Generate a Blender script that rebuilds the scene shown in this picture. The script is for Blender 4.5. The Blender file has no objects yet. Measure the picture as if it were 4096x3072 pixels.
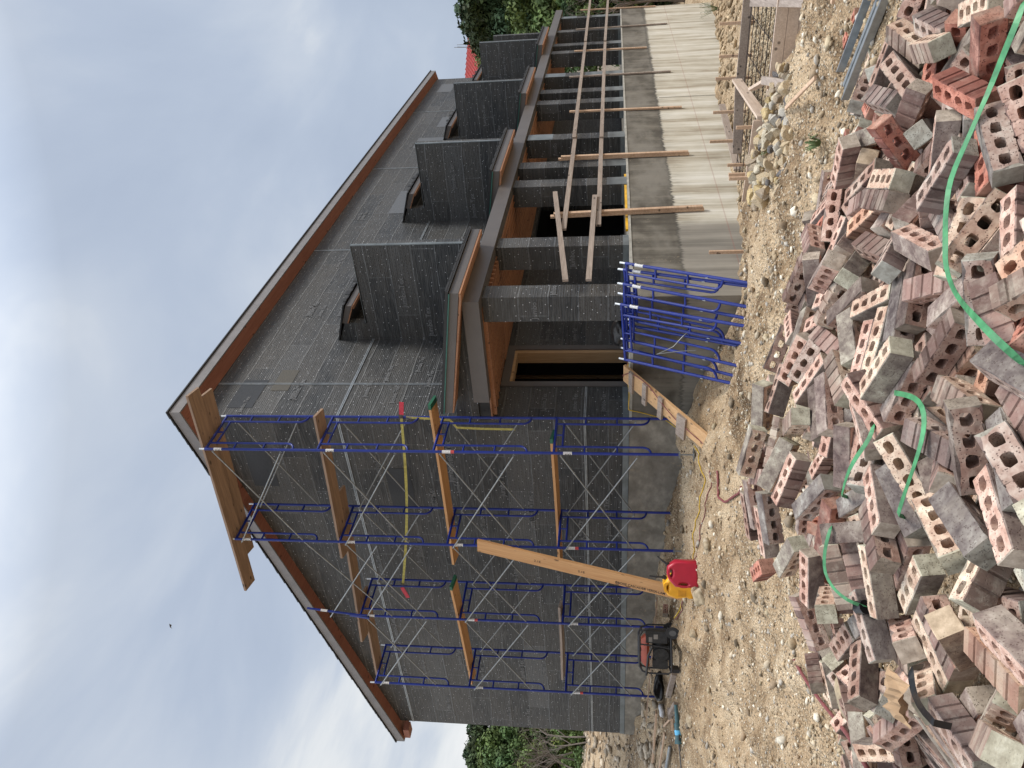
import bpy, bmesh, math, random
import numpy as np
from mathutils import Vector, Matrix, Quaternion, Euler
PI=math.pi
SC=bpy.context.scene; COL=SC.collection
# ---------------------------------------------------------------- camera (the phone was held sideways: up is to the left)
CAM=np.array([-10.734658863827413,-8.229863679482897,0.27143540202360433])
YAW,PIT,ROL,FPX=0.9604974280434349,0.12853969403781373,0.0008632316835627574,3123.915
def _axes():
    f=np.array([math.sin(YAW)*math.cos(PIT),math.cos(YAW)*math.cos(PIT),math.sin(PIT)])
    r=np.array([math.cos(YAW),-math.sin(YAW),0.]); u=np.cross(r,f)
    c,s=math.cos(ROL),math.sin(ROL)
    return c*r+s*u,-s*r+c*u,f
AR,AU,AF=_axes()
cd=bpy.data.cameras.new('camera'); cam=bpy.data.objects.new('camera',cd); COL.objects.link(cam)
cd.sensor_fit='HORIZONTAL'; cd.sensor_width=36; cd.lens=FPX/4096*36; cd.clip_start=.05; cd.clip_end=1500
M=Matrix.Identity(4)
for i in range(3):
    M[i][0]=-AU[i]; M[i][1]=AR[i]; M[i][2]=-AF[i]; M[i][3]=CAM[i]
cam.matrix_world=M; SC.camera=cam
SC.view_settings.view_transform='Standard'; SC.view_settings.look='None'
SC.view_settings.exposure=0.0; SC.view_settings.gamma=1; SC.view_settings.use_curve_mapping=False
SC.render.resolution_x=1024; SC.render.resolution_y=768
SC.cycles.max_bounces=6; SC.cycles.diffuse_bounces=3; SC.cycles.glossy_bounces=3; SC.cycles.transmission_bounces=2
# ---------------------------------------------------------------- sun and overcast sky
SUN_EL,SUN_AZ=math.radians(52),math.radians(155)   # azimuth clockwise from +Y
sd=bpy.data.lights.new('sun','SUN'); sd.energy=3.0; sd.angle=math.radians(16); sd.color=(1,.95,.88)
so=bpy.data.objects.new('sun',sd); COL.objects.link(so)
sdir=Vector((math.sin(SUN_AZ)*math.cos(SUN_EL),math.cos(SUN_AZ)*math.cos(SUN_EL),math.sin(SUN_EL)))
so.rotation_euler=sdir.to_track_quat('Z','Y').to_euler(); so.location=sdir*60
W=bpy.data.worlds.new('World'); SC.world=W; W.use_nodes=True
class NT:
    """short-hand for node trees"""
    def __init__(s,nt): s.nt=nt; s.nt.nodes.clear()
    def n(s,t,**k):
        nd=s.nt.nodes.new(t)
        ins=k.pop('i',{})
        for a,b in k.items(): setattr(nd,a,b)
        for a,b in ins.items():
            if isinstance(b,bpy.types.NodeSocket): s.nt.links.new(b,nd.inputs[a])
            else: nd.inputs[a].default_value=b
        return nd
    def m(s,op,a,b=0.,c=None,clamp=False):
        nd=s.nt.nodes.new('ShaderNodeMath'); nd.operation=op; nd.use_clamp=clamp
        for i,v in enumerate([a,b]+([c] if c is not None else [])):
            if isinstance(v,bpy.types.NodeSocket): s.nt.links.new(v,nd.inputs[i])
            else: nd.inputs[i].default_value=v
        return nd.outputs[0]
    def mix(s,f,a,b,mode='MIX'):
        nd=s.nt.nodes.new('ShaderNodeMix'); nd.data_type='RGBA'; nd.blend_type=mode
        for i,v in ((0,f),(6,a),(7,b)):
            if isinstance(v,bpy.types.NodeSocket): s.nt.links.new(v,nd.inputs[i])
            else: nd.inputs[i].default_value=v if i==0 else (*v,1) if len(v)==3 else v
        return nd.outputs[2]
    def noise(s,vec,scale,detail=4,rough=.55,dist=0):
        nd=s.n('ShaderNodeTexNoise',i={'Scale':scale,'Detail':detail,'Roughness':rough,'Distortion':dist})
        s.nt.links.new(vec,nd.inputs['Vector']); return nd.outputs['Fac']
    def ramp(s,f,stops,interp='LINEAR'):
        nd=s.nt.nodes.new('ShaderNodeValToRGB'); nd.color_ramp.interpolation=interp
        e=nd.color_ramp.elements
        while len(e)<len(stops): e.new(.5)
        for k,(p,c) in enumerate(stops):
            e[k].position=p; e[k].color=(*c,1) if not isinstance(c,(int,float)) else (c,c,c,1)
        s.nt.links.new(f,nd.inputs[0]); return nd.outputs[0]
    def map(s,vec,sc=(1,1,1),loc=(0,0,0),rot=(0,0,0)):
        nd=s.n('ShaderNodeMapping',i={'Scale':sc,'Location':loc,'Rotation':rot}); s.nt.links.new(vec,nd.inputs['Vector']); return nd.outputs[0]
    def xyz(s,vec):
        nd=s.n('ShaderNodeSeparateXYZ'); s.nt.links.new(vec,nd.inputs[0]); return nd.outputs
    def cxyz(s,x,y,z):
        nd=s.nt.nodes.new('ShaderNodeCombineXYZ')
        for i,v in enumerate((x,y,z)):
            if isinstance(v,bpy.types.NodeSocket): s.nt.links.new(v,nd.inputs[i])
            else: nd.inputs[i].default_value=v
        return nd.outputs[0]
t=NT(W.node_tree)
tc=t.n('ShaderNodeTexCoord').outputs['Generated']
sx,sy,sz=t.xyz(tc)
sky=t.n('ShaderNodeTexSky',sky_type='NISHITA',sun_disc=False,sun_elevation=SUN_EL,sun_rotation=SUN_AZ,air_density=1.5,dust_density=3)
den=t.m('ADD',t.m('MAXIMUM',sz,0.0),.22)
pl_=t.cxyz(t.m('DIVIDE',sx,den),t.m('DIVIDE',sy,den),0)
n1=t.noise(t.map(pl_,(1.0,2.0,1),loc=(3.1,.7,0),rot=(0,0,.9)),1.25,6,.52,.35)
n2=t.noise(t.map(pl_,(.35,.6,1),loc=(7.3,2.2,0)),1.0,2,.5)
cl=t.m('ADD',t.m('MULTIPLY',n1,.85),t.m('MULTIPLY',n2,.35))
low=t.m('SUBTRACT',1,t.m('MULTIPLY',sz,1.9),clamp=True)
# brighter cloud low on the left (over +Y), bluer to the right
az=t.m('SUBTRACT',t.m('MULTIPLY',sy,.75),t.m('MULTIPLY',sx,.5))
cl=t.m('ADD',cl,t.m('MULTIPLY',t.m('MULTIPLY',low,az),.72))
clr=t.ramp(cl,[(.34,(.445,.52,.655)),(.48,(.505,.58,.71)),(.60,(.60,.665,.77)),(.72,(.83,.86,.89)),(.86,(1.0,1.0,1.0))])
up=t.m('ADD',1,t.m('MULTIPLY',t.m('POWER',t.m('MULTIPLY',t.m('SUBTRACT',sz,.60,clamp=True),2.5,clamp=True),1.0),2.3))   # overcast zenith, above the frame, is brighter
skyc=t.mix(1.0,sky.outputs[0],(.10,.10,.10),'MULTIPLY')
base=t.mix(.90,skyc,clr)
fin=t.n('ShaderNodeVectorMath',operation='SCALE'); t.nt.links.new(base,fin.inputs[0]); t.nt.links.new(up,fin.inputs['Scale'])
bg=t.n('ShaderNodeBackground',i={'Strength':1.0}); t.nt.links.new(fin.outputs[0],bg.inputs[0])
wo=t.n('ShaderNodeOutputWorld'); t.nt.links.new(bg.outputs[0],wo.inputs[0])

# ---------------------------------------------------------------- mesh helpers
def tag(o,label=None,cat=None,group=None,kind=None):
    if label: o['label']=label
    if cat: o['category']=cat
    if group: o['group']=group
    if kind: o['kind']=kind
    return o
def empty(name,loc=(0,0,0),label=None,cat=None,group=None):
    o=bpy.data.objects.new(name,None); COL.objects.link(o); o.location=loc; o.empty_display_size=.1
    return tag(o,label,cat,group)
def copy_tree(o,parent=None):
    c=o.copy(); COL.objects.link(c); c.parent=parent
    if parent is not None: c.matrix_parent_inverse=o.matrix_parent_inverse.copy()
    for ch in list(o.children): copy_tree(ch,c)
    return c
class MB:
    def __init__(s): s.v=[]; s.f=[]; s.mi=[]; s.sm=[]
    def add(s,vs,fs,mi=0,smooth=False):
        b=len(s.v); s.v+= [tuple(map(float,p)) for p in vs]
        for f in fs: s.f.append(tuple(b+i for i in f)); s.mi.append(mi); s.sm.append(smooth)
        return s
    def box(s,a,b,mi=0):
        (x0,y0,z0),(x1,y1,z1)=a,b
        return s.add([(x0,y0,z0),(x1,y0,z0),(x1,y1,z0),(x0,y1,z0),(x0,y0,z1),(x1,y0,z1),(x1,y1,z1),(x0,y1,z1)],
            [(3,2,1,0),(4,5,6,7),(0,1,5,4),(1,2,6,5),(2,3,7,6),(3,0,4,7)],mi)
    def beam(s,p,q,w,h,up=(0,0,1),mi=0,ch=0.0):
        """bar from p to q, w across, h along 'up'"""
        p=Vector(p);q=Vector(q);d=(q-p).normalized();u=Vector(up)
        r=d.cross(u).normalized();u=r.cross(d).normalized()
        c=ch
        prof=[(-w/2+c,-h/2),(w/2-c,-h/2),(w/2,-h/2+c),(w/2,h/2-c),(w/2-c,h/2),(-w/2+c,h/2),(-w/2,h/2-c),(-w/2,-h/2+c)] if c else [(-w/2,-h/2),(w/2,-h/2),(w/2,h/2),(-w/2,h/2)]
        n=len(prof); vs=[p+r*a+u*b for a,b in prof]+[q+r*a+u*b for a,b in prof]
        return s.add(vs,[tuple(range(n))[::-1],tuple(range(n,2*n))]+[(i,(i+1)%n,n+(i+1)%n,n+i) for i in range(n)],mi)
    def tube(s,pts,r,n=8,mi=0,caps=True):
        pts=[Vector(p) for p in pts]; k=len(pts); rs=r if isinstance(r,(list,tuple)) else [r]*k
        vs=[];pu=None
        for i,p in enumerate(pts):
            d=(pts[min(i+1,k-1)]-pts[max(i-1,0)]).normalized()
            if pu is None:
                pu=Vector((0,0,1)) if abs(d.z)<.9 else Vector((1,0,0))
            x=d.cross(pu)
            if x.length<1e-4: x=d.cross(Vector((0,1,0)))
            x.normalize(); y=x.cross(d).normalized(); pu=y
            for j in range(n):
                a=2*PI*j/n; vs.append(p+(x*math.cos(a)+y*math.sin(a))*rs[i])
        fs=[(i*n+j,i*n+(j+1)%n,(i+1)*n+(j+1)%n,(i+1)*n+j) for i in range(k-1) for j in range(n)]
        s.add(vs,fs,mi,True)
        if caps: s.add([vs[j] for j in range(n)],[tuple(range(n))[::-1]],mi); s.add([vs[(k-1)*n+j] for j in range(n)],[tuple(range(n))],mi)
        return s
    def prism(s,poly,d,mi=0):
        """extrude a 3D polygon by vector d"""
        d=Vector(d);P=[Vector(p) for p in poly];n=len(P)
        return s.add(P+[p+d for p in P],[tuple(range(n))[::-1],tuple(range(n,2*n))]+[(i,(i+1)%n,n+(i+1)%n,n+i) for i in range(n)],mi)
    def ribbon(s,pts,w,side,mi=0,th=.0015):
        P=[Vector(p) for p in pts];vs=[];k=len(P)
        for i,p in enumerate(P):
            d=(P[min(i+1,k-1)]-P[max(i-1,0)]).normalized(); sd_=side[i] if isinstance(side,list) else side
            x=Vector(sd_); x=(x-d*x.dot(d)).normalized(); nn=d.cross(x)*th
            vs+=[p-x*w/2,p+x*w/2,p+x*w/2+nn,p-x*w/2+nn]
        fs=[]
        for i in range(k-1):
            for j in range(4): fs.append((i*4+j,i*4+(j+1)%4,(i+1)*4+(j+1)%4,(i+1)*4+j))
        return s.add(vs,fs,mi,False)
    def build(s,name,mats,parent=None,org=None,col=None):
        if not isinstance(mats,(list,tuple)): mats=[mats]
        me=bpy.data.meshes.new(name); v=np.array(s.v,float)
        if org is None: org=np.array(parent.location) if parent is not None and parent.type=='EMPTY' else np.zeros(3)
        org=np.array(org,float)
        if parent is not None and parent.parent is not None: org=np.array(parent.location)+np.array(parent.parent.location)
        me.from_pydata((v-org).tolist(),[],s.f)
        for m_ in mats: me.materials.append(m_)
        me.polygons.foreach_set('material_index',s.mi); me.polygons.foreach_set('use_smooth',s.sm)
        me.update()
        o=bpy.data.objects.new(name,me); COL.objects.link(o)
        if parent is not None: o.parent=parent
        return o
def recalc(o):
    bm=bmesh.new(); bm.from_mesh(o.data); bmesh.ops.recalc_face_normals(bm,faces=bm.faces); bm.to_mesh(o.data); bm.free(); return o
def thing_mesh(mb,name,mats,label,cat,group=None,org=None,kind=None):
    """a thing that is one mesh; origin at its base"""
    if org is None:
        v=np.array(mb.v); org=(v[:,0].mean(),v[:,1].mean(),v[:,2].min())
    me_o=mb.build(name,mats,None,org); me_o.location=org
    return tag(me_o,label,cat,group,kind)
_tx={}
def text_tris(body,bold=0.0):
    if (body,bold) in _tx: return _tx[(body,bold)]
    cu=bpy.data.curves.new('lettering_curve','FONT'); cu.body=body; cu.size=1; cu.offset=bold; cu.resolution_u=2
    o=bpy.data.objects.new('lettering_tmp',cu); COL.objects.link(o)
    dg=bpy.context.evaluated_depsgraph_get(); me=o.evaluated_get(dg).to_mesh()
    vs=[tuple(v.co) for v in me.vertices]; fs=[tuple(p.vertices) for p in me.polygons]
    bpy.data.objects.remove(o); bpy.data.curves.remove(cu)
    _tx[(body,bold)]=(vs,fs); return vs,fs
def letter(mb,body,size,org,u,v,mi=0,bold=0.0,sx=1.0):
    vs,fs=text_tris(body,bold); org=Vector(org);u=Vector(u).normalized();v=Vector(v).normalized()
    mb.add([org+u*(p[0]*size*sx)+v*(p[1]*size) for p in vs],fs,mi)
# ---------------------------------------------------------------- materials
def mat(name):
    m=bpy.data.materials.new(name); m.use_nodes=True; t=NT(m.node_tree)
    p=t.n('ShaderNodeBsdfPrincipled'); o=t.n('ShaderNodeOutputMaterial'); t.nt.links.new(p.outputs[0],o.inputs[0])
    t.p=p; t.lk=lambda a,b:t.nt.links.new(a,p.inputs[b]); t.mat=m
    return m,t
def bump(t,h,strength=.4,dist=.01,nrm=None):
    b=t.n('ShaderNodeBump',i={'Strength':strength,'Distance':dist}); t.nt.links.new(h,b.inputs['Height'])
    if nrm is not None: t.nt.links.new(nrm,b.inputs['Normal'])
    t.nt.links.new(b.outputs[0],t.p.inputs['Normal']); return b.outputs[0]
def simple(name,c,rough=.6,metal=0.,var=.25,scale=8,bmp=.0,spec=.5,bs=60):
    m,t=mat(name); tc=t.n('ShaderNodeTexCoord').outputs['Object']
    n=t.noise(tc,scale,5,.6)
    lo=tuple(x*(1-var) for x in c); hi=tuple(min(1,x*(1+var)) for x in c)
    t.lk(t.ramp(n,[(.3,lo),(.7,hi)]),'Base Color')
    t.p.inputs['Roughness'].default_value=rough; t.p.inputs['Metallic'].default_value=metal; t.p.inputs['Specular IOR Level'].default_value=spec
    if bmp: bump(t,t.noise(tc,bs,3,.6),bmp,.005)
    return m
def wood(name,c1,c2,axis=0,scale=1.0,rough=.7,knots=True):
    """grain runs along the object's local axis given"""
    m,t=mat(name); tc=t.n('ShaderNodeTexCoord').outputs['Object']
    sc=[14,14,14]; sc[axis]=.9
    g=t.noise(t.map(tc,tuple(x*scale for x in sc)),2.2,6,.62,.6)
    big=t.noise(t.map(tc,tuple(.12*x for x in sc)),2.0,3,.5)
    k=t.m('ADD',t.m('MULTIPLY',g,.65),t.m('MULTIPLY',big,.35))
    col=t.ramp(k,[(.34,c1),(.52,tuple((a+b)/2 for a,b in zip(c1,c2))),(.68,c2)])
    if knots:
        sc2=[5,5,5]; sc2[axis]=2.2
        vo=t.n('ShaderNodeTexVoronoi',feature='F1',i={'Scale':1.3}); t.nt.links.new(t.map(tc,tuple(sc2)),vo.inputs['Vector'])
        kn=t.ramp(vo.outputs['Distance'],[(.0,1.),(.10,.9),(.16,0.)])
        col=t.mix(kn,col,tuple(x*.35 for x in c1))
    t.lk(col,'Base Color'); t.p.inputs['Roughness'].default_value=rough
    bump(t,g,.25,.004); return m
def membrane():
    m,t=mat('building_paper'); tc=t.n('ShaderNodeTexCoord').outputs['Object']
    x,y,z=t.xyz(tc); u=t.m('ADD',x,y)
    wob=t.noise(t.map(tc,(.8,.8,.3)),1.0,3,.5)
    zz=t.m('ADD',z,t.m('MULTIPLY',t.m('SUBTRACT',wob,.5),.10))
    c=t.m('DIVIDE',t.m('ADD',zz,10.),.47); ci=t.m('FLOOR',c); cf=t.m('FRACT',c)
    ui=t.m('FLOOR',t.m('ADD',t.m('DIVIDE',u,2.3),t.m('MULTIPLY',ci,.37)))
    uf=t.m('FRACT',t.m('ADD',t.m('DIVIDE',u,2.3),t.m('MULTIPLY',ci,.37)))
    wn=t.n('ShaderNodeTexWhiteNoise',noise_dimensions='2D'); t.nt.links.new(t.cxyz(ci,ui,0),wn.inputs['Vector'])
    wn2=t.n('ShaderNodeTexWhiteNoise',noise_dimensions='1D'); t.nt.links.new(ci,wn2.inputs['W'])
    tone=t.m('ADD',t.m('MULTIPLY',wn.outputs['Value'],.5),t.m('MULTIPLY',wn2.outputs['Value'],.5))
    # creased, dimpled paper
    d1=t.noise(t.map(tc,(1.1,1.1,15)),2.2,5,.72,.5)
    d2=t.noise(t.map(tc,(24,24,7)),4.5,3,.7)
    rib=t.n('ShaderNodeTexWave',wave_type='BANDS',bands_direction='Z',i={'Scale':8.5,'Distortion':2.2,'Detail':2.,'Detail Scale':1.5}); t.nt.links.new(tc,rib.inputs['Vector']); rib=rib.outputs['Fac']
    dirt=t.noise(t.map(tc,(.7,.7,1.6)),1.6,5,.6)
    col=t.ramp(tone,[(.12,(.013,.0155,.018)),(.40,(.026,.0285,.0305)),(.65,(.045,.044,.041)),(.92,(.078,.083,.087))])
    col=t.mix(t.m('MULTIPLY',t.ramp(d1,[(.45,0.),(.68,1.)]),.62),col,(.125,.13,.132))
    col=t.mix(t.m('MULTIPLY',t.ramp(dirt,[(.45,0.),(.75,1.)]),.40),col,(.095,.088,.078))
    col=t.mix(t.m('MULTIPLY',t.m('MULTIPLY',rib,t.ramp(wn2.outputs['Value'],[(.2,.1),(.8,1.)])),.10),col,(.11,.115,.12))
    # lap edges
    lap=t.ramp(cf,[(.0,1.),(.025,.5),(.05,0.),(.97,0.),(1.,.8)])
    lap2=t.ramp(uf,[(.0,1.),(.008,.4),(.016,0.)])
    n3=t.noise(t.map(tc,(6,6,6)),2,3,.6)
    lp=t.m('MULTIPLY',t.m('MAXIMUM',lap,lap2),t.ramp(n3,[(.35,.15),(.6,.75)]))
    col=t.mix(t.m('MULTIPLY',lp,.6),col,(.24,.255,.265))
    # fine white speckle of the print and the staples
    vo=t.n('ShaderNodeTexVoronoi',feature='F1',voronoi_dimensions='2D',i={'Scale':5.6,'Randomness':.95}); t.nt.links.new(t.cxyz(u,z,0),vo.inputs['Vector'])
    st=t.ramp(vo.outputs['Distance'],[(.0,1.),(.030,1.),(.05,0.)])
    col=t.mix(t.m('MULTIPLY',st,1.),col,(.62,.64,.67))
    vo2=t.n('ShaderNodeTexVoronoi',feature='F1',voronoi_dimensions='2D',i={'Scale':13.,'Randomness':.25}); t.nt.links.new(t.cxyz(t.m('ADD',u,t.m('MULTIPLY',z,.4)),z,0),vo2.inputs['Vector'])
    dm=t.m('MULTIPLY',t.ramp(vo2.outputs['Distance'],[(.0,1.),(.12,.8),(.2,0.)]),t.ramp(wn.outputs['Value'],[(.35,0.),(.5,.6)]))
    col=t.mix(dm,col,(.022,.024,.027))
    t.lk(col,'Base Color'); t.lk(t.ramp(d2,[(.3,.40),(.7,.62)]),'Roughness'); t.p.inputs['Specular IOR Level'].default_value=.5
    h=t.m('ADD',t.m('ADD',t.m('MULTIPLY',d1,.8),t.m('ADD',t.m('MULTIPLY',rib,.14),t.m('MULTIPLY',d2,.4))),t.m('MULTIPLY',t.m('ADD',lap,dm),.5))
    bump(t,h,.8,.018); return m
def concrete_left():
    m,t=mat('weathered_concrete'); tc=t.n('ShaderNodeTexCoord').outputs['Object']; x,y,z=t.xyz(tc)
    n=t.noise(t.map(tc,(1,1,1)),1.1,6,.6,.4); n2=t.noise(t.map(tc,(1,1,1.6)),3.5,6,.6)
    k=t.m('ADD',t.m('MULTIPLY',n,.5),t.m('MULTIPLY',n2,.5))
    col=t.ramp(k,[(.36,(.13,.115,.095)),(.5,(.20,.182,.152)),(.62,(.31,.285,.24))])
    # lighter lift in the lower part near the porch
    lo=t.m('MULTIPLY',t.ramp(t.m('ADD',z,t.m('MULTIPLY',t.noise(t.map(tc,(9,9,1)),2,3,.6),.10)),[(0,0.),(1,0.)]),0.)
    sp=t.noise(tc,16,5,.72); patch=t.noise(t.map(tc,(1,1,1),loc=(4,2,9)),1.3,3,.5)
    s=t.m('MULTIPLY',t.ramp(sp,[(.58,0.),(.64,1.)]),t.ramp(patch,[(.5,0.),(.62,1.)]))
    col=t.mix(t.m('MULTIPLY',s,.75),col,(.30,.235,.165))
    pan=t.m('FRACT',t.m('DIVIDE',t.m('ADD',y,10.2),1.22)); ln=t.ramp(pan,[(0,1.),(.006,.7),(.012,0.)])
    col=t.mix(t.m('MULTIPLY',ln,.18),col,(.2,.19,.17))
    t.lk(col,'Base Color'); t.p.inputs['Roughness'].default_value=.85
    bump(t,t.m('ADD',sp,n2),.35,.01); return m
def concrete_porch():
    m,t=mat('formed_concrete'); tc=t.n('ShaderNodeTexCoord').outputs['Object']; x,y,z=t.xyz(tc); u=t.m('SUBTRACT',x,y)
    st=t.noise(t.map(tc,(2.2,2.2,.10)),2.0,5,.68,.1); stf=t.noise(t.map(tc,(14,14,.6)),2.0,4,.7)       # vertical streaks
    st2=t.noise(t.map(tc,(1.3,1.3,.12)),2.0,4,.6)
    n=t.noise(tc,1.7,6,.6,.3)
    fine=t.noise(tc,22,5,.7)
    edge=t.noise(t.map(tc,(16,16,.5)),2.,5,.75)
    e2=t.noise(t.map(tc,(.8,.8,.8)),1.,2,.5)
    zc=t.m('ADD',z,t.m('ADD',t.m('MULTIPLY',t.m('SUBTRACT',edge,.5),.30),t.m('MULTIPLY',t.m('SUBTRACT',e2,.5),.16)))
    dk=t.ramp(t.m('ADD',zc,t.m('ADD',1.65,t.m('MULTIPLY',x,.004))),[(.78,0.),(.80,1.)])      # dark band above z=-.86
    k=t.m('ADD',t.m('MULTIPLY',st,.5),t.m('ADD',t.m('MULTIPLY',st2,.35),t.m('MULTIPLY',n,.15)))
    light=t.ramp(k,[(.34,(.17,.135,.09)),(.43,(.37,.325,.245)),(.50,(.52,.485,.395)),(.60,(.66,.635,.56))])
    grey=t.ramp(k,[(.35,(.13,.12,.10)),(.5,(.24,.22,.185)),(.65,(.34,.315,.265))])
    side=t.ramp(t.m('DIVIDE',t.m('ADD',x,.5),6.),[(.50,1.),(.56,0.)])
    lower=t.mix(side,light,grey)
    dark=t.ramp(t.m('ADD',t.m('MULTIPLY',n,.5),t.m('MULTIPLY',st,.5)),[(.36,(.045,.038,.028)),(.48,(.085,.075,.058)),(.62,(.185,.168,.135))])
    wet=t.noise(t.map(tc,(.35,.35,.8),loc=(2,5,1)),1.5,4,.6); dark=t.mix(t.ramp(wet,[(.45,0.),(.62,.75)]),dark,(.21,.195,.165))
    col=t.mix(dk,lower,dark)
    drip=t.m('MULTIPLY',t.ramp(st,[(.56,0.),(.62,1.)]),t.ramp(zc,[(0,0.),(1,0.)]))
    # joints between form panels
    pan=t.m('FRACT',t.m('DIVIDE',t.m('ADD',u,t.m('MULTIPLY',st2,.5)),.61)); ln=t.ramp(pan,[(0,1.),(.02,.8),(.04,0.)])
    dr=t.m('MULTIPLY',t.ramp(stf,[(.50,0.),(.58,1.)]),t.ramp(t.m('ADD',zc,1.32),[(.0,0.),(.12,.15),(.46,1.),(.462,0.)]))
    col=t.mix(t.m('MULTIPLY',dr,.6),col,(.16,.15,.125))
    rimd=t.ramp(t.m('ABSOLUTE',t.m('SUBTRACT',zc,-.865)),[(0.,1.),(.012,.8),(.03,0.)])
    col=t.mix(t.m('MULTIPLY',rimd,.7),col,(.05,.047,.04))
    col=t.mix(t.m('MULTIPLY',t.m('MULTIPLY',ln,t.ramp(st2,[(.45,0.),(.55,1.)])),.30),col,(.14,.13,.11))
    s=t.m('MULTIPLY',t.ramp(fine,[(.60,0.),(.66,1.)]),t.ramp(t.noise(t.map(tc,(1,1,1),loc=(3,8,1)),1.6,3,.5),[(.52,0.),(.60,1.)]))
    col=t.mix(t.m('MULTIPLY',t.m('MULTIPLY',s,dk),.7),col,(.30,.24,.17))
    rl=t.ramp(t.m('ABSOLUTE',t.m('ADD',z,1.75)),[(0.,1.),(.008,.8),(.014,0.)])
    col=t.mix(t.m('MULTIPLY',rl,.35),col,(.28,.10,.07))
    t.lk(col,'Base Color'); t.p.inputs['Roughness'].default_value=.82
    bump(t,t.m('ADD',t.m('MULTIPLY',st,.7),t.m('MULTIPLY',fine,.4)),.35,.012); return m
def earth():
    m,t=mat('gravelly_earth'); tc=t.n('ShaderNodeTexCoord').outputs['Object']
    a=t.noise(tc,.55,5,.6,.4); b=t.noise(tc,3.2,6,.65,.2); c=t.noise(tc,38,4,.7)
    vo=t.n('ShaderNodeTexVoronoi',feature='F1',i={'Scale':34.,'Randomness':1.}); t.nt.links.new(tc,vo.inputs['Vector'])
    vb=t.n('ShaderNodeTexVoronoi',feature='F1',i={'Scale':85.,'Randomness':1.}); t.nt.links.new(tc,vb.inputs['Vector'])
    k=t.m('ADD',t.m('MULTIPLY',a,.58),t.m('MULTIPLY',b,.44))
    col=t.ramp(k,[(.37,(.12,.078,.045)),(.44,(.26,.18,.108)),(.51,(.42,.308,.195)),(.61,(.58,.455,.31))])
    g=t.xyz(vo.outputs['Color'])[0]; peb=t.ramp(g,[(0,(.16,.12,.08)),(.35,(.40,.31,.20)),(.7,(.58,.485,.345)),(1,(.75,.68,.56))])
    col=t.mix(t.m('MULTIPLY',t.ramp(vo.outputs['Distance'],[(.25,1.),(.5,0.)]),.55),col,peb)
    g2=t.xyz(vb.outputs['Color'])[1]; col=t.mix(.38,col,t.mix(1.,t.ramp(g2,[(0,(.35,.33,.3)),(1,(1.6,1.55,1.45))]),col,'MULTIPLY'))
    t.lk(col,'Base Color'); t.p.inputs['Roughness'].default_value=.95; t.p.inputs['Specular IOR Level'].default_value=.15
    h=t.m('SUBTRACT',t.m('ADD',t.m('MULTIPLY',b,1.2),t.m('MULTIPLY',c,.35)),t.m('ADD',t.m('MULTIPLY',vo.outputs['Distance'],.55),t.m('MULTIPLY',vb.outputs['Distance'],.2)))
    bump(t,h,1.0,.045); return m
def stone():
    m,t=mat('field_stone'); tc=t.n('ShaderNodeTexCoord').outputs['Object']
    at=t.n('ShaderNodeAttribute',attribute_name='Col'); 
    n=t.noise(tc,22,5,.65); col=t.mix(1.,at.outputs['Color'],t.ramp(n,[(.3,.6),(.7,1.15)]),'MULTIPLY')
    t.lk(col,'Base Color'); t.p.inputs['Roughness'].default_value=.9; t.p.inputs['Specular IOR Level'].default_value=.2
    bump(t,t.noise(tc,60,3,.6),.4,.004); return m
def rockm():
    m,t=mat('limestone_rock'); tc=t.n('ShaderNodeTexCoord').outputs['Object']
    oi=t.n('ShaderNodeObjectInfo'); n=t.noise(tc,9,6,.65,.3)
    w=t.noise(tc,5,4,.6); 
    col=t.mix(1.,oi.outputs['Color'],t.ramp(n,[(.3,.45),(.5,.9),(.7,1.3)]),'MULTIPLY')
    col=t.mix(t.m('MULTIPLY',t.ramp(w,[(.55,0.),(.65,1.)]),.5),col,(.5,.47,.4))
    t.lk(col,'Base Color'); t.p.inputs['Roughness'].default_value=.9; bump(t,n,.7,.02); return m
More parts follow.
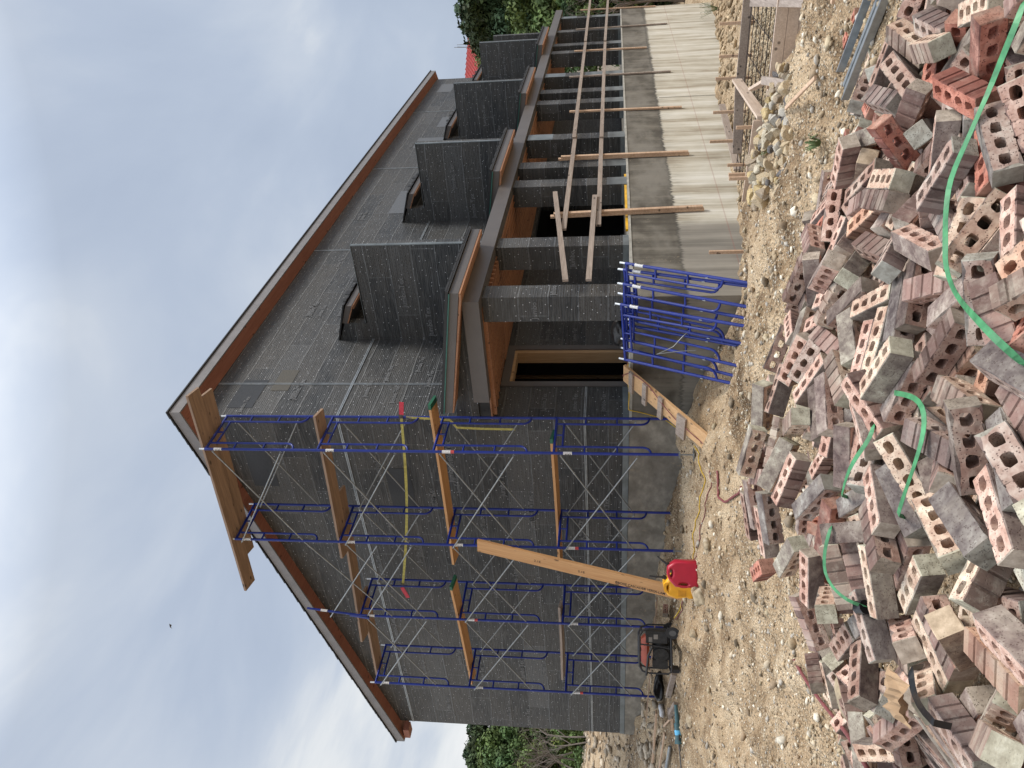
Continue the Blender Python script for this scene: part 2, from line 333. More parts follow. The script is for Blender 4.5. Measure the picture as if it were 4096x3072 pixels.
def brickm(name,kind):
    m,t=mat(name); tc=t.n('ShaderNodeTexCoord').outputs['Object']
    oi=t.n('ShaderNodeObjectInfo'); rnd=oi.outputs['Random']
    off=t.cxyz(t.m('MULTIPLY',rnd,31.),t.m('MULTIPLY',rnd,17.),t.m('MULTIPLY',rnd,7.))
    va=t.n('ShaderNodeVectorMath',operation='ADD'); t.nt.links.new(tc,va.inputs[0]); t.nt.links.new(off,va.inputs[1]); P=va.outputs[0]
    big=t.noise(P,5,4,.6,.4); med=t.noise(P,24,5,.65); fine=t.noise(P,110,3,.7)
    pit=t.n('ShaderNodeTexVoronoi',feature='F1',i={'Scale':150.,'Randomness':1.}); t.nt.links.new(P,pit.inputs['Vector'])
    pr=t.xyz(pit.outputs['Color'])[0]
    pm=t.m('MULTIPLY',t.ramp(pit.outputs['Distance'],[(.0,1.),(.3,1.),(.45,0.)]),t.ramp(pr,[(.72,0.),(.8,1.)]))
    if kind=='core':
        col=t.ramp(t.m('ADD',t.m('MULTIPLY',big,.5),t.m('MULTIPLY',med,.5)),[(.36,(.31,.18,.14)),(.47,(.46,.315,.25)),(.56,(.60,.46,.375)),(.66,(.74,.635,.53))])
        col=t.mix(t.m('MULTIPLY',pm,.75),col,(.11,.06,.05))
    elif kind=='side':
        col=t.ramp(t.m('ADD',t.m('MULTIPLY',big,.55),t.m('MULTIPLY',med,.45)),[(.36,(.095,.072,.068)),(.46,(.18,.145,.13)),(.56,(.30,.26,.225)),(.66,(.52,.49,.43))])
        col=t.mix(t.m('MULTIPLY',pm,.6),col,(.09,.055,.045))
    elif kind=='end':
        col=t.ramp(t.m('ADD',t.m('MULTIPLY',big,.5),t.m('MULTIPLY',med,.5)),[(.36,(.22,.19,.15)),(.48,(.38,.345,.28)),(.58,(.52,.485,.40)),(.68,(.68,.65,.57))])
        col=t.mix(t.m('MULTIPLY',pm,.5),col,(.12,.10,.08))
    elif kind=='rib':
        x=t.xyz(tc)[0]; s=t.n('ShaderNodeTexWhiteNoise',noise_dimensions='2D'); t.nt.links.new(t.cxyz(t.m('FLOOR',t.m('MULTIPLY',t.m('ADD',x,.5),21.)),t.m('MULTIPLY',rnd,99.),0),s.inputs['Vector'])
        k=t.m('ADD',t.m('MULTIPLY',s.outputs['Value'],.45),t.m('MULTIPLY',big,.55))
        col=t.ramp(k,[(.2,(.10,.072,.062)),(.4,(.19,.13,.112)),(.6,(.29,.20,.17)),(.8,(.40,.345,.295))])
        col=t.mix(t.m('MULTIPLY',t.ramp(med,[(.5,0.),(.7,1.)]),.45),col,(.42,.37,.32))
    col=t.mix(1.,col,oi.outputs['Color'],'MULTIPLY')
    dust=t.noise(P,9,4,.6); col=t.mix(t.m('MULTIPLY',t.ramp(dust,[(.52,0.),(.72,1.)]),.35),col,(.46,.41,.33))
    t.lk(col,'Base Color'); t.p.inputs['Roughness'].default_value=.88; t.p.inputs['Specular IOR Level'].default_value=.2
    h=t.m('SUBTRACT',t.m('ADD',t.m('MULTIPLY',med,.8),t.m('MULTIPLY',fine,.5)),t.m('MULTIPLY',pm,.8)); bump(t,h,.6,.004); return m
MEM=membrane(); CONL=concrete_left(); CONP=concrete_porch(); EARTH=earth(); STONE=stone(); ROCK=rockm()
BR=[brickm('brick_cored_face','core'),brickm('brick_plain_face','side'),brickm('brick_ribbed_face','rib'),brickm('brick_end_face','end')]
TRIM=simple('taupe_metal_trim',(.105,.095,.090),.45,0,.10,2,.05)
TRIMR=simple('grey_fascia_paint',(.20,.195,.20),.55,0,.14,3,.05)
BLACK=simple('black_roof_underlay',(.018,.019,.021),.6,0,.2,5,.2)
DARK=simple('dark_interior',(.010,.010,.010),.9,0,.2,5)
GALV=simple('galvanised_steel',(.27,.285,.29),.45,.6,.22,14)
FLASH=simple('grey_flashing',(.17,.195,.205),.42,.3,.30,3,.1)
LETT=simple('printed_lettering',(.145,.15,.155),.6,0,.35,9)
JOINT=simple('control_joint_strip',(.34,.37,.39),.4,.4,.3,6)
SOFF=wood('stained_soffit_board',(.22,.085,.055),(.34,.145,.10),0,.8)
PWOOD=wood('stained_porch_board',(.22,.10,.055),(.42,.215,.115),0,.9)
PLY=wood('new_lumber',(.46,.27,.125),(.66,.42,.22),0,1.)
PLYX=wood('jamb_lumber',(.40,.24,.12),(.60,.40,.22),2,1.)
OLDW=wood('weathered_lumber',(.20,.155,.125),(.42,.35,.295),0,1.3)
PNK=wood('post_lumber',(.42,.27,.17),(.66,.475,.33),0,1.)
SCAF=wood('scaffold_plank_wood',(.19,.125,.085),(.37,.25,.165),0,.9)
GREYW=wood('dark_grey_timber',(.10,.088,.078),(.25,.225,.20),0,1.3)
FORMW=wood('form_board_wood',(.44,.33,.25),(.68,.55,.44),0,1.2)
LVL=wood('laminated_beam_wood',(.44,.22,.085),(.62,.36,.16),0,1.)
BLUE=simple('blue_scaffold_paint',(.005,.020,.20),.36,0,.22,7)
PINW=simple('bright_pin_metal',(.62,.66,.70),.4,.2,.15,20)
WHITE=simple('white_sticker',(.62,.62,.62),.5,0,.35,80)
REDS=simple('red_sticker',(.5,.06,.06),.5)
GREENP=simple('green_end_paint',(.012,.10,.05),.5)
INK=simple('black_ink',(.02,.018,.016),.7)
YSTRAP=simple('yellow_webbing',(.42,.38,.10),.7,0,.3,20)
REDH=simple('red_ratchet_handle',(.55,.03,.06),.45)
GBAND=simple('green_plastic_band',(.055,.235,.095),.5,0,.45,14)
BBAND=simple('black_plastic_sheet',(.012,.012,.013),.35)
YPL=simple('yellow_plastic',(.80,.39,.015),.38,0,.08,9,.05)
RPL=simple('red_plastic',(.42,.012,.035),.38,0,.08,9,.05)
RUB=simple('black_rubber',(.02,.02,.022),.6,0,.3,20,.1)
ENG=simple('grimy_black_metal',(.03,.03,.03),.5,.2,.5,20,.1)
TANK=simple('faded_red_tank',(.30,.055,.025),.5,0,.25,8)
CORDY=simple('yellow_cord',(.62,.40,.03),.5); CORDR=simple('dull_red_hose',(.19,.055,.055),.6,0,.3,12)
LEVY=simple('yellow_level_paint',(.75,.42,.02),.4)
REBAR=simple('rusty_rebar',(.035,.027,.024),.8,.2,.4,30)
STEEL=simple('worn_steel',(.12,.11,.10),.45,.6,.3,15); TEAL=simple('teal_tool_housing',(.045,.11,.12),.5); LBLUE=simple('light_blue_label',(.12,.45,.70),.5)
PAPER=simple('brown_paper',(.36,.24,.14),.85,0,.3,7,.3,bs=25)
GRASS=simple('green_grass',(.09,.13,.045),.8,0,.4,12)
LEAFM=[]
for nm,c in (('dark_juniper_leaves',(.040,.065,.028)),('mid_green_leaves',(.072,.115,.038)),('yellow_green_leaves',(.105,.145,.045))):
    m,t=mat(nm); at=t.n('ShaderNodeAttribute',attribute_name='Col')
    oi=t.n('ShaderNodeObjectInfo')
    t.lk(t.mix(1.,at.outputs['Color'],tuple(c),'MULTIPLY'),'Base Color'); t.p.inputs['Roughness'].default_value=.7; t.p.inputs['Specular IOR Level'].default_value=.2
    LEAFM.append(m)
BARK=simple('grey_bark',(.16,.135,.115),.9,0,.3,6,.3)
REDRF=simple('red_metal_roof',(.36,.04,.03),.5); STUC=simple('pale_stucco',(.45,.42,.37),.9)
# terrain height, a smooth surface through surveyed points
_CP=np.array([(-10.7,-8.2,-1.4),(-9.2,-6.9,-1.37),(-8.9,-5.1,-1.35),(-7.9,-3.3,-1.35),(-6.3,-.4,-1.33),(-4.2,2.8,-1.2),(-6,6,-1.0),(-3,6,-.9),(-1.3,6,-.69),(-1.3,3.9,-.85),(-1.3,1.95,-.97),
(0,0,-1.05),(-1.2,-.13,-1.09),(0,9.5,-.27),(-3,10,-.45),(0,-1.2,-1.38),(0,-2.4,-1.7),(1.7,-2.6,-2.03),(6.8,-2.6,-2.39),(14.8,-2.6,-3.06),(24.8,-2.6,-3.73),(.2,-3.8,-1.66),(.2,-5.4,-2.02),(.2,-6.3,-2.18),
(-1.4,-1.8,-1.47),(-1.4,-3.3,-1.6),(-2.4,-2.2,-1.36),(-3.2,-4,-1.38),(-6.5,-5.25,-1.37),(-3.3,-6.2,-1.5),(-2,-7,-1.75),(-4.5,-9,-1.5),(-1,-9,-2.1),(0,-12,-2.3),(5,-7,-2.45),(3,-4.5,-2.2),(10,-8,-2.9),(25,-10,-3.9),(-8,-12,-1.5),(-16,-12,-1.5),(-14,-4,-1.35),(-12,4,-1.1),
(3,15.4,.78),(-3,15,.2),(6,22,1.5),(-8,14,-.3),(12,12,.3),(12,3,-.6),(25,3,-1.5),(40,-12,-3.6),(40,5,-1.5)],float)
def _k(r): return np.where(r>1e-9,r*r*np.log(r+1e-12),0)
def _fit():
    P=_CP[:,:2];n=len(P)
    r=np.hypot(P[:,None,0]-P[None,:,0],P[:,None,1]-P[None,:,1])
    A=np.zeros((n+3,n+3));A[:n,:n]=_k(r)+np.eye(n)*.3;A[:n,n]=1;A[:n,n+1:]=P;A[n,:n]=1;A[n+1:,:n]=P.T
    return np.linalg.solve(A,np.r_[_CP[:,2],0,0,0])
_W=_fit()
def gz(x,y):
    x=np.asarray(x,float);y=np.asarray(y,float);s=x.shape;x=x.ravel();y=y.ravel()
    out=np.empty_like(x)
    for i in range(0,len(x),20000):
        X=x[i:i+20000];Y=y[i:i+20000]
        r=np.hypot(X[:,None]-_CP[None,:,0],Y[:,None]-_CP[None,:,1])
        z=_k(r)@_W[:-3]+_W[-3]+_W[-2]*X+_W[-1]*Y
        d=np.hypot(X-3,Y-0);w=1/(1+np.exp((d-30)/3.))
        far=np.where(Y>2,1.5,-3.0)+0*X; far=-.8+2.4*np.tanh((Y-4)/12.)
        out[i:i+20000]=z*w+far*(1-w)
    return out.reshape(s)
# ---------------------------------------------------------------- ground
def build_ground():
    hd=math.pi/2-YAW
    A=np.concatenate([np.arange(-180,-44,4.),np.arange(-44,44.01,.28),np.arange(48,180.1,4.)])*PI/180+hd
    R_=[0.02]; r=.35
    while r<420: R_.append(r); r*=1.0125 if r<16 else (1.03 if r<45 else 1.09)
    R_=np.array(R_); AA,RR=np.meshgrid(A,R_)
    X=CAM[0]+RR*np.cos(AA);Y=CAM[1]+RR*np.sin(AA);Z=gz(X,Y)
    rs=np.random.RandomState(3)
    for k in range(26):                      # rough dug earth, several scales
        wl=[3.2,2.1,1.4,.9,.6,.42,.3,.22,.16][k%9]; am=.010*wl**.75
        th=rs.uniform(0,2*PI);ph=rs.uniform(0,6.28); wv=am*np.sin(2*PI*(X*math.cos(th)+Y*math.sin(th))/wl+ph+1.7*np.sin(2*PI*(Y*math.cos(th*1.7)-X*math.sin(th*1.3))/(wl*1.9)+ph*2))
        nearwall=np.clip((RR<60)*1.,0,1); Z=Z+wv*nearwall*(RR>2*wl*.0)
    mid=np.clip((RR-4.5)/1.5,0,1)*np.clip((26-RR)/8,0,1)
    for wl,am,th,ph in ((1.7,.035,2.2,.3),(.95,.022,.9,1.1),(.55,.016,1.6,2.),(.33,.010,.4,.7),(2.6,.03,-.6,.5)):
        q_=np.sin(2*PI*(X*math.cos(th)+Y*math.sin(th))/wl+ph+1.9*np.sin(2*PI*(Y*math.cos(th)-X*math.sin(th))/(wl*1.4)+ph)); Z=Z+mid*am*(1-np.abs(q_))*1.3
    pit=np.exp(-((X+1.6)**2/1.6+(Y+5.6)**2/1.2)); 
    berm=.10*np.exp(-(((X+4.3)*.82+(Y+1.2)*-.57)**2)/.9)*np.exp(-((Y-0.5)**2)/14.)
    heap=.24*np.exp(-((X+.55)**2/.20+(Y+.05)**2/.22))+.13*np.exp(-((X+.9)**2/.3+(Y+1.1)**2/.3))
    Z=Z+berm+heap
    # a rut running between the heap and the house, and dug mounds on the right slope
    dl=(X+4.75)*.66-(Y-1.2)*.75; al=(X+4.75)*.75+(Y-1.2)*.66
    rut=np.exp(-(dl+.12*np.sin(al*1.9))**2/.05)*np.clip((al+4.6)/1.,0,1)*np.clip((4.5-al)/1.,0,1)
    Z=Z-.085*rut+.06*np.exp(-(dl-.45+.1*np.sin(al*2.3))**2/.06)*np.clip((al+4.6)/1.,0,1)*np.clip((4.5-al)/1.,0,1)
    for mx,my,mh,mr in ((-3.6,-5.3,.10,.35),(-3.1,-6.1,.13,.30),(-2.9,-4.6,.08,.4),(-3.9,-6.7,.09,.3),(-2.6,-6.8,.14,.4),(-1.9,-3.9,.09,.3),(-3.3,-7.4,.12,.35),(-2.2,-2.9,.07,.35),(-1.0,.5,.09,.35),(-.5,1.1,.10,.3)): Z=Z+mh*np.exp(-((X-mx)**2+(Y-my)**2*1.4)/mr**2)
    inside=(X>.12)&(Y>.12)&(X<24)&(Y<9.2); Z=np.where(inside,np.minimum(Z,-.5),Z)
    n,m_=AA.shape; idx=np.arange(n*m_).reshape(n,m_)
    q=np.stack([idx[:-1,:-1],idx[:-1,1:],idx[1:,1:],idx[1:,:-1]],-1).reshape(-1,4)
    me=bpy.data.meshes.new('ground'); me.vertices.add(n*m_); me.vertices.foreach_set('co',np.stack([X,Y,Z],-1).astype('f').ravel())
    me.loops.add(len(q)*4); me.loops.foreach_set('vertex_index',q.astype('i').ravel())
    me.polygons.add(len(q)); me.polygons.foreach_set('loop_start',np.arange(0,len(q)*4,4,dtype='i')); me.polygons.foreach_set('use_smooth',np.ones(len(q),bool))
    me.update(); me.validate(); me.materials.append(EARTH)
    o=bpy.data.objects.new('ground',me); COL.objects.link(o); tag(o,'tan gravelly earth of the building site','ground',kind='structure')
    o.data.flip_normals() if me.polygons[5000].normal.z<0 else None
    return o
GROUND=build_ground()
_sc=None
from mathutils.bvhtree import BVHTree
_gb=BVHTree.FromPolygons([v.co for v in GROUND.data.vertices],[tuple(p.vertices) for p in GROUND.data.polygons])
def gh(x,y):
    h=_gb.ray_cast(Vector((x,y,30)),Vector((0,0,-1)),80)
    return h[0].z if h[0] is not None else -1.5
def ghs(X,Y): return np.array([gh(a,b) for a,b in zip(X,Y)])
def scatter_stones(name,pos,size,cols,flat,label,seed,mats=STONE,kind='stuff'):
    rs=np.random.RandomState(seed); n=len(pos)
    bv=np.array([(1,0,0),(-1,0,0),(0,1,0),(0,-1,0),(0,0,1),(0,0,-1),(.6,.6,.55),(-.6,.6,.55),(-.6,-.6,.55),(.6,-.6,.55)],float)
    bf=np.array([(4,6,7),(4,7,8),(4,8,9),(4,9,6),(0,6,9),(2,7,6),(1,8,7),(3,9,8),(0,2,6),(2,1,7),(1,3,8),(3,0,9),(5,2,0),(5,1,2),(5,3,1),(5,0,3)])
    V=np.repeat(bv[None],n,0)*(1+rs.uniform(-.28,.28,(n,10,1)))
    V*=np.stack([np.ones(n),rs.uniform(.6,1,n),flat*rs.uniform(.7,1.1,n)],-1)[:,None]
    a=rs.uniform(0,2*PI,n);ti=rs.normal(0,.35,n)
    ca,sa,ct,st=np.cos(a),np.sin(a),np.cos(ti),np.sin(ti)
    x,y,z=V[...,0].copy(),V[...,1].copy(),V[...,2].copy()
    x,z=x*ct[:,None]+z*st[:,None],-x*st[:,None]+z*ct[:,None]; x,y=x*ca[:,None]-y*sa[:,None],x*sa[:,None]+y*ca[:,None]
    V=np.stack([x,y,z],-1)*np.asarray(size)[:,None,None]+pos[:,None]
    F=(bf[None]+np.arange(n)[:,None,None]*10).reshape(-1,3)
    me=bpy.data.meshes.new(name); me.vertices.add(n*10); me.vertices.foreach_set('co',V.astype('f').ravel())
    me.loops.add(len(F)*3); me.loops.foreach_set('vertex_index',F.astype('i').ravel()); me.polygons.add(len(F)); me.polygons.foreach_set('loop_start',np.arange(0,len(F)*3,3,dtype='i'))
    me.update(); me.validate()
    ca_=me.color_attributes.new('Col','FLOAT_COLOR','POINT'); c=np.concatenate([np.repeat(cols,10,0),np.ones((n*10,1))],1); ca_.data.foreach_set('color',c.astype('f').ravel())
    me.materials.append(mats); o=bpy.data.objects.new(name,me); COL.objects.link(o); tag(o,label,'gravel',kind=kind); return o
def stones():
    rs=np.random.RandomState(8); hd=math.pi/2-YAW
    pal=np.array([(.62,.52,.38),(.48,.37,.24),(.76,.69,.56),(.36,.27,.18),(.26,.21,.15),(.55,.45,.30),(.46,.42,.36)])
    def pts(n,r0,r1,pw=1.):
        a=rs.uniform(-.52,.54,n)+hd; r=r0+(r1-r0)*rs.uniform(0,1,n)**pw
        return CAM[0]+r*np.cos(a),CAM[1]+r*np.sin(a),r
    for nm,n,r0,r1,s0,s1,lab,seed in (('fine_gravel',34000,2.2,9.5,.004,.013,'fine pale gravel strewn over the near ground',1),('coarse_gravel',15000,3.,24,.010,.032,'coarse tan gravel strewn over the site',2),('earth_clods',900,4.5,22,.028,.075,'clods and broken stone lying about the dug earth',5)):
        x,y,r=pts(n,r0,r1); ok=(x<-.03)|((y<-2.5)); x,y=x[ok],y[ok]; z=ghs(x,y)
        sz=s0+(s1-s0)*rs.uniform(0,1,len(x))**2.2
        cols=pal[rs.randint(0,7,len(x))]*rs.uniform(.7,1.2,(len(x),1))
        scatter_stones(nm,np.stack([x,y,z+sz*.25],-1),sz,cols,.7,lab,seed)
stones()
rs=np.random.RandomState(51); nn=3000; A_=rs.uniform(.05,.50,nn)+math.pi/2-YAW; R2=rs.uniform(17,34,nn); X_=CAM[0]+R2*np.cos(A_); Y_=CAM[1]+R2*np.sin(A_); ok=(X_<-.3)|(Y_>9.9); X_,Y_=X_[ok],Y_[ok]
sz=.03+.13*rs.uniform(0,1,len(X_))**3
scatter_stones('bank_rubble',np.stack([X_,Y_,ghs(X_,Y_)+sz*.2],-1),sz,np.array([.50,.42,.32])*rs.uniform(.5,1.4,(len(X_),1)),.6,'broken pale rubble on the bank behind the house',9)
rs=np.random.RandomState(52); nn=2600; X_=rs.uniform(3.1,24,nn); Y_=-2.5-rs.uniform(0,1,nn)**1.3*6.5
sz=.02+.12*rs.uniform(0,1,nn)**3.5
scatter_stones('pit_rubble',np.stack([X_,Y_,ghs(X_,Y_)+sz*.2],-1),sz,np.array([.48,.37,.24])*rs.uniform(.45,1.4,(nn,1)),.65,'rubble and clods in the dug ground along the porch wall',19)
# ---------------------------------------------------------------- the house under construction
B=empty('house',(0,0,0),'unfinished house wrapped in dark building paper with a shed roof and a porch','house')
ZT=lambda y:7.9-.25*y
# left (gable) wall, facing -x
m=MB(); m.prism([(0,0,0),(0,9.52,0),(0,9.52,ZT(9.52)),(0,0,ZT(0))],(.2,0,0)); recalc(m.build('end_wall',MEM,B))
# right wall, facing -y, with openings
m=MB(); ops=[(1.08,2.19,0,2.18)]+[(7.5+5.95*k,9.7+5.95*k,0,2.25) for k in range(3)]
xc=.2
for a,b,z0,z1 in ops:
    m.box((xc,0,0),(a,.2,7.85)); m.box((a,0,z1),(b,.2,7.85)); xc=b
m.box((xc,0,0),(24.2,.2,7.85)); m.prism([(.2,0,7.85),(24.2,0,7.85),(24.2,0,7.9),(.2,0,7.9)],(0,.2,0)); m.build('long_wall',MEM,B)
m=MB(); m.box((24.0,.2,0),(24.2,9.5,ZT(9.5))); m.box((.2,9.3,0),(24,9.5,5.5)); m.build('rear_wall',MEM,B)
# interior
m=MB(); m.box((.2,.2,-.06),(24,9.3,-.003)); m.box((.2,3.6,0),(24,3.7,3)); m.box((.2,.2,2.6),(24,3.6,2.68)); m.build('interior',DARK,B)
# door opening
m=MB(); m.box((.94,-.03,2.18),(2.33,.0,2.33)); m.box((.94,-.03,0),(1.08,0,2.18)); m.box((2.19,-.03,0),(2.33,0,2.18)); df=m.build('door_frame',TRIM,B)
m=MB(); m.box((1.08,.0,0),(1.12,.2,2.18)); m.box((2.10,.0,0),(2.19,.24,2.18)); m.box((1.12,0,2.13),(2.10,.2,2.18)); m.build('door_jamb',PLYX,df)
m=MB(); m.box((2.0,.9,0),(2.09,.94,2.6)); m.box((1.30,1.4,1.1),(1.42,1.44,2.6)) ; m.box((3.0,1.2,0),(3.09,1.24,2.6)); m.build('wall_stud',PLYX,B)
# roof
y0,y1,x0,x1=-.28,9.9,-.28,24.45
m=MB(); m.prism([(x0,y0,ZT(y0)+.02),(x0,y1,ZT(y1)+.02),(x0,y1,ZT(y1)+.20),(x0,y0,ZT(y0)+.20)],(x1-x0,0,0)); roof=recalc(m.build('roof',BLACK,B))
m=MB(); m.prism([(x0,y0,ZT(y0)-.008),(x0,y1,ZT(y1)-.008),(x0,y1,ZT(y1)+.02),(x0,y0,ZT(y0)+.02)],(x1-x0,0,0))
m.box((x0+.03,9.53,ZT(9.9)-.16),(x0+.27,9.86,ZT(9.9)-.02)); recalc(m.build('soffit',SOFF,roof))
m=MB(); m.prism([(x0-.03,y0-.03,ZT(y0)-.012),(x0-.03,y1,ZT(y1)-.012),(x0-.03,y1,ZT(y1)+.19),(x0-.03,y0-.03,ZT(y0)+.19)],(.03,0,0))
m.box((x0,y0-.03,ZT(y0)-.012),(x1,y0,ZT(y0)+.19)); m.prism([(x0-.03,y1,ZT(y1)-.012),(x1,y1,ZT(y1)-.012),(x1,y1,ZT(y1)+.19),(x0-.03,y1,ZT(y1)+.19)],(0,.03,0)); recalc(m.build('fascia',TRIMR,roof))
m=MB(); rr=random.Random(2); ys=np.linspace(y0-.05,y1+.05,70); pts=[(x0-.06-.012*rr.random(),y,ZT(y)+.205) for y in ys]
for i in range(69):
    z=rr.uniform(.205,.222); m.prism([(x0-.06,ys[i],ZT(ys[i])+.198),(x0-.06,ys[i+1],ZT(ys[i+1])+.198),(x0-.06,ys[i+1],ZT(ys[i+1])+z+.01),(x0-.06,ys[i],ZT(ys[i])+z)],(.5,0,0))
m.prism([(x0-.05,y0-.06,ZT(y0)+.197),(x0-.05,y0+.4,ZT(y0+.4)+.203),(x0-.05,y0+.4,ZT(y0+.4)+.222),(x0-.05,y0-.06,ZT(y0)+.222)],(x1-x0+.08,0,0)); recalc(m.build('roof_underlay',BLACK,roof))
# trims on the walls
m=MB()
for z,h in ((5.165,.018),(5.195,.018),(.735,.014),(.760,.014)):
    m.box((-.012,-.012,z),(0,9.52,z+h)); m.box((0,-.012,z),(24.2 if z>3 else .94,0,z+h))
for z0_,z1_,xs in ((3.2,7.88,(1.02,6.98,12.98,19.2)),):
    for xx in xs:
        for d in (-.02,.012): m.box((xx+d,-.013,z0_ if xx<2 else 5.25),(xx+d+.012,-.001,z1_))
m.build('control_joint',JOINT,B)
m=MB(); m.box((-.012,0,0),(0,9.53,.10)); m.box((0,-.012,0),(.94,0,.10)); m.box((2.33,-.012,0),(7.5,0,.10)); m.box((-.02,0,-.012),(0,9.53,0.004)); m.build('base_flashing',FLASH,B)
# patches of paper, corner wraps
m=MB(); rr=random.Random(9)
def patch(mb,u,z,w,h,face,th=.006):
    if face=='x': mb.add([(-th,u,z),(-th,u+w,z+rr.uniform(-.03,.03)),(-th,u+w,z+h),(-th,u,z+h+rr.uniform(-.03,.03))],[(0,3,2,1)])
    else: mb.add([(u,-th,z),(u+w,-th,z),(u+w,-th,z+h),(u,-th,z+h)],[(0,1,2,3)])
PATCHM=[]
for nm,c in (('dark_paper_patch',(.026,.029,.034)),('light_paper_patch',(.115,.122,.130)),('brown_paper_patch',(.085,.078,.062))):
    mm,t=mat(nm); tc=t.n('ShaderNodeTexCoord').outputs['Object']; n=t.noise(t.map(tc,(5,5,30)),3,4,.65)
    t.lk(t.ramp(n,[(.35,tuple(a*.75 for a in c)),(.7,tuple(a*1.35 for a in c))]),'Base Color'); t.p.inputs['Roughness'].default_value=.5; bump(t,n,.4,.006); PATCHM.append(mm)
for k,(mt,ls) in enumerate(zip(PATCHM,(
   [('x',.6,6.7,1.1,.5),('x',1.2,4.05,1.0,.45),('y',.25,6.9,.9,.5)],
   [('y',9.3,5.75,1.7,.75),('y',14.9,6.0,1.1,1.0),('y',22.0,6.9,1.3,.6),('y',17.2,5.7,1.2,.9)],
   [('y',.8,6.4,.7,.35),('y',12.2,5.3,1.5,.7)]))):
    for f,u,z,w,h in ls: m=MB(); patch(m,u,z,w,h,f); m.build('paper_patch',mt,B)
# printed lettering
rr=random.Random(4)
def jt(mb,face,u,z,s,xoff=0,yoff=0,par=None):
    mb=MB()
    if face=='x': letter(mb,'Jumbo Tex',s,(xoff-.014,u,z),(0,-1,0),(0,0,1),bold=.02)
    else: letter(mb,'Jumbo Tex',s,(u,yoff-.014,z),(1,0,0),(0,0,1),bold=.02)
    mb.build('lettering',LETT,par or B)
for k in range(46):
    u=rr.uniform(.8,9.4); z=.35+(k%11)*.47+rr.uniform(-.05,.05)
    if z<ZT(u)-.5: jt(m,'x',u,z,rr.choice([.13,.15,.11]))
for k in range(26):
    u=rr.choice([.1,.5,2.9,3.6,5.0,6.0,8.9,10,11.5,12.6,15,16.5,18]); z=5.4+rr.random()*1.9
    jt(m,'y',u,z,rr.choice([.13,.15,.11]))
for z in (.4,.9,1.45): jt(m,'y',.18,z,.12); jt(m,'y',2.5,z+.1,.11); 
for k in range(6): jt(m,'y',rr.uniform(.1,1.6),3.4+k*.28,.12)
# wing walls with window canopies
FINX=[2.646,8.69,14.6,20.5]
for i,X0 in enumerate(FINX):
    m=MB(); m.prism([(X0,0,2.55),(X0,-2.11,2.55),(X0,-2.11,5.28),(X0,-.385,5.25),(X0,-.385,5.74),(X0,0,5.90)],(.2,0,0)); w_=recalc(m.build('wing_wall',MEM,B))
    for uu,zz in ((-.9 if i%2 else -.75,4.35),(-1.0,3.25),(-.25,3.05),(-.08,3.9)): jt(None,'x',uu,zz,.15,X0,0,w_)
    m=MB(); m.box((X0-.008,-2.118,2.7),(X0+.06,-2.10,5.285)); m.box((X0-.008,-2.118,5.28),(X0+.2,-.4,5.289)); m.build('corner_flashing',FLASH,w_)
    # canopy behind the wing wall
    m=MB(); L=2.6
    m.prism([(X0+.0,-.385,5.68),(X0,-.79,5.515),(X0,-.79,5.64),(X0,-.385,5.79)],(.04,0,0)); m.prism([(X0+.04,-.79,5.515),(X0+L,-.79,5.515),(X0+L,-.79,5.64),(X0+.04,-.79,5.64)],(0,.035,0)); cn=recalc(m.build('window_canopy',TRIM,B))
    m=MB(); m.box((X0+.04,-.78,5.49),(X0+L,-.70,5.513)); m.prism([(X0+.002,-.385,5.655),(X0+.002,-.78,5.49),(X0+.002,-.78,5.513),(X0+.002,-.385,5.678)],(.06,0,0)); recalc(m.build('canopy_soffit',PWOOD,cn))
    m=MB(); m.prism([(X0+.042,0,5.80),(X0+.042,-.755,5.515),(X0+.042,-.755,5.56),(X0+.042,0,5.85)],(L,0,0)); recalc(m.build('canopy_deck',BLACK,cn))
    m=MB(); m.prism([(X0-.03,.0,5.905),(X0-.03,-.83,5.60+.055),(X0-.03,-.83,5.685),(X0-.03,0,5.94)],(L,0,0))
    for k in range(5): m.box((X0+.1+k*.3,-.84,5.66),(X0+.1+k*.3+.17,-.825,5.69+.03*rr.random()+.05*(k%2)))
    recalc(m.build('canopy_underlay',BLACK,cn))
m=MB(); m.prism([(21.6,0,2.55),(21.6,-2.11,2.55),(21.6,-2.11,4.9),(21.6,0,4.9)],(.2,0,0)); recalc(m.build('wing_wall',MEM,B))
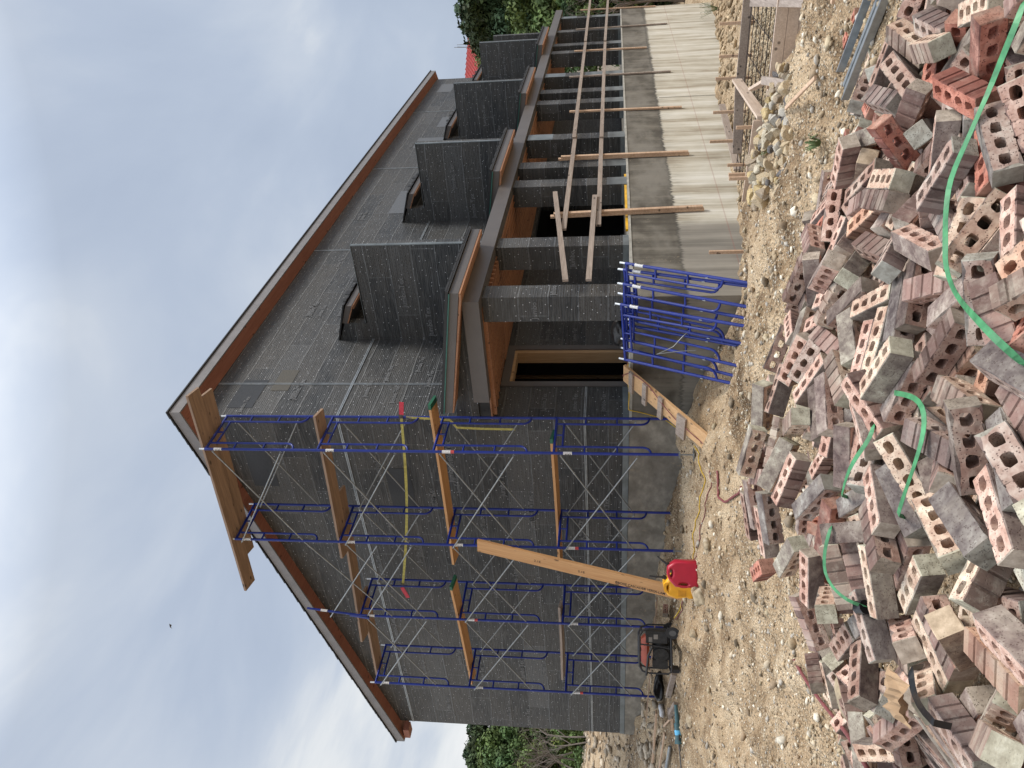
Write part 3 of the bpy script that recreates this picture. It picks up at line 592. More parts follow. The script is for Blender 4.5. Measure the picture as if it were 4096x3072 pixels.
# porch
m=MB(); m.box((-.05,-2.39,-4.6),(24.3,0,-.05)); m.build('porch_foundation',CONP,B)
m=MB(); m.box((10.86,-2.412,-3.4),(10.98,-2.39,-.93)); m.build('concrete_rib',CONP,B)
m=MB(); m.box((-.062,-2.402,-.05),(24.32,0,-.004)); m.build('porch_slab',simple('pale_slab_edge',(.36,.35,.31),.8,0,.25,6,.1),B)
m=MB(); m.box((-.02,.001,-2.4),(.2,9.53,-.0045)); m.build('foundation_wall',CONL,B)
CX=[.015,1.845,4.74,5.84,7.78,10.78,11.89,13.70,16.76,17.9,20.2,22.8]
for i,x in enumerate(CX):
    w=.40
    m=MB(); m.box((x,-2.37,.0),(x+w,-1.93,2.33)); c_=m.build('porch_column',MEM,B)
    m=MB(); m.box((x-.008,-2.378,0),(x+w+.006,-1.93,.10))
    m.build('base_flashing',FLASH,c_)
    m=MB()
    if i>1: m.box((x-.004,-2.376,.10),(x+w+.004,-2.371,.10+rr.choice([.3,.5,1.0])))
    if i in (4,7,11): m.box((x-.004,-2.376,1.7),(x+w+.004,-2.371,2.3))
    if m.v: m.build('paper_wrap',FLASH,c_)
    m=MB(); z=rr.uniform(.6,1.7); letter(m,'Jumbo',.12,(x-.012,-1.98,z),(0,-1,0),(0,0,1),bold=.02); m.build('lettering',LETT,c_); m=MB(); letter(m,'Jumbo',.12,(x+.04,-2.384,z-.3),(1,0,0),(0,0,1),bold=.02); m.build('lettering',LETT,c_)
m=MB(); m.box((-.26,-2.45,2.335),(24.3,-2.20,2.60)); m.box((-.26,-2.20,2.335),(-.06,-.52,2.60)); m.build('porch_beam',TRIM,B)
m=MB()
for k in range(16): m.box((1.72,-2.195+k*.14,2.345),(24.2,-2.195+k*.14+.128,2.37)); m.box((1.72,-2.195+k*.14-.012,2.315),(24.2,-2.195+k*.14+.006,2.345))
for k in range(11): m.box((-.055+k*.16,-2.195+.13*k*.0,2.345),(-.055+k*.16+.148,.0,2.37)); m.box((-.055+k*.16+.10,-2.195,2.28),(-.055+k*.16+.148,-.04-.05*k,2.345))
pc=m.build('porch_ceiling',PWOOD,B)
m=MB(); m.box((-.06,-2.2,2.372),(24.2,0,2.56)); m.build('ceiling_deck',BLACK,B)
m=MB(); m.prism([(-.10,0,2.56),(-.10,-2.3,2.60),(-.10,-2.3,2.63),(-.10,0,2.99)],(.1,0,0)); recalc(m.build('gable_infill',MEM,B))
PR=[(-.53,1.81),(4.68,7.45),(10.57,13.43),(16.4,19.35)]
ZR=lambda y:3.15+.157*y      # top of the porch roof
for i,(a,b) in enumerate(PR):
    yo=-2.75
    m=MB(); m.box((a,yo,ZR(yo)-.145),(b,yo+.035,ZR(yo))); m.prism([(a,yo+.035,ZR(yo)-.145),(a,-.5 if i==0 else 0,ZR(-.5 if i==0 else 0)-.145),(a,-.5 if i==0 else 0,ZR(-.5 if i==0 else 0)-.004),(a,yo+.035,ZR(yo)-.004)],(.035,0,0))
    m.prism([(b-.035,yo+.035,ZR(yo)-.145),(b-.035,0,ZR(0)-.145),(b-.035,0,ZR(0)-.004),(b-.035,yo+.035,ZR(yo)-.004)],(.035,0,0)); pr_=recalc(m.build('porch_roof',TRIM,B))
    yi=-.5 if i==0 else 0
    m=MB(); m.prism([(a+.035,yo+.035,ZR(yo)-.165),(a+.035,yi,ZR(yi)-.165),(a+.035,yi,ZR(yi)-.03),(a+.035,yo+.035,ZR(yo)-.03)],(b-a-.07,0,0))
    m.box((a+.004,yo+.006,ZR(yo)-.178),(b-.004,yo+.10,ZR(yo)-.147)); m.prism([(a+.004,yo+.10,ZR(yo)-.178),(a+.004,yi,ZR(yi)-.172),(a+.004,yi,ZR(yi)-.147),(a+.004,yo+.10,ZR(yo)-.147)],(.10,0,0)); recalc(m.build('roof_soffit',PWOOD,pr_))
    m=MB(); m.prism([(a-.03,yo-.04,ZR(yo)+.002),(a-.03,yi,ZR(yi)+.002),(a-.03,yi,ZR(yi)+.05),(a-.03,yo-.04,ZR(yo)+.045)],(b-a+.06,0,0))
    for k in range(7):     # stepped ends of the underlay turned up along the front
        xx=a+(b-a)*k/7.; m.box((xx,yo-.045,ZR(yo)+.03),(xx+.30,yo-.03,ZR(yo)+.06))
        m.box((xx+.05,yo+.3,ZR(yo)+.05),(xx+(b-a)/7.,yo+.305,ZR(yo)+.10+.025*(k%2)))
    recalc(m.build('roof_underlay',BLACK,pr_))
    m=MB(); m.prism([(a-.036,yo,ZR(yo)-.018),(a-.036,yi,ZR(yi)-.018),(a-.036,yi,ZR(yi)+.002),(a-.036,yo,ZR(yo)+.002)],(.03,0,0)); recalc(m.build('green_edge_tape',simple('teal_tape',(.03,.12,.10),.5),pr_))
# a few things seen on the porch and in the openings
m=MB(); m.box((2.55,-2.36,.0),(5.35,-2.31,.045)); lv=thing_mesh(m,'spirit_level',LEVY,'long yellow spirit level lying on the porch slab edge','level')
m=MB(); m.box((2.02,.86,1.45),(2.12,.90,1.57)); m.build('outlet_box',simple('grey_plastic_box',(.15,.19,.22),.5),B)
m=MB(); m.box((1.31,1.36,1.05),(1.42,1.40,1.15)); m.build('outlet_box',simple('blue_plastic_box',(.03,.15,.35),.5),B)
b_=MB(); rng=random.Random(5)
def lump(name,matl,c,s,seed,label,cat,sub=2,rough=.22):
    bm=bmesh.new(); bmesh.ops.create_icosphere(bm,subdivisions=sub,radius=1); r=random.Random(seed)
    ph=[(Vector((r.gauss(0,1),r.gauss(0,1),r.gauss(0,1))),r.uniform(1,3),r.uniform(0,6)) for _ in range(7)]
    for v in bm.verts:
        d=1+sum(math.sin(v.co.dot(a)*f+p) for a,f,p in ph)*rough/4; v.co=Vector((v.co.x*s[0]*d,v.co.y*s[1]*d,v.co.z*s[2]*d))
    me=bpy.data.meshes.new(name); bm.to_mesh(me); bm.free(); me.materials.append(matl)
    for p in me.polygons: p.use_smooth=True
    o=bpy.data.objects.new(name,me); COL.objects.link(o); o.location=c
    if label: tag(o,label,cat)
    return o
lump('trash_bag',BBAND,(.35,-1.55,.13),(.16,.22,.15),3,'black plastic bag slumped on the porch slab behind the stacked frames','bag',3,.35)
# ---------------------------------------------------------------- scaffold
FW,FH=.923,1.98
def frame_mesh_tree(parent):
    """frame in local coordinates: feet at z=0, legs at x=0 and x=-FW, top bar at z=FH (coupling pins above)"""
    m=MB(); r=.0235; ri=.0185
    for x in (0,-FW): m.tube([(x,0,0),(x,0,FH+.01)],r,10)
    m.tube([(0,0,FH-.01),(-FW,0,FH-.01)],r,8)
    for s,x in ((-1,0),(1,-FW)):
        xi=x+s*.165; zb=FH-1.56
        pts=[(xi,0,FH-.02),(xi,0,zb+.14)]+[(xi-s*.165*(1-math.cos(a))*.9,0,zb+.14-.13*math.sin(a)) for a in (.4,.8,1.2,1.5)]+[(x,0,zb)]
        m.tube(pts,ri,8)
        for dz in (.50,1.02): m.tube([(x,0,FH-dz),(xi,0,FH-dz)],ri*.9,6)
    m.tube([(-.165,0,FH-.14),(-FW+.165,0,FH-.14)],ri,8); m.tube([(-FW/2,0,FH),(-FW/2,0,FH-.14)],ri*.8,6)
    f=m.build('scaffold_frame',BLUE,None,(0,0,0)); f.parent=parent
    m=MB()
    for x in (0,-FW): m.tube([(x,0,FH+.01),(x,0,FH+.105)],.016,8)
    p=m.build('coupling_pin',PINW,None,(0,0,0)); p.parent=f
    m=MB()
    for x in (0,-FW):
        for dz in (.115,1.335): m.tube([(x,0,FH-dz),(x+.0,.055,FH-dz)],.006,5); m.tube([(x,.055,FH-dz+.02),(x,.055,FH-dz-.025)],.006,5)
    p=m.build('brace_stud',GALV,None,(0,0,0)); p.parent=f
    return f
def add_sticker(f,red=False):
    m=MB(); m.tube([(-FW,0,FH-.30),(-FW,0,FH-.16)],.0262,10,0,False)
    if red: m.tube([(-FW,0,FH-.36),(-FW,0,FH-.30)],.0262,10,1,False)
    else:
        for k in range(4): m.box((-FW-.0275,-.012,FH-.28+k*.026),(-FW-.025,.012,FH-.268+k*.026),2)
    s=m.build('maker_sticker',[WHITE,REDS,INK],None,(0,0,0)); s.parent=f
YL=[-.1386,1.915,3.957,5.915]; GL=[.18,.292,.293,.443]; Z1=1.222
SR=empty('scaffold',(0,0,0),'blue tubular scaffold of frames and cross braces standing along the end wall','scaffold')
proto=frame_mesh_tree(SR); first=True
XT=[-.02,0,.0,.02]
for k in range(4):
    for l in range(1,(4 if k<2 else 3)+1):
        if first: f=proto; first=False
        else:
            f=proto.copy(); COL.objects.link(f); f.parent=SR
            for ch in [c for c in proto.children if c.name.split('.')[0]!='maker_sticker']:
                c=ch.copy(); COL.objects.link(c); c.parent=f
        f.location=(-GL[k],YL[k],Z1+(l-1)*FH-FH)
        add_sticker(f,red=(l in(1,2) and (k+l)%2==0))
def pnt(k,x,z): return (-GL[k]-x,YL[k]+.055,z)
for k in range(3):
    for l in range(1,5):
        if l==4 and k>1: continue
        zt=Z1+(l-1)*FH
        for x in (0,FW):
            if l==4 and k==1:
                if x==0: continue
                a,b=pnt(k,x,zt-1.335),pnt(k+1,x,zt-FH-.70); c,d=pnt(k,x,zt-FH-.70),pnt(k+1,x,zt-FH+.60)
            else: a,b=pnt(k,x,zt-.115),pnt(k+1,x,zt-1.335); c,d=pnt(k,x,zt-1.335),pnt(k+1,x,zt-.115)
            m=MB(); m.tube([a,b],.0125,6); c2=tuple(p-(.026 if i==0 else 0) for i,p in enumerate(c)); d2=tuple(p-(.026 if i==0 else 0) for i,p in enumerate(d)); m.tube([c2,d2],.0125,6)
            mid=[(p+q)/2 for p,q in zip(a,b)]; m.tube([(mid[0]-.04,mid[1],mid[2]),(mid[0]+.015,mid[1],mid[2])],.007,5)
            m.build('cross_brace',GALV,SR)
for k in range(4):
    for x in (0,FW):
        X,Y=-GL[k]-x,YL[k]; zb=Z1-FH; g=gh(X,Y)
        if g>zb-.02: continue
        m=MB(); m.tube([(X,Y,g),(X,Y,zb+.05)],.013,6); m.tube([(X-.09,Y,zb-.01),(X+.09,Y,zb-.01)],.008,5); m.tube([(X,Y-.06,zb-.012),(X,Y+.06,zb-.012)],.008,5); m.tube([(X,Y,zb-.03),(X,Y,zb+.01)],.024,8)
        m.box((X-.075,Y-.075,g-.01),(X+.075,Y+.075,g+.006)); m.build('screw_jack',GALV,SR)
m=MB(); X=-1.25; m.tube([(X-.0,3.91,5.02),(X,3.90,5.25),(X,3.76,6.20)],.0215,10); m.beam((X,3.97,4.98),(X,3.90,5.36),.05,.05); gp=m.build('guard_post',BLUE,SR)
m=MB(); m.tube([(X,3.80,5.93),(X,3.815,5.80)],.0235,8,0,False); m.build('maker_sticker',WHITE,gp)
# planks
def plank(a,b,w,th,matl,label,cat='plank',name='scaffold_plank',group='planks on the scaffold',end=None,up=(.16,0,1),ink=None):
    a=Vector(a);b=Vector(b);L=(b-a).length; m=MB(); c=(a+b)/2
    rr=random.Random(int(L*1000)); n=6; vs=[];
    for i in range(n+1):
        x=-L/2+L*i/n; sag=-.010*math.sin(PI*i/n)
        for (yy,zz) in ((-w/2,-th/2),(w/2,-th/2),(w/2,th/2),(-w/2,th/2)): vs.append((x,yy+rr.uniform(-.002,.002),zz+sag))
    fs=[(3,2,1,0),(4*n,4*n+1,4*n+2,4*n+3)]+[(i*4+j,i*4+(j+1)%4,(i+1)*4+(j+1)%4,(i+1)*4+j) for i in range(n) for j in range(4)]
    m.add(vs,fs,0)
    o=m.build(name,[matl],None,(0,0,0)); d=(b-a).normalized(); r=Vector(up).cross(d).normalized(); u=d.cross(r).normalized()
    mt=Matrix((( d.x,r.x,u.x,c.x),(d.y,r.y,u.y,c.y),(d.z,r.z,u.z,c.z),(0,0,0,1)))
    o.matrix_world=mt; tag(o,label,cat,group)
    if end is not None:
        m=MB(); m.box((-L/2-.003,-w/2-.002,-th/2-.002),(-L/2+.10,w/2+.002,th/2+.002)); e=m.build('painted_end',end,None,(0,0,0)); e.parent=o
    return o
z4,z3,z2,z1=[Z1+k*FH+.045 for k in (3,2,1,0)]
plank((-.80,-1.12,z4+.01),(-1.24,3.16,z4+.02),.31,.045,SCAF,'outer plank of the pair on the topmost scaffold level')
plank((-.47,-.87,z4),(-.90,2.60,z4+.02),.31,.045,SCAF,'inner plank of the pair on the topmost scaffold level')
plank((-.60,-.55,z3),(-1.03,2.42,z3),.29,.045,SCAF,'plank across the third scaffold level beside the building corner')
plank((-.42,1.36,z3+.05),(-1.1,4.80,z3+.05),.27,.045,SCAF,'middle plank on the third level, overlapping the corner plank')
plank((-.70,3.85,z3+.0),(-.95,6.10,z3+.0),.29,.045,SCAF,'left plank on the third scaffold level above the shortest bay')
plank((-.50,-.74,z2),(-.66,2.90,z2),.28,.045,LVL,'green-ended orange plank on the second level beside the porch roof',end=GREENP)
plank((-1.06,3.05,z2),(-.80,6.45,z2),.28,.045,LVL,'green-ended plank at the left of the second scaffold level',end=GREENP)
plank((-.55,-.08,z1),(-.42,3.20,z1),.24,.045,LVL,'green-ended plank on the lowest level above the foundation',end=GREENP)
plank((-.92,3.76,z1),(-1.15,5.70,z1),.20,.045,OLDW,'weathered grey plank on the lowest scaffold level at left')
# ratchet strap
def ss(a,b,t_): return tuple(p+(q-p)*t_ for p,q in zip(a,b))
R_=empty('ratchet_strap',(-.2,-.3,3.9),'yellow ratchet strap with red handles pulled across the scaffold','strap')
a,b=(-.215,-.20,3.92),(-.34,4.02,4.52); m=MB(); pts=[]
for i in range(15):
    k=i/14; p=ss(a,b,k); pts.append((p[0]-.02,p[1],p[2]-.09*math.sin(PI*k)))
m.ribbon(pts,.05,[(0.2*math.sin(i*1.1),0,1) for i in range(15)],0,.003); m.build('webbing',YSTRAP,R_)
for e,d in ((a,-1),(b,1)):
    m=MB(); y=e[1]; m.box((e[0]-.045,y+d*.02-.05,e[2]-.03),(e[0]-.025,y+d*.02+.05,e[2]+.035)); m.tube([(e[0]-.03,y,e[2]-.04),(e[0]-.03,y,e[2]+.04)],.01,6); m.build('ratchet_buckle',STEEL,R_)
    m=MB(); m.beam((e[0]-.05,y+d*.06,e[2]+.02*d),(e[0]-.07,y+d*.34,e[2]-.07),.012,.08,mi=0); m.build('ratchet_handle',REDH,R_)
m=MB(); m.ribbon([(-.20,-.15,3.85),(-.21,-.13,3.4),(-.20,-.10,3.08),(-.20,-.02,3.02),(-.2,.07,2.97),(-.20,.09,2.5),(-.2,.10,1.95)],.045,[(0,1,.0)]*7,0,.003)
thing_mesh(m,'hanging_strap',YSTRAP,'loose yellow webbing hanging down the wall behind the scaffold','strap')
# leaning laminated beam with its print
a=Vector((-2.05,2.08,-.98)); b=Vector((-1.33,1.80,2.62)); d=(b-a).normalized(); wv=Vector((0,1,0)); wv=(wv-d*wv.dot(d)).normalized(); nv=d.cross(wv).normalized()
if nv.x>0: nv=-nv
RB=Matrix(((d.x,wv.x,nv.x,a.x),(d.y,wv.y,nv.y,a.y),(d.z,wv.z,nv.z,a.z),(0,0,0,1)))
L=(b-a).length; m=MB(); m.box((0,-.14,-.045),(L,.14,0)); o=m.build('laminated_beam',LVL,None,(0,0,0)); o.matrix_world=RB
tag(o,'long laminated timber beam with printed lettering leaning on the scaffold','beam')
m=MB()
# letters read from the upper end down; their tops point to the -y side
letter(m,'®BOISE CASCADE® VERSA-LAM',.082,(L*.335,.105,.002),(-1,0,0),(0,-1,0),bold=.018,sx=.72)
letter(m,'2.1E',.07,(L*.51,.05,.002),(-1,0,0),(0,-1,0),bold=.012); letter(m,'2.1E',.07,(L*.72,.05,.002),(-1,0,0),(0,-1,0),bold=.012)
o2=m.build('lettering',INK,None,(0,0,0)); o2.parent=o
# ---------------------------------------------------------------- stacked frames leaning by the porch
pairs=[(((-1.4,-3.31,-1.60),(-1.4,-2.33,-1.58)),((-.20,-3.06,.10),(-.20,-2.10,.22)),'the one farthest right with a white sticker'),
((( -1.33,-3.22,-1.58),(-1.33,-2.27,-1.56)),((-.12,-2.92,.14),(-.12,-1.95,.26)),'second from the right'),
(((-1.42,-2.95,-1.61),(-1.42,-2.0,-1.53)),((-.26,-2.75,.15),(-.26,-1.78,.24)),'in the middle'),
(((-1.38,-2.76,-1.59),(-1.38,-1.80,-1.50)),((-.16,-2.52,.15),(-.16,-1.57,.27)),'fourth from the right'),
(((-1.46,-2.69,-1.60),(-1.46,-1.71,-1.49)),((-.34,-2.42,.13),(-.34,-1.48,.26)),'farthest left, wired to its neighbour'),]
labs=['blue scaffold frame farthest right in the leaning stack by the porch','blue scaffold frame leaning second from the right in the stack','middle blue scaffold frame of the five leaning on the porch','blue scaffold frame leaning second from the left in the stack','blue scaffold frame farthest left in the leaning stack by the door ramp']
for (ft,pn,_),lb in zip(pairs,labs):
    A=Vector(ft[0]);Bf=Vector(ft[1]);P=Vector(pn[0]);Q=Vector(pn[1])
    # leg at local x=0 is the far (left in photo) one
    xd=(A-Bf); zd=((P+Q)/2-(A+Bf)/2).normalized(); xd=(xd-zd*xd.dot(zd)).normalized()   # from left foot to right foot = -local x
    lx=-xd; ly=zd.cross(lx).normalized()
    mid=(A+Bf)/2; org=mid+lx*(FW/2)
    o=copy_tree(proto); o.location=(0,0,0)
    # the copied tree carries the part name of its source
    o.name='stacked_scaffold_frame'
    o.matrix_world=Matrix(((lx.x,ly.x,zd.x,org.x),(lx.y,ly.y,zd.y,org.y),(lx.z,ly.z,zd.z,org.z+.01),(0,0,0,1)))
    tag(o,lb,'scaffold frame','blue frames leaning in a stack against the porch')
m=MB(); m.tube([(-.75,-1.80,-.42),(-.70,-1.95,-.30),(-.62,-2.15,-.38),(-.68,-2.22,-.5)],.008,5); m.tube([(-.74,-1.80,-.43),(-.70,-1.9,-.75)],.008,5)
m=MB(); m.tube([(-1.0,-1.95,-.36),(-.98,-1.99,-.46),(-.95,-2.05,-.60),(-.90,-2.18,-.72),(-.86,-2.32,-.86),(-.86,-2.33,-1.0)],.007,6); m.tube([(-1.0,-1.96,-.38),(-1.02,-2.02,-.7),(-1.02,-2.03,-.92)],.007,6)
thing_mesh(m,'bent_conduit',GALV,'bent piece of grey conduit hooked on the leaning blue frames','conduit')
# ---------------------------------------------------------------- guard rail on the porch
G=empty('guard_rail',(3.1,-2.43,0),'temporary timber guard rail nailed along the porch wall','railing')
for j,((x,zt),(xb,zb)) in enumerate([((24.15,1.6),(24.03,-1.41)),((20.27,1.64),(20.45,-1.67)),((16.76,1.55),(16.74,-.81)),((13.38,1.56),(13.49,-1.39)),((9.83,1.39),(9.82,-1.45)),((6.22,1.47),(6.27,-1.36)),((3.04,1.435),(3.21,-1.39))]):
    m=MB(); m.beam((xb,-2.425,zb),(x,-2.425,zt),.092,.040,(0,1,0)); 
    if j in (6,5): m.beam((xb+.02,-2.468,zb+.02),(x+.02,-2.468,zt-.06),.09,.038,(0,1,0))
    m.build('post',PNK if j not in (1,3) else OLDW,G)
for a,b,s in (((.22,-2.545,1.01),(3.95,-2.545,1.40),0),((.22,-2.545,.65),(3.72,-2.545,.62),0),((2.26,-2.505,1.145),(7.6,-2.505,1.15),1),((7.3,-2.545,1.165),(17.95,-2.50,1.205),1),((17.6,-2.54,1.205),(26.3,-2.54,1.24),1),((2.40,-2.505,.53),(7.4,-2.505,.54),1),((7.25,-2.545,.536),(17.7,-2.50,.544),1),((17.5,-2.54,.544),(26,-2.54,.49),1)):
    m=MB(); m.beam(a,b,.04,.089,(0,0,1)); m.build('rail',OLDW if s else GREYW if False else OLDW,G)
# ---------------------------------------------------------------- cleated ramp at the door
a=Vector((-.07,-1.0,.085)); b=Vector((-1.72,-.77,-1.20)); d=(b-a).normalized(); r=Vector((0,0,1)).cross(d).normalized(); n=d.cross(r)
if n.z<0: n=-n
RP=empty('cleated_ramp',tuple(b),'orange plank ramp with nailed cleats leading up to the door opening','ramp')
m=MB(); m.beam(a,b,.34,.045,n); m.build('ramp_board',PLY,RP)
L=(b-a).length
for k,(f,ww,of) in enumerate(((.11,.085,.02),(.27,.085,.03),(.45,.09,.03),(.68,.17,.05))):
    c=a+d*(L*f)+n*.043+r*of*(-1); m=MB(); m.beam(c-r*.23,c+r*.21,ww*1.1,.04,n); m.build('cleat',OLDW,RP)
def P_(x,y,dz=0): return (x,y,gh(x,y)+dz)
# ---------------------------------------------------------------- jerry cans
def fwd_frame(loc,ang):
    return Matrix.Translation(loc)@Matrix.Rotation(ang,4,'Z')
def slab_outline(poly,holes,th,bev,name,matl,parent,M_):
    """2D outline (x,z) with holes, thickness along y, rounded edges"""
    bm=bmesh.new(); loops=[poly]+holes; rings=[]
    lv=[(-th/2,bev),(-th/2+bev*.45,bev*.3),(-th/2+bev,0),(th/2-bev,0),(th/2-bev*.45,bev*.3),(th/2,bev)]
    def inset(lp,dist,sgn):
        n=len(lp);o=[]
        for i in range(n):
            p0=Vector(lp[i-1]);p=Vector(lp[i]);p1=Vector(lp[(i+1)%n])
            e1=(p-p0).normalized();e2=(p1-p).normalized(); nn=(Vector((-e1.y,e1.x))+Vector((-e2.y,e2.x)))
            if nn.length<1e-6: nn=Vector((-e1.y,e1.x))
            nn.normalize(); k=max(.5,nn.dot(Vector((-e1.y,e1.x)))); o.append(p+nn*(dist*sgn/k))
        return o
    def area(lp): return sum(lp[i-1][0]*lp[i][1]-lp[i][0]*lp[i-1][1] for i in range(len(lp)))
    allr=[]
    for li,lp in enumerate(loops):
        sg=1 if area(lp)>0 else -1
        if li>0: sg=-sg
        rs=[]
        for y,ins in lv:
            rs.append([bm.verts.new((q[0],y,q[1])) for q in inset(lp,ins,sg)])
        allr.append(rs)
        for a,b in zip(rs[:-1],rs[1:]):
            for i in range(len(a)): bm.faces.new((a[i-1],a[i],b[i],b[i-1]))
    for end in (0,-1):
        ed=[]
        for rs in allr:
            r=rs[end]
            for i in range(len(r)):
                e=bm.edges.get((r[i-1],r[i])) or bm.edges.new((r[i-1],r[i])); ed.append(e)
        bmesh.ops.triangle_fill(bm,use_beauty=True,edges=ed)
    bmesh.ops.recalc_face_normals(bm,faces=bm.faces)
    me=bpy.data.meshes.new(name); bm.to_mesh(me); bm.free(); me.materials.append(matl)
    for p in me.polygons: p.use_smooth=abs(p.normal.y)<.97
    me.transform(M_); o=bpy.data.objects.new(name,me); COL.objects.link(o); o.parent=parent; return o
def rnd_hole(cx,cz,rx,rz,n=12,p=2.6):
    return [(cx+rx*abs(math.cos(a))**(2/p)*(1 if math.cos(a)>0 else -1),cz+rz*abs(math.sin(a))**(2/p)*(1 if math.sin(a)>0 else -1)) for a in [2*PI*i/n+.1 for i in range(n)]]
AX=math.pi-YAW+math.pi/2   # rough yaw so that local x points to the right in the upright view
ANG=-(YAW)                  # local +x -> camera right
# red can
loc=Vector(P_(-2.50,1.02)); E_=empty('red_fuel_can',loc,'red plastic fuel can with black spout at the foot of the leaning beam','fuel can')
Mx=Matrix.Rotation(ANG+.08,4,'Z')@Matrix.Scale(1.13,4)
body=[(-.17,.0),(.15,.0),(.175,.03),(.172,.30),(.10,.40),(-.02,.405),(-.08,.385),(-.17,.30),(-.178,.10),(-.155,.05)]
slab_outline(body,[rnd_hole(.01,.355,.045,.016),rnd_hole(-.135,.19,.013,.05)],.22,.03,'can_body',RPL,E_,Mx)
m=MB(); m.tube([(.10,0,.38),(.12,0,.41)],.03,12); m.tube([(.115,0,.40),(.15,0,.455),(.215,0,.53)],[.017,.013,.009],8)
q=m.build('spout',RUB,None,(0,0,0)); q.data.transform(Mx); q.parent=E_
# yellow can
loc=Vector(P_(-2.30,1.52)); E_=empty('yellow_fuel_can',loc,'yellow plastic fuel can half behind the red one','fuel can')
Mx=Matrix.Rotation(ANG-.12,4,'Z')@Matrix.Scale(1.1,4)
body=[(-.16,.0),(.16,.0),(.17,.03),(.17,.27),(.13,.36),(.03,.42),(-.04,.42),(-.13,.36),(-.17,.24),(-.15,.10),(-.17,.06)]
slab_outline(body,[rnd_hole(-.0,.375,.04,.016)],.23,.035,'can_body',YPL,E_,Mx)
m=MB(); m.box((-.125,-.118,.11),(-.03,-.112,.22)); q=m.build('painted_grip_recess',simple('shaded_yellow_plastic',(.60,.27,.01),.45),None,(0,0,0)); q.data.transform(Mx); q.parent=E_  # flat plate, no hollow: the grip's shade is put into its darker yellow
m=MB(); m.tube([(.10,.0,.39),(.12,0,.43)],.03,12); m.tube([(.11,0,.42),(.12,-.02,.52),(.13,-.02,.62)],[.014,.012,.01],8); q=m.build('spout',RUB,None,(0,0,0)); q.data.transform(Mx); q.parent=E_
# ---------------------------------------------------------------- generator
loc=Vector(P_(-2.10,3.36)); GN=empty('portable_generator',loc,'grimy portable generator with black tube frame and wheels by the foundation','generator')
Mx=Matrix.Rotation(ANG+.16,4,'Z')@Matrix.Diagonal((.95,1,1.2,1))
def gpart(mb,name,mats):
    q=mb.build(name,mats,None,(0,0,0)); q.data.transform(Mx); q.parent=GN; return q
m=MB(); r=.016
for yy in (-.24,.24):
    m.tube([(.33,yy,.12),(.36,yy,.18),(.36,yy,.42),(.31,yy,.52),(.22,yy,.56),(-.30,yy,.56),(-.38,yy,.52),(-.41,yy,.42),(-.41,yy,.16),(-.36,yy,.11),(.33,yy,.12)],r,8)
    m.tube([(.08,yy,.55),(.06,yy,.35),(.02,yy,.11)],r*.9,6)
for x,z in ((.30,.53),(-.34,.54),(-.38,.12),(.3,.12)): m.tube([(x,-.24,z),(x,.24,z)],r*.9,8)
m.tube([(.05,-.27,.38),(-.1,-.30,.44),(-.44,-.32,.47)],.017,8)
gpart(m,'tube_frame',RUB)
m=MB(); m.add([(-.30,-.17,.42),(.20,-.17,.42),(.20,.17,.42),(-.30,.17,.42),(-.25,-.14,.53),(.15,-.14,.53),(.15,.14,.53),(-.25,.14,.53),(-.33,-.20,.455),(.23,-.20,.455),(.23,.20,.455),(-.33,.20,.455)],
 [(3,2,1,0),(4,5,6,7),(0,1,9,8),(1,2,10,9),(2,3,11,10),(3,0,8,11),(8,9,5,4),(9,10,6,5),(10,11,7,6),(11,8,4,7)]); tk=gpart(m,'fuel_tank',TANK)
m=MB(); m.tube([(-.05,0,.53),(-.05,0,.56)],.035,12); q=m.build('tank_cap',RUB,None,(0,0,0)); q.data.transform(Mx); q.parent=tk
m=MB(); m.box((-.20,-.12,.14),(.05,.14,.36)); m.tube([(-.10,-.20,.26),(-.10,-.10,.26)],.11,16)
for a in range(10): m.beam((-.10+.05*math.cos(a*.628),-.205,.26+.05*math.sin(a*.628)),(-.10+.095*math.cos(a*.628),-.205,.26+.095*math.sin(a*.628)),.012,.012,(0,1,0))
m.box((-.34,-.15,.16),(-.20,.10,.37)); gpart(m,'engine',ENG)
m=MB(); m.tube([(-.03,.0,.26),(.24,.0,.26)],.115,14); m.box((.10,-.2,.17),(.30,.18,.47)); ct=gpart(m,'control_panel',ENG)
m=MB(); m.box((.17,-.206,.30),(.25,-.2,.36)); m.box((.12,-.206,.38),(.20,-.2,.43)); q=m.build('panel_label',simple('dusty_label',(.22,.20,.18),.7),None,(0,0,0)); q.data.transform(Mx); q.parent=ct
for yy in (-.29,.29):
    m=MB(); m.tube([(.30,yy-.03,.10),(.30,yy+.03,.10)],.10,18); wh=gpart(m,'wheel',RUB)
    m=MB(); m.tube([(.30,yy-.034,.10),(.30,yy+.034,.10)],.05,12); q=m.build('rim',simple('grey_wheel_rim',(.10,.10,.10),.6),None,(0,0,0)); q.data.transform(Mx); q.parent=wh
m=MB(); m.box((-.40,-.2,0),(-.34,.2,.10)); gpart(m,'foot',RUB)
# long strip of plywood across the jacks behind the generator
m=MB(); m.beam((-1.48,2.95,-.50),(-1.62,6.2,-.39),.26,.018,(0.1,0,1)); thing_mesh(m,'plywood_strip',SCAF,'long plywood strip lying across the scaffold feet behind the generator','board')
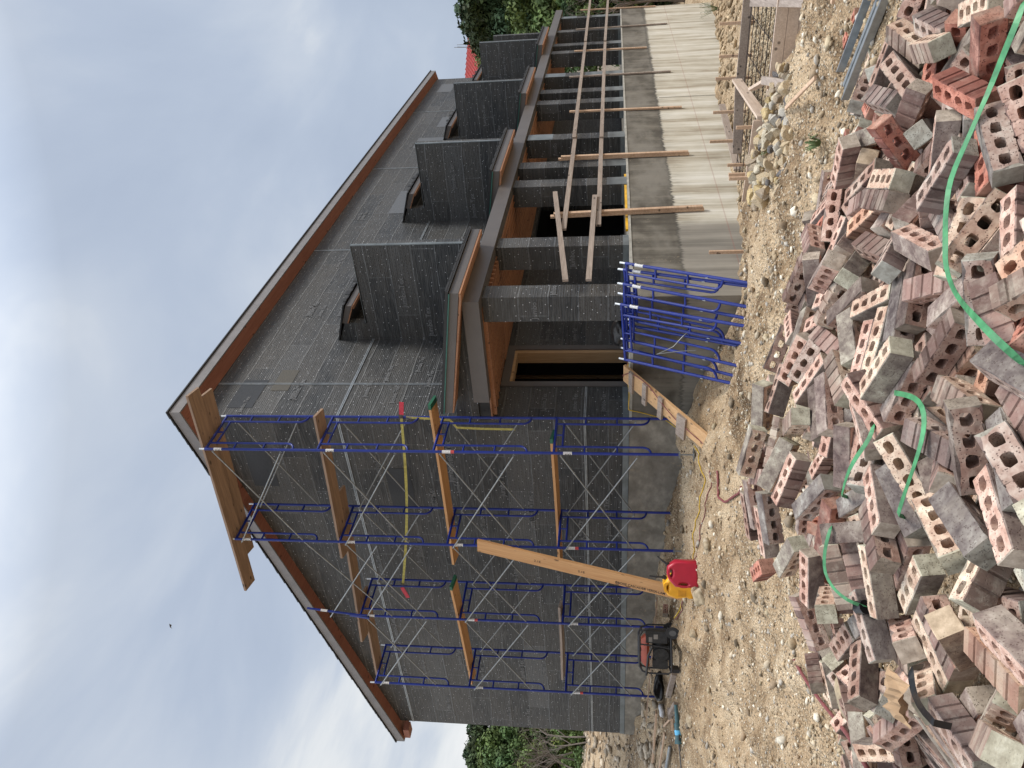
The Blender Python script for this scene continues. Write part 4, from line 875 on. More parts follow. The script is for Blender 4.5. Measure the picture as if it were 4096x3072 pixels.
# ---------------------------------------------------------------- breaker hammer and lumber scraps on the left
a=Vector(P_(-2.50,4.50,.07)); b=Vector(P_(-3.10,4.95,.06)); HM=empty('demolition_hammer',a,'long teal electric demolition hammer with flat spade lying on the earth','power tool')
d=(b-a).normalized(); L=(b-a).length
m=MB(); m.tube([a-d*.05,a+d*.25],[.03,.045],10); m.tube([a+d*.25,a+d*.5],.06,12); m.tube([a+d*.5,a+d*.58],[.065,.08],12); m.build('hammer_body',TEAL,HM)
m=MB(); m.tube([a+d*.36,a+d*.44],.063,12,0,False); m.build('blue_label_band',LBLUE,HM)
m=MB(); q_=Vector((-d.y,d.x,0)); m.tube([a+d*.52-q_*.02,a+d*.5-q_*.12,a+d*.42-q_*.15],.014,6); m.tube([a+d*.52+q_*.02,a+d*.5+q_*.12,a+d*.42+q_*.15],.014,6); m.build('handle',RUB,HM)
m=MB(); m.tube([a+d*.58,a+d*.70],.02,8); m.prism([a+d*.70-q_*.03,a+d*.76-q_*.08,a+d*.98-q_*.085,a+d*.98+q_*.085,a+d*.76+q_*.08,a+d*.70+q_*.03],(0,0,.015)); m.build('spade_bit',STEEL,HM)
def lumber(a,b,w,h,mt,lab,name='lumber_offcut',cat='lumber',up=(0,0,1),group=None):
    m=MB(); m.beam(a,b,w,h,up,0,.003); return thing_mesh(m,name,mt,lab,cat,group)
lumber(P_(-1.95,4.30,.05),P_(-2.05,4.85,.05),.09,.09,OLDW,'pale square lumber block just left of the generator')
lumber(P_(-2.35,4.62,.04),P_(-2.38,4.88,.05),.09,.09,OLDW,'short lumber block above the hammer handle')
lumber(P_(-2.28,4.95,.05),P_(-2.20,5.25,.05),.12,.07,OLDW,'stubby lumber block beside the hammer, upper of two')
lumber(P_(-2.52,4.92,.04),P_(-2.45,5.20,.04),.12,.05,PNK,'stubby lumber block beside the hammer, lower of two')
lumber(P_(-1.45,6.3,.05),P_(-1.95,8.3,.06),.10,.04,PNK,'long straight pale board lying toward the left edge of the site','lumber_board')
lumber(P_(-2.15,5.9,.03),P_(-2.3,7.2,.04),.07,.03,PNK,'thin stick left of the hammer, lying parallel to the long board','lumber_stick')
lumber(P_(-2.2,5.3,.02),P_(-2.0,5.9,.02),.04,.02,PNK,'short pale splinter of wood on the earth','lumber_stick')
lumber(P_(-3.25,5.15,.04),P_(-3.5,5.6,.04),.09,.05,PNK,'board end under the hammer spade at the photo edge','lumber_board')
m=MB(); m.tube([P_(-2.55,5.65,.04),P_(-2.65,6.2,.06),P_(-2.75,6.6,.05)],[.03,.035,.02],8); thing_mesh(m,'silver_hose_roll',GALV,'silvery tube of flashing lying left of the hammer','flashing roll')
lump('white_rag',WHITE,P_(-1.75,5.75,.04),(.13,.07,.05),8,'crumpled white plastic scrap on the earth by the wall end','rag',3,.6)
lump('dark_cloth',BBAND,P_(-1.35,5.55,.08),(.22,.30,.11),4,'heap of dark cloth under the plywood strip','cloth',3,.5)
lump('paper_scrap',WHITE,P_(-3.35,5.75,.05),(.12,.09,.04),14,'white paper wad beyond the hammer spade','paper',3,.6)
for (x,y,s,sd,lab) in ((-3.05,.88,(.13,.10,.10),3,'pale boulder in front of the two fuel cans'),(-2.9,1.9,(.08,.06,.05),5,'flat tan rock left of the yellow can'),(-2.7,.2,(.16,.08,.06),6,'long half buried rock right of the red can'),(-7.72,-3.72,(.15,.11,.10),7,'big pale rock at the lower left edge of the brick heap'),(-7.3,-3.35,(.09,.07,.07),9,'tan rock beside the red hose near the heap'),(-3.3,3.6,(.09,.07,.05),10,'rounded tan rock below the generator')):
    o=lump('boulder',ROCK,P_(x,y,s[2]*.5),s,sd,lab,'rock',3,.45); o.color=(.40,.32,.21,1)
# ---------------------------------------------------------------- footing form, rebar, rock heap
FM=empty('footing_form',(.26,-4.6,-1.9),'timber footing form of boards and stakes set out from the porch wall','formwork')
def fb(a,b,w,h,mt=FORMW,name='form_board',up=(0,0,1)): m=MB(); m.beam(a,b,w,h,up); return m.build(name,mt,FM)
fb((.26,-2.75,-1.82),(.26,-5.4,-1.82),.04,.14); fb((.22,-5.3,-1.82),(.22,-7.6,-1.82),.04,.14); fb((.22,-5.3,-1.965),(.22,-7.6,-1.965),.04,.14); fb((.22,-5.3,-2.11),(.22,-7.6,-2.11),.04,.14)
fb((.78,-3.55,-1.74),(.40,-4.86,-1.72),.04,.17); fb((2.45,-3.70,-1.78),(3.0,-4.78,-1.80),.04,.15,OLDW); fb((3.02,-4.6,-1.82),(3.02,-7.6,-1.82),.045,.15,OLDW)
fb((2.80,-4.80,-1.72),(.18,-4.96,-1.72),.04,.15)
fb((.12,-5.46,-1.66),(-1.32,-5.74,-1.83),.10,.05,OLDW,'brace'); fb((1.27,-6.20,-1.60),(-1.0,-6.54,-2.0),.10,.045,OLDW,'brace'); fb((.24,-5.42,-1.72),(1.15,-5.08,-1.70),.04,.10,FORMW,'brace')
for (x,y,zt,zb) in ((.18,-3.0,-1.15,-1.9),(.20,-4.12,-1.35,-2.0),(.95,-3.9,-1.45,-2.1),(.95,-4.6,-1.5,-2.1),(.16,-5.36,-1.72,-2.3),(3.12,-3.7,-1.4,-2.2),(3.12,-4.2,-1.42,-2.2),(3.12,-4.75,-1.42,-2.2),(3.12,-5.1,-1.45,-2.2),(3.12,-5.6,-1.42,-2.2),(.14,-6.5,-1.72,-2.4),(2.2,-3.6,-1.6,-2.2)):
    fb((x,y,zb),(x,y,zt),.04,.045,PNK,'stake',(0,1,0))
fb((3.6,-3.0,-2.0),(8.0,-2.95,-2.2),.04,.14,OLDW)
m=MB(); n=26
vs=[(.30+2.7*i/n,-7.8+4.9*j/n,-1.97+rng.uniform(-.02,.02)) for j in range(n+1) for i in range(n+1)]
m.add(vs,[(j*(n+1)+i,j*(n+1)+i+1,(j+1)*(n+1)+i+1,(j+1)*(n+1)+i) for j in range(n) for i in range(n)]); gb_=m.build('gravel_bed',EARTH); tag(gb_,'bed of gravel inside the footing form','gravel bed',kind='structure')
rs=np.random.RandomState(77); k=3600; X=rs.uniform(.35,2.95,k);Y=rs.uniform(-7.6,-3.0,k)
scatter_stones('form_gravel',np.stack([X,Y,np.full(k,-1.955)],-1),.012+.03*rs.uniform(0,1,k)**2,np.array([.42,.34,.23])*rs.uniform(.6,1.4,(k,1)),.7,'loose tan gravel inside the footing form',4)
RG=empty('rebar_grid',(1.6,-5.3,-1.86),'dark rebar grid laid over the gravel inside the footing form','rebar'); 
for k in range(8): m=MB(); m.tube([(.45+.34*k,-7.7,-1.85),(.45+.34*k,-3.2,-1.85)],.0065,5); m.build('rebar',REBAR,RG)
for k in range(8): m=MB(); m.tube([(.35,-7.5+.58*k,-1.865),(2.95,-7.5+.58*k,-1.865)],.0065,5); m.build('rebar',REBAR,RG)
rks=[]
for k in range(8):
    bm=bmesh.new(); bmesh.ops.create_icosphere(bm,subdivisions=3,radius=1); r=random.Random(k+40)
    ph=[(Vector((r.gauss(0,1),r.gauss(0,1),r.gauss(0,1))),r.uniform(1,2.5),r.uniform(0,6)) for _ in range(6)]
    cut=[(Vector((r.gauss(0,1),r.gauss(0,1),r.gauss(0,1))).normalized(),r.uniform(.42,.75)) for _ in range(9)]
    for v in bm.verts:
        c=v.co*(1+sum(math.sin(v.co.dot(a)*f+p) for a,f,p in ph)*.07)
        for nn,dd in cut:
            t_=c.dot(nn)-dd
            if t_>0: c-=nn*t_
        v.co=c
    me=bpy.data.meshes.new('rock'); bm.to_mesh(me); bm.free(); me.materials.append(ROCK); rks.append(me)
rr=random.Random(12); RC=[((.56,.44,.28,1),'tan'),((.58,.51,.38,1),'pale cream'),((.38,.30,.21,1),'brown'),((.13,.12,.12,1),'dark grey'),((.58,.44,.22,1),'ochre'),((.50,.46,.39,1),'grey')]
pl_r=[]
HP=[(.08,-4.25),(-.8,-4.1),(-2.2,-4.8),(-2.75,-5.55),(-1.7,-5.95),(.08,-5.65)]
def inpoly(x,y,P):
    c=False
    for i in range(len(P)):
        (a,b),(d,e)=P[i-1],P[i]
        if (b>y)!=(e>y) and x<(d-a)*(y-b)/(e-b)+a: c=not c
    return c
for k in range(172):
    for _ in range(40):
        s=rr.uniform(.045,.10) if k<150 else rr.uniform(.10,.16)
        for _2 in range(60):
            x=rr.uniform(-2.8,.1);y=rr.uniform(-5.95,-4.1)
            if inpoly(x,y,HP): break
        u=(x+2.8)/2.9
        if all((x-a)**2+(y-b)**2>(.62*(s+c))**2 for a,b,c in pl_r): break
    pl_r.append((x,y,s)); c,nm=RC[rr.choice([0,0,1,1,2,3,4,5])]
    o=bpy.data.objects.new('rock',rks[k%8]); COL.objects.link(o); o.location=P_(x,y,s*.3+.20*math.exp(-((x+1.1)**2/1.0+(y+5.0)**2/.35))); o.scale=(s,s*rr.uniform(.6,.9),s*rr.uniform(.55,.9)); o.rotation_euler=(rr.uniform(-.4,.4),rr.uniform(-.4,.4),rr.uniform(0,6.3)); o.color=c
    pos='at the near foot of' if u<.33 else ('in the middle of' if u<.66 else 'at the back of')
    tag(o,'%s %s rock %s the heap beside the footing form'%('large' if s>.13 else ('medium' if s>.10 else 'small'),nm,pos),'rock','rocks heaped beside the footing form')
# steel channel, sticks and tufts at the right
m=MB()
a=Vector((-5.05,-6.72,gh(-5.05,-6.72)+.09)); b=Vector((-5.75,-8.0,gh(-5.75,-8.0)+.07)); d=(b-a).normalized(); m.beam(a,b,.26,.012,(0.25,-.1,1)); q_=d.cross(Vector((0,0,1))).normalized()
m.beam(a+q_*.13+Vector((0,0,.02)),b+q_*.13+Vector((0,0,.02)),.012,.05); m.beam(a-q_*.13+Vector((0,0,.02)),b-q_*.13+Vector((0,0,.02)),.012,.05); m.beam(a+Vector((0,0,.012)),b+Vector((0,0,.012)),.03,.012)
thing_mesh(m,'steel_channel',GALV,'galvanised steel channel lying at the right edge of the brick heap','channel')
lumber(P_(-4.15,-6.55,.03),P_(-3.2,-6.05,.03),.035,.02,PNK,'slender pale stake lying on the slope beyond the heap','wooden_stake','stake')
lumber(P_(-3.7,-7.0,.03),P_(-3.9,-7.9,.04),.05,.03,PNK,'pale stick at the right edge beyond the steel channel','wooden_stick','stick')
lumber(P_(-3.5,-7.2,.03),P_(-3.65,-7.7,.03),.04,.02,PNK,'short split stick beside the longer one at the right edge','wooden_stick','stick')
def tuft(x,y,s,lab,seed):
    r=random.Random(seed); m=MB(); c=Vector(P_(x,y))
    for k in range(26):
        a=r.uniform(0,6.28); l=s*r.uniform(.6,1.2); w=.006; dx,dy=math.cos(a),math.sin(a); p0=c+Vector((dx,dy,0))*.02
        p1=p0+Vector((dx*l*.35,dy*l*.35,l*.75)); p2=p0+Vector((dx*l*.8,dy*l*.8,l*.7*r.uniform(.2,1.1))); q=Vector((-dy,dx,0))*w
        m.add([p0-q,p0+q,p1+q*.8,p1-q*.8,p2],[(0,1,2,3),(3,2,4)])
    thing_mesh(m,'grass_tuft',GRASS,lab,'grass tuft')
tuft(-4.50,-6.15,.12,'green grass tuft on the earth between the heap and the rocks',1); tuft(20.9,-2.75,.75,'green grass tuft growing against the pale porch wall far right',2); tuft(-.9,-4.9,.16,'thin green weed growing among the heaped rocks',3)
# cords and hoses
def path(pts,r,name,mt,lab,cat,dz=.012,n=8,sub=8):
    P=[]
    for p in pts:
        P.append(Vector((p[0],p[1],gh(p[0],p[1])+dz)) if len(p)==2 else Vector(p))
    out=[]
    for i in range(len(P)-1):
        p0,p1,p2,p3=P[max(i-1,0)],P[i],P[i+1],P[min(i+2,len(P)-1)]
        both=len(pts[i])==2 and len(pts[i+1])==2
        for k in range(sub):
            t_=k/sub; q=.5*((2*p1)+(p2-p0)*t_+(2*p0-5*p1+4*p2-p3)*t_*t_+(-p0+3*p1-3*p2+p3)*t_**3)
            if both: q.z=gh(q.x,q.y)+dz
            out.append(q)
    out.append(P[-1]); m=MB(); m.tube(out,r,n); return thing_mesh(m,name,mt,lab,cat)
path([(.35,-.9,.02),(-.0,-.79,.025),(-.075,-.75,.02),(-.08,-.57,.005),(-.08,-.31,.01),(-.078,-.24,-.01),(-.08,-.20,-.17),(-.08,-.136,-.37),(-.12,-.07,-.60),(-.5,-.10,-.85),(-1.16,-.28),(-1.38,-.23),(-1.70,-.21),(-1.78,.06),(-1.9,.5),(-2.05,.95),(-2.05,1.6),(-1.75,2.2),(-1.85,2.6),(-1.80,2.95,-.78)],.008,'extension_cord',CORDY,'yellow extension cord running from the door along the wall to the generator','cord')
path([(.3,-.98,.02),(-.02,-.92,.09),(-.14,-1.0,.10),(-.30,-1.13,-.03),(-.6,-1.13,-.26),(-.88,-1.0,-.46),(-1.12,-.87,-.66),(-1.38,-.80,-.88),(-1.70,-.68,-1.16),(-1.98,-.55),(-2.02,-.2),(-2.1,.3),(-2.25,.75),(-2.1,1.5),(-2.0,2.2),(-1.9,2.75),(-1.80,2.98,-.80)],.008,'air_hose',CORDR,'thin dull red hose looping over the ramp and along the earth','hose')
path([(-2.50,-1.03),(-2.85,-.98),(-3.1,-1.05),(-3.3,-1.25),(-3.6,-1.75)],.015,'short_hose',CORDR,'short end of thick red hose poking from behind the brick heap','hose',.02)
# ---------------------------------------------------------------- trees
def crown_mesh(seed,nclump,nleaf,rx,rz,leaf,zc,conical=0.):
    rs=np.random.RandomState(seed)
    d=rs.normal(0,1,(nclump,3)); d/=np.linalg.norm(d,axis=1)[:,None]; rad=rs.uniform(.25,1,nclump)**.6
    c=d*rad[:,None]; zz=c[:,2]; wsh=1-conical*(zz*.5+.5); c=c*np.stack([rx*wsh,rx*wsh,np.full(nclump,rz)],-1)
    cs=rs.uniform(.12,.30,nclump)*rx
    k=rs.randint(0,nclump,nleaf); off=rs.normal(0,1,(nleaf,3)); off/=np.linalg.norm(off,axis=1)[:,None]; off*=(rs.uniform(.3,1,nleaf)**.5)[:,None]
    p=c[k]+off*cs[k][:,None]*np.array([1,1,.75]); p[:,2]+=zc
    nrm=off+rs.normal(0,.5,(nleaf,3))+np.array([0,0,.4]); nrm/=np.linalg.norm(nrm,axis=1)[:,None]
    a=np.cross(nrm,rs.normal(0,1,(nleaf,3))); a/=np.linalg.norm(a,axis=1)[:,None]; b=np.cross(nrm,a)
    s=(leaf*rs.uniform(.5,1.3,nleaf))[:,None]; V=np.stack([p-a*s,p-b*s*.55,p+a*s,p+b*s*.55],1).reshape(-1,3)
    me=bpy.data.meshes.new('crown'); me.vertices.add(len(V)); me.vertices.foreach_set('co',V.astype('f').ravel()); n=nleaf
    me.loops.add(n*4); me.loops.foreach_set('vertex_index',np.arange(n*4,dtype='i')); me.polygons.add(n); me.polygons.foreach_set('loop_start',np.arange(0,n*4,4,dtype='i')); me.update()
    ca=me.color_attributes.new('Col','FLOAT_COLOR','POINT'); clv=rs.uniform(.65,1.45,nclump)[k]*rs.uniform(.7,1.3,n); hue=rs.uniform(-.12,.18,nclump)[k]
    cc=np.stack([clv*(1+hue),clv,clv*(1-hue),np.ones(n)],-1); ca.data.foreach_set('color',np.repeat(cc,4,0).astype('f').ravel()); return me
def trunk_mb(h,r,seed,bare=False):
    rr=random.Random(seed); m=MB()
    def grow(p,d,l,r_,dep):
        pts=[p];q=Vector(p);dd=Vector(d)
        for i in range(4): dd=(dd+Vector((rr.gauss(0,.12),rr.gauss(0,.12),rr.gauss(0,.06)))).normalized(); q=q+dd*l/4; pts.append(q.copy())
        m.tube(pts,[r_*(1-.14*i) for i in range(5)],5 if dep else 8,0,False)
        if dep<(4 if bare else 2):
            for k in range(3 if dep or not bare else 4):
                a=rr.uniform(0,6.28); nd=(dd*(.8)+Vector((math.cos(a),math.sin(a),rr.uniform(.0,.6)))*.75).normalized(); grow(pts[rr.choice([2,3,4])],nd,l*rr.uniform(.5,.75),r_*.5,dep+1)
    grow(Vector((0,0,0)),Vector((0,0,1)),h*.5,r,0); return m
CR=[crown_mesh(1,80,15000,2.2,2.9,.10,0,.45),crown_mesh(2,90,15000,2.6,2.3,.105,0,.1),crown_mesh(3,70,12000,1.9,2.4,.09,0,.2)]
for i,c in enumerate(CR): c.materials.append(LEAFM[i])
def campos(x,y,d):
    U=3072-y;V=x; q=CAM+d*(AF+AR*(U-1536)/FPX-AU*(V-2048)/FPX); return q
TRK=trunk_mb(4.,.13,3).build('trunk_source',BARK); tk_me=TRK.data; bpy.data.objects.remove(TRK)
def tree(xi,yi,d,kind,s,label,group):
    q=campos(xi,yi,d); g=gh(q[0],q[1]); root=empty('tree',(q[0],q[1],g),label,'tree',group)
    c=bpy.data.objects.new('crown',CR[kind]); COL.objects.link(c); c.parent=root; hz=q[2]-g; rz=[2.9,2.3,2.4][kind]*s*1.05
    c.scale=(s,s,s*1.05); c.location=(0,0,hz-rz); c.rotation_euler=(0,0,(xi*7+yi)%6.28)
    tr=bpy.data.objects.new('trunk',tk_me); COL.objects.link(tr); tr.parent=root; tr.scale=(s,s,max(.3,hz-rz)/2.6)
GL_='trees beyond the left end of the house'; GR_='trees beyond the right end of the house'
k0,k1,k2='dark juniper tree','mid green oak tree','yellow green leafy tree'
for (x,y,d,k,s,l) in ((1835,3075,40,0,1.15,'tallest dark juniper at the left edge of the photo'),(1850,2990,42,0,1.1,'dark juniper rising just left of the house wall'),(1862,2935,44,0,1.,'dark juniper touching the left end wall at its top'),(1930,3030,37,1,.95,'mid green oak in front of the tall junipers at left'),(1950,2950,38,1,.9,'mid green oak beside the end wall'),(2020,2985,36,2,.9,'yellow green tree under the junipers at left'),(1895,3060,38,1,1.0,'mid green tree at the left photo edge in front of the junipers'),(2010,3070,35,2,.85,'yellow green tree at the left photo edge'),(1990,2925,40,0,.9,'dark small juniper behind the end wall at mid height'),(2210,2920,31,2,.62,'low yellow green bush by the lower end wall'),(2290,2990,30,1,.58,'low green bush on the bank at left'),(2230,3060,32,2,.6,'low bush at the left photo edge above the bank')):
    tree(x,y,d,k,s,l,GL_)
for (x,y,d,k,s,l) in ((1812,5,44,0,1.5,'tall dark juniper at the upper right photo edge'),(1835,70,46,0,1.5,'tall dark juniper left of the one at the photo edge'),(1870,120,50,0,1.3,'dark tree rising behind the last wing wall'),(1820,45,47,0,1.5,'dark juniper between the two tallest at the right photo edge'),(1905,30,45,0,1.4,'dark juniper whose crown fills the gap under the tallest ones'),(1960,80,46,1,1.3,'mid green tree right beside the last wing wall'),(1990,10,43,0,1.2,'dark tree low at the right photo edge under the junipers'),(2160,60,40,1,1.2,'mid green tree behind the end of the porch'),(2110,130,44,0,1.1,'dark tree just behind the last porch roof'),(1890,190,52,1,.95,'small leafy tree in front of the red roof'),(2010,35,41,1,1.3,'mid green tree below the tall junipers at right'),(2050,110,43,1,1.1,'mid green tree against the end of the porch roof'),(2100,20,39,2,1.1,'yellow green tree low at the right photo edge'),(2215,90,38,0,.95,'dark bush behind the far porch column'),(2250,10,37,2,.8,'low yellow green bush at the right photo edge'),(2330,50,39,0,.9,'dark undergrowth bush behind the porch rail')):
    tree(x,y,d,k,s,l,GR_)
bare=trunk_mb(5.,.07,8,True); bo=bare.build('bare_src',BARK); bme=bo.data; bpy.data.objects.remove(bo)
for i,(x,y,d,s) in enumerate(((2060,2930,30,.85),(2080,2985,31,.8),(2060,3030,31,.9),(2070,3070,30,.85),(2120,2955,29,.7),(2270,30,36,.7),(2260,100,37,.6))):
    q=campos(x,y,d); g=gh(q[0],q[1]); root=empty('bare_tree',(q[0],q[1],g),['grey bare tree nearest the end wall','second grey bare tree from the end wall','third grey bare tree from the end wall','grey bare tree at the left photo edge','shortest grey bare tree on the left bank','grey bare tree low at the right photo edge','grey bare tree behind the far columns'][i],'tree','bare grey trees')
    o=bpy.data.objects.new('trunk',bme); COL.objects.link(o); o.parent=root; h=max(1.5,q[2]-g); o.scale=(h/4.2*.9,h/4.2*.9,h/4.2); o.rotation_euler=(0,0,i*1.7)
q=campos(1880,262,62); g=gh(q[0],q[1]); H_=empty('neighbour_house',(q[0],q[1],g),'house with a red metal roof glimpsed among trees at right','house')
m=MB(); m.box((-5,-4,0),(5,4,q[2]-g-1.6)); mm_=m.build('wall',STUC,None,(0,0,0)); mm_.parent=H_
h=q[2]-g-1.6; m=MB(); m.prism([(-5.5,-4.6,h-.1),(5.5,-4.6,h-.1),(5.5,0,h+1.8),(-5.5,0,h+1.8)],(0,0,.12)); m.prism([(-5.5,4.6,h-.1),(5.5,4.6,h-.1),(5.5,0,h+1.8),(-5.5,0,h+1.8)],(0,0,.12))
for k in range(22): m.beam((-5.4+.5*k,-4.6,h+.05),(-5.4+.5*k,0,h+1.95),.04,.06)
mm_=recalc(m.build('roof',REDRF,None,(0,0,0))); mm_.parent=H_; H_.rotation_euler=(0,0,-YAW+.3)
m=MB(); q=campos(684,2504,70); m.add([(0,0,0),(.25,.05,.05),(.1,.35,.18),(.05,.7,.08),(-.1,.3,.1),(.1,-.35,.18),(.05,-.7,.08),(-.1,-.3,.1),(-.3,0,0),(.0,0,-.08)],[(1,2,4,0),(2,3,4),(1,0,7,5),(5,7,6),(0,8,9),(1,0,9),(8,0,4),(8,7,0)])
bd=m.build('bird',BBAND,None,(0,0,0)); bd.location=q; bd.scale=(.6,.6,.6); tag(bd,'small dark bird flying high in the cloudy sky','bird')
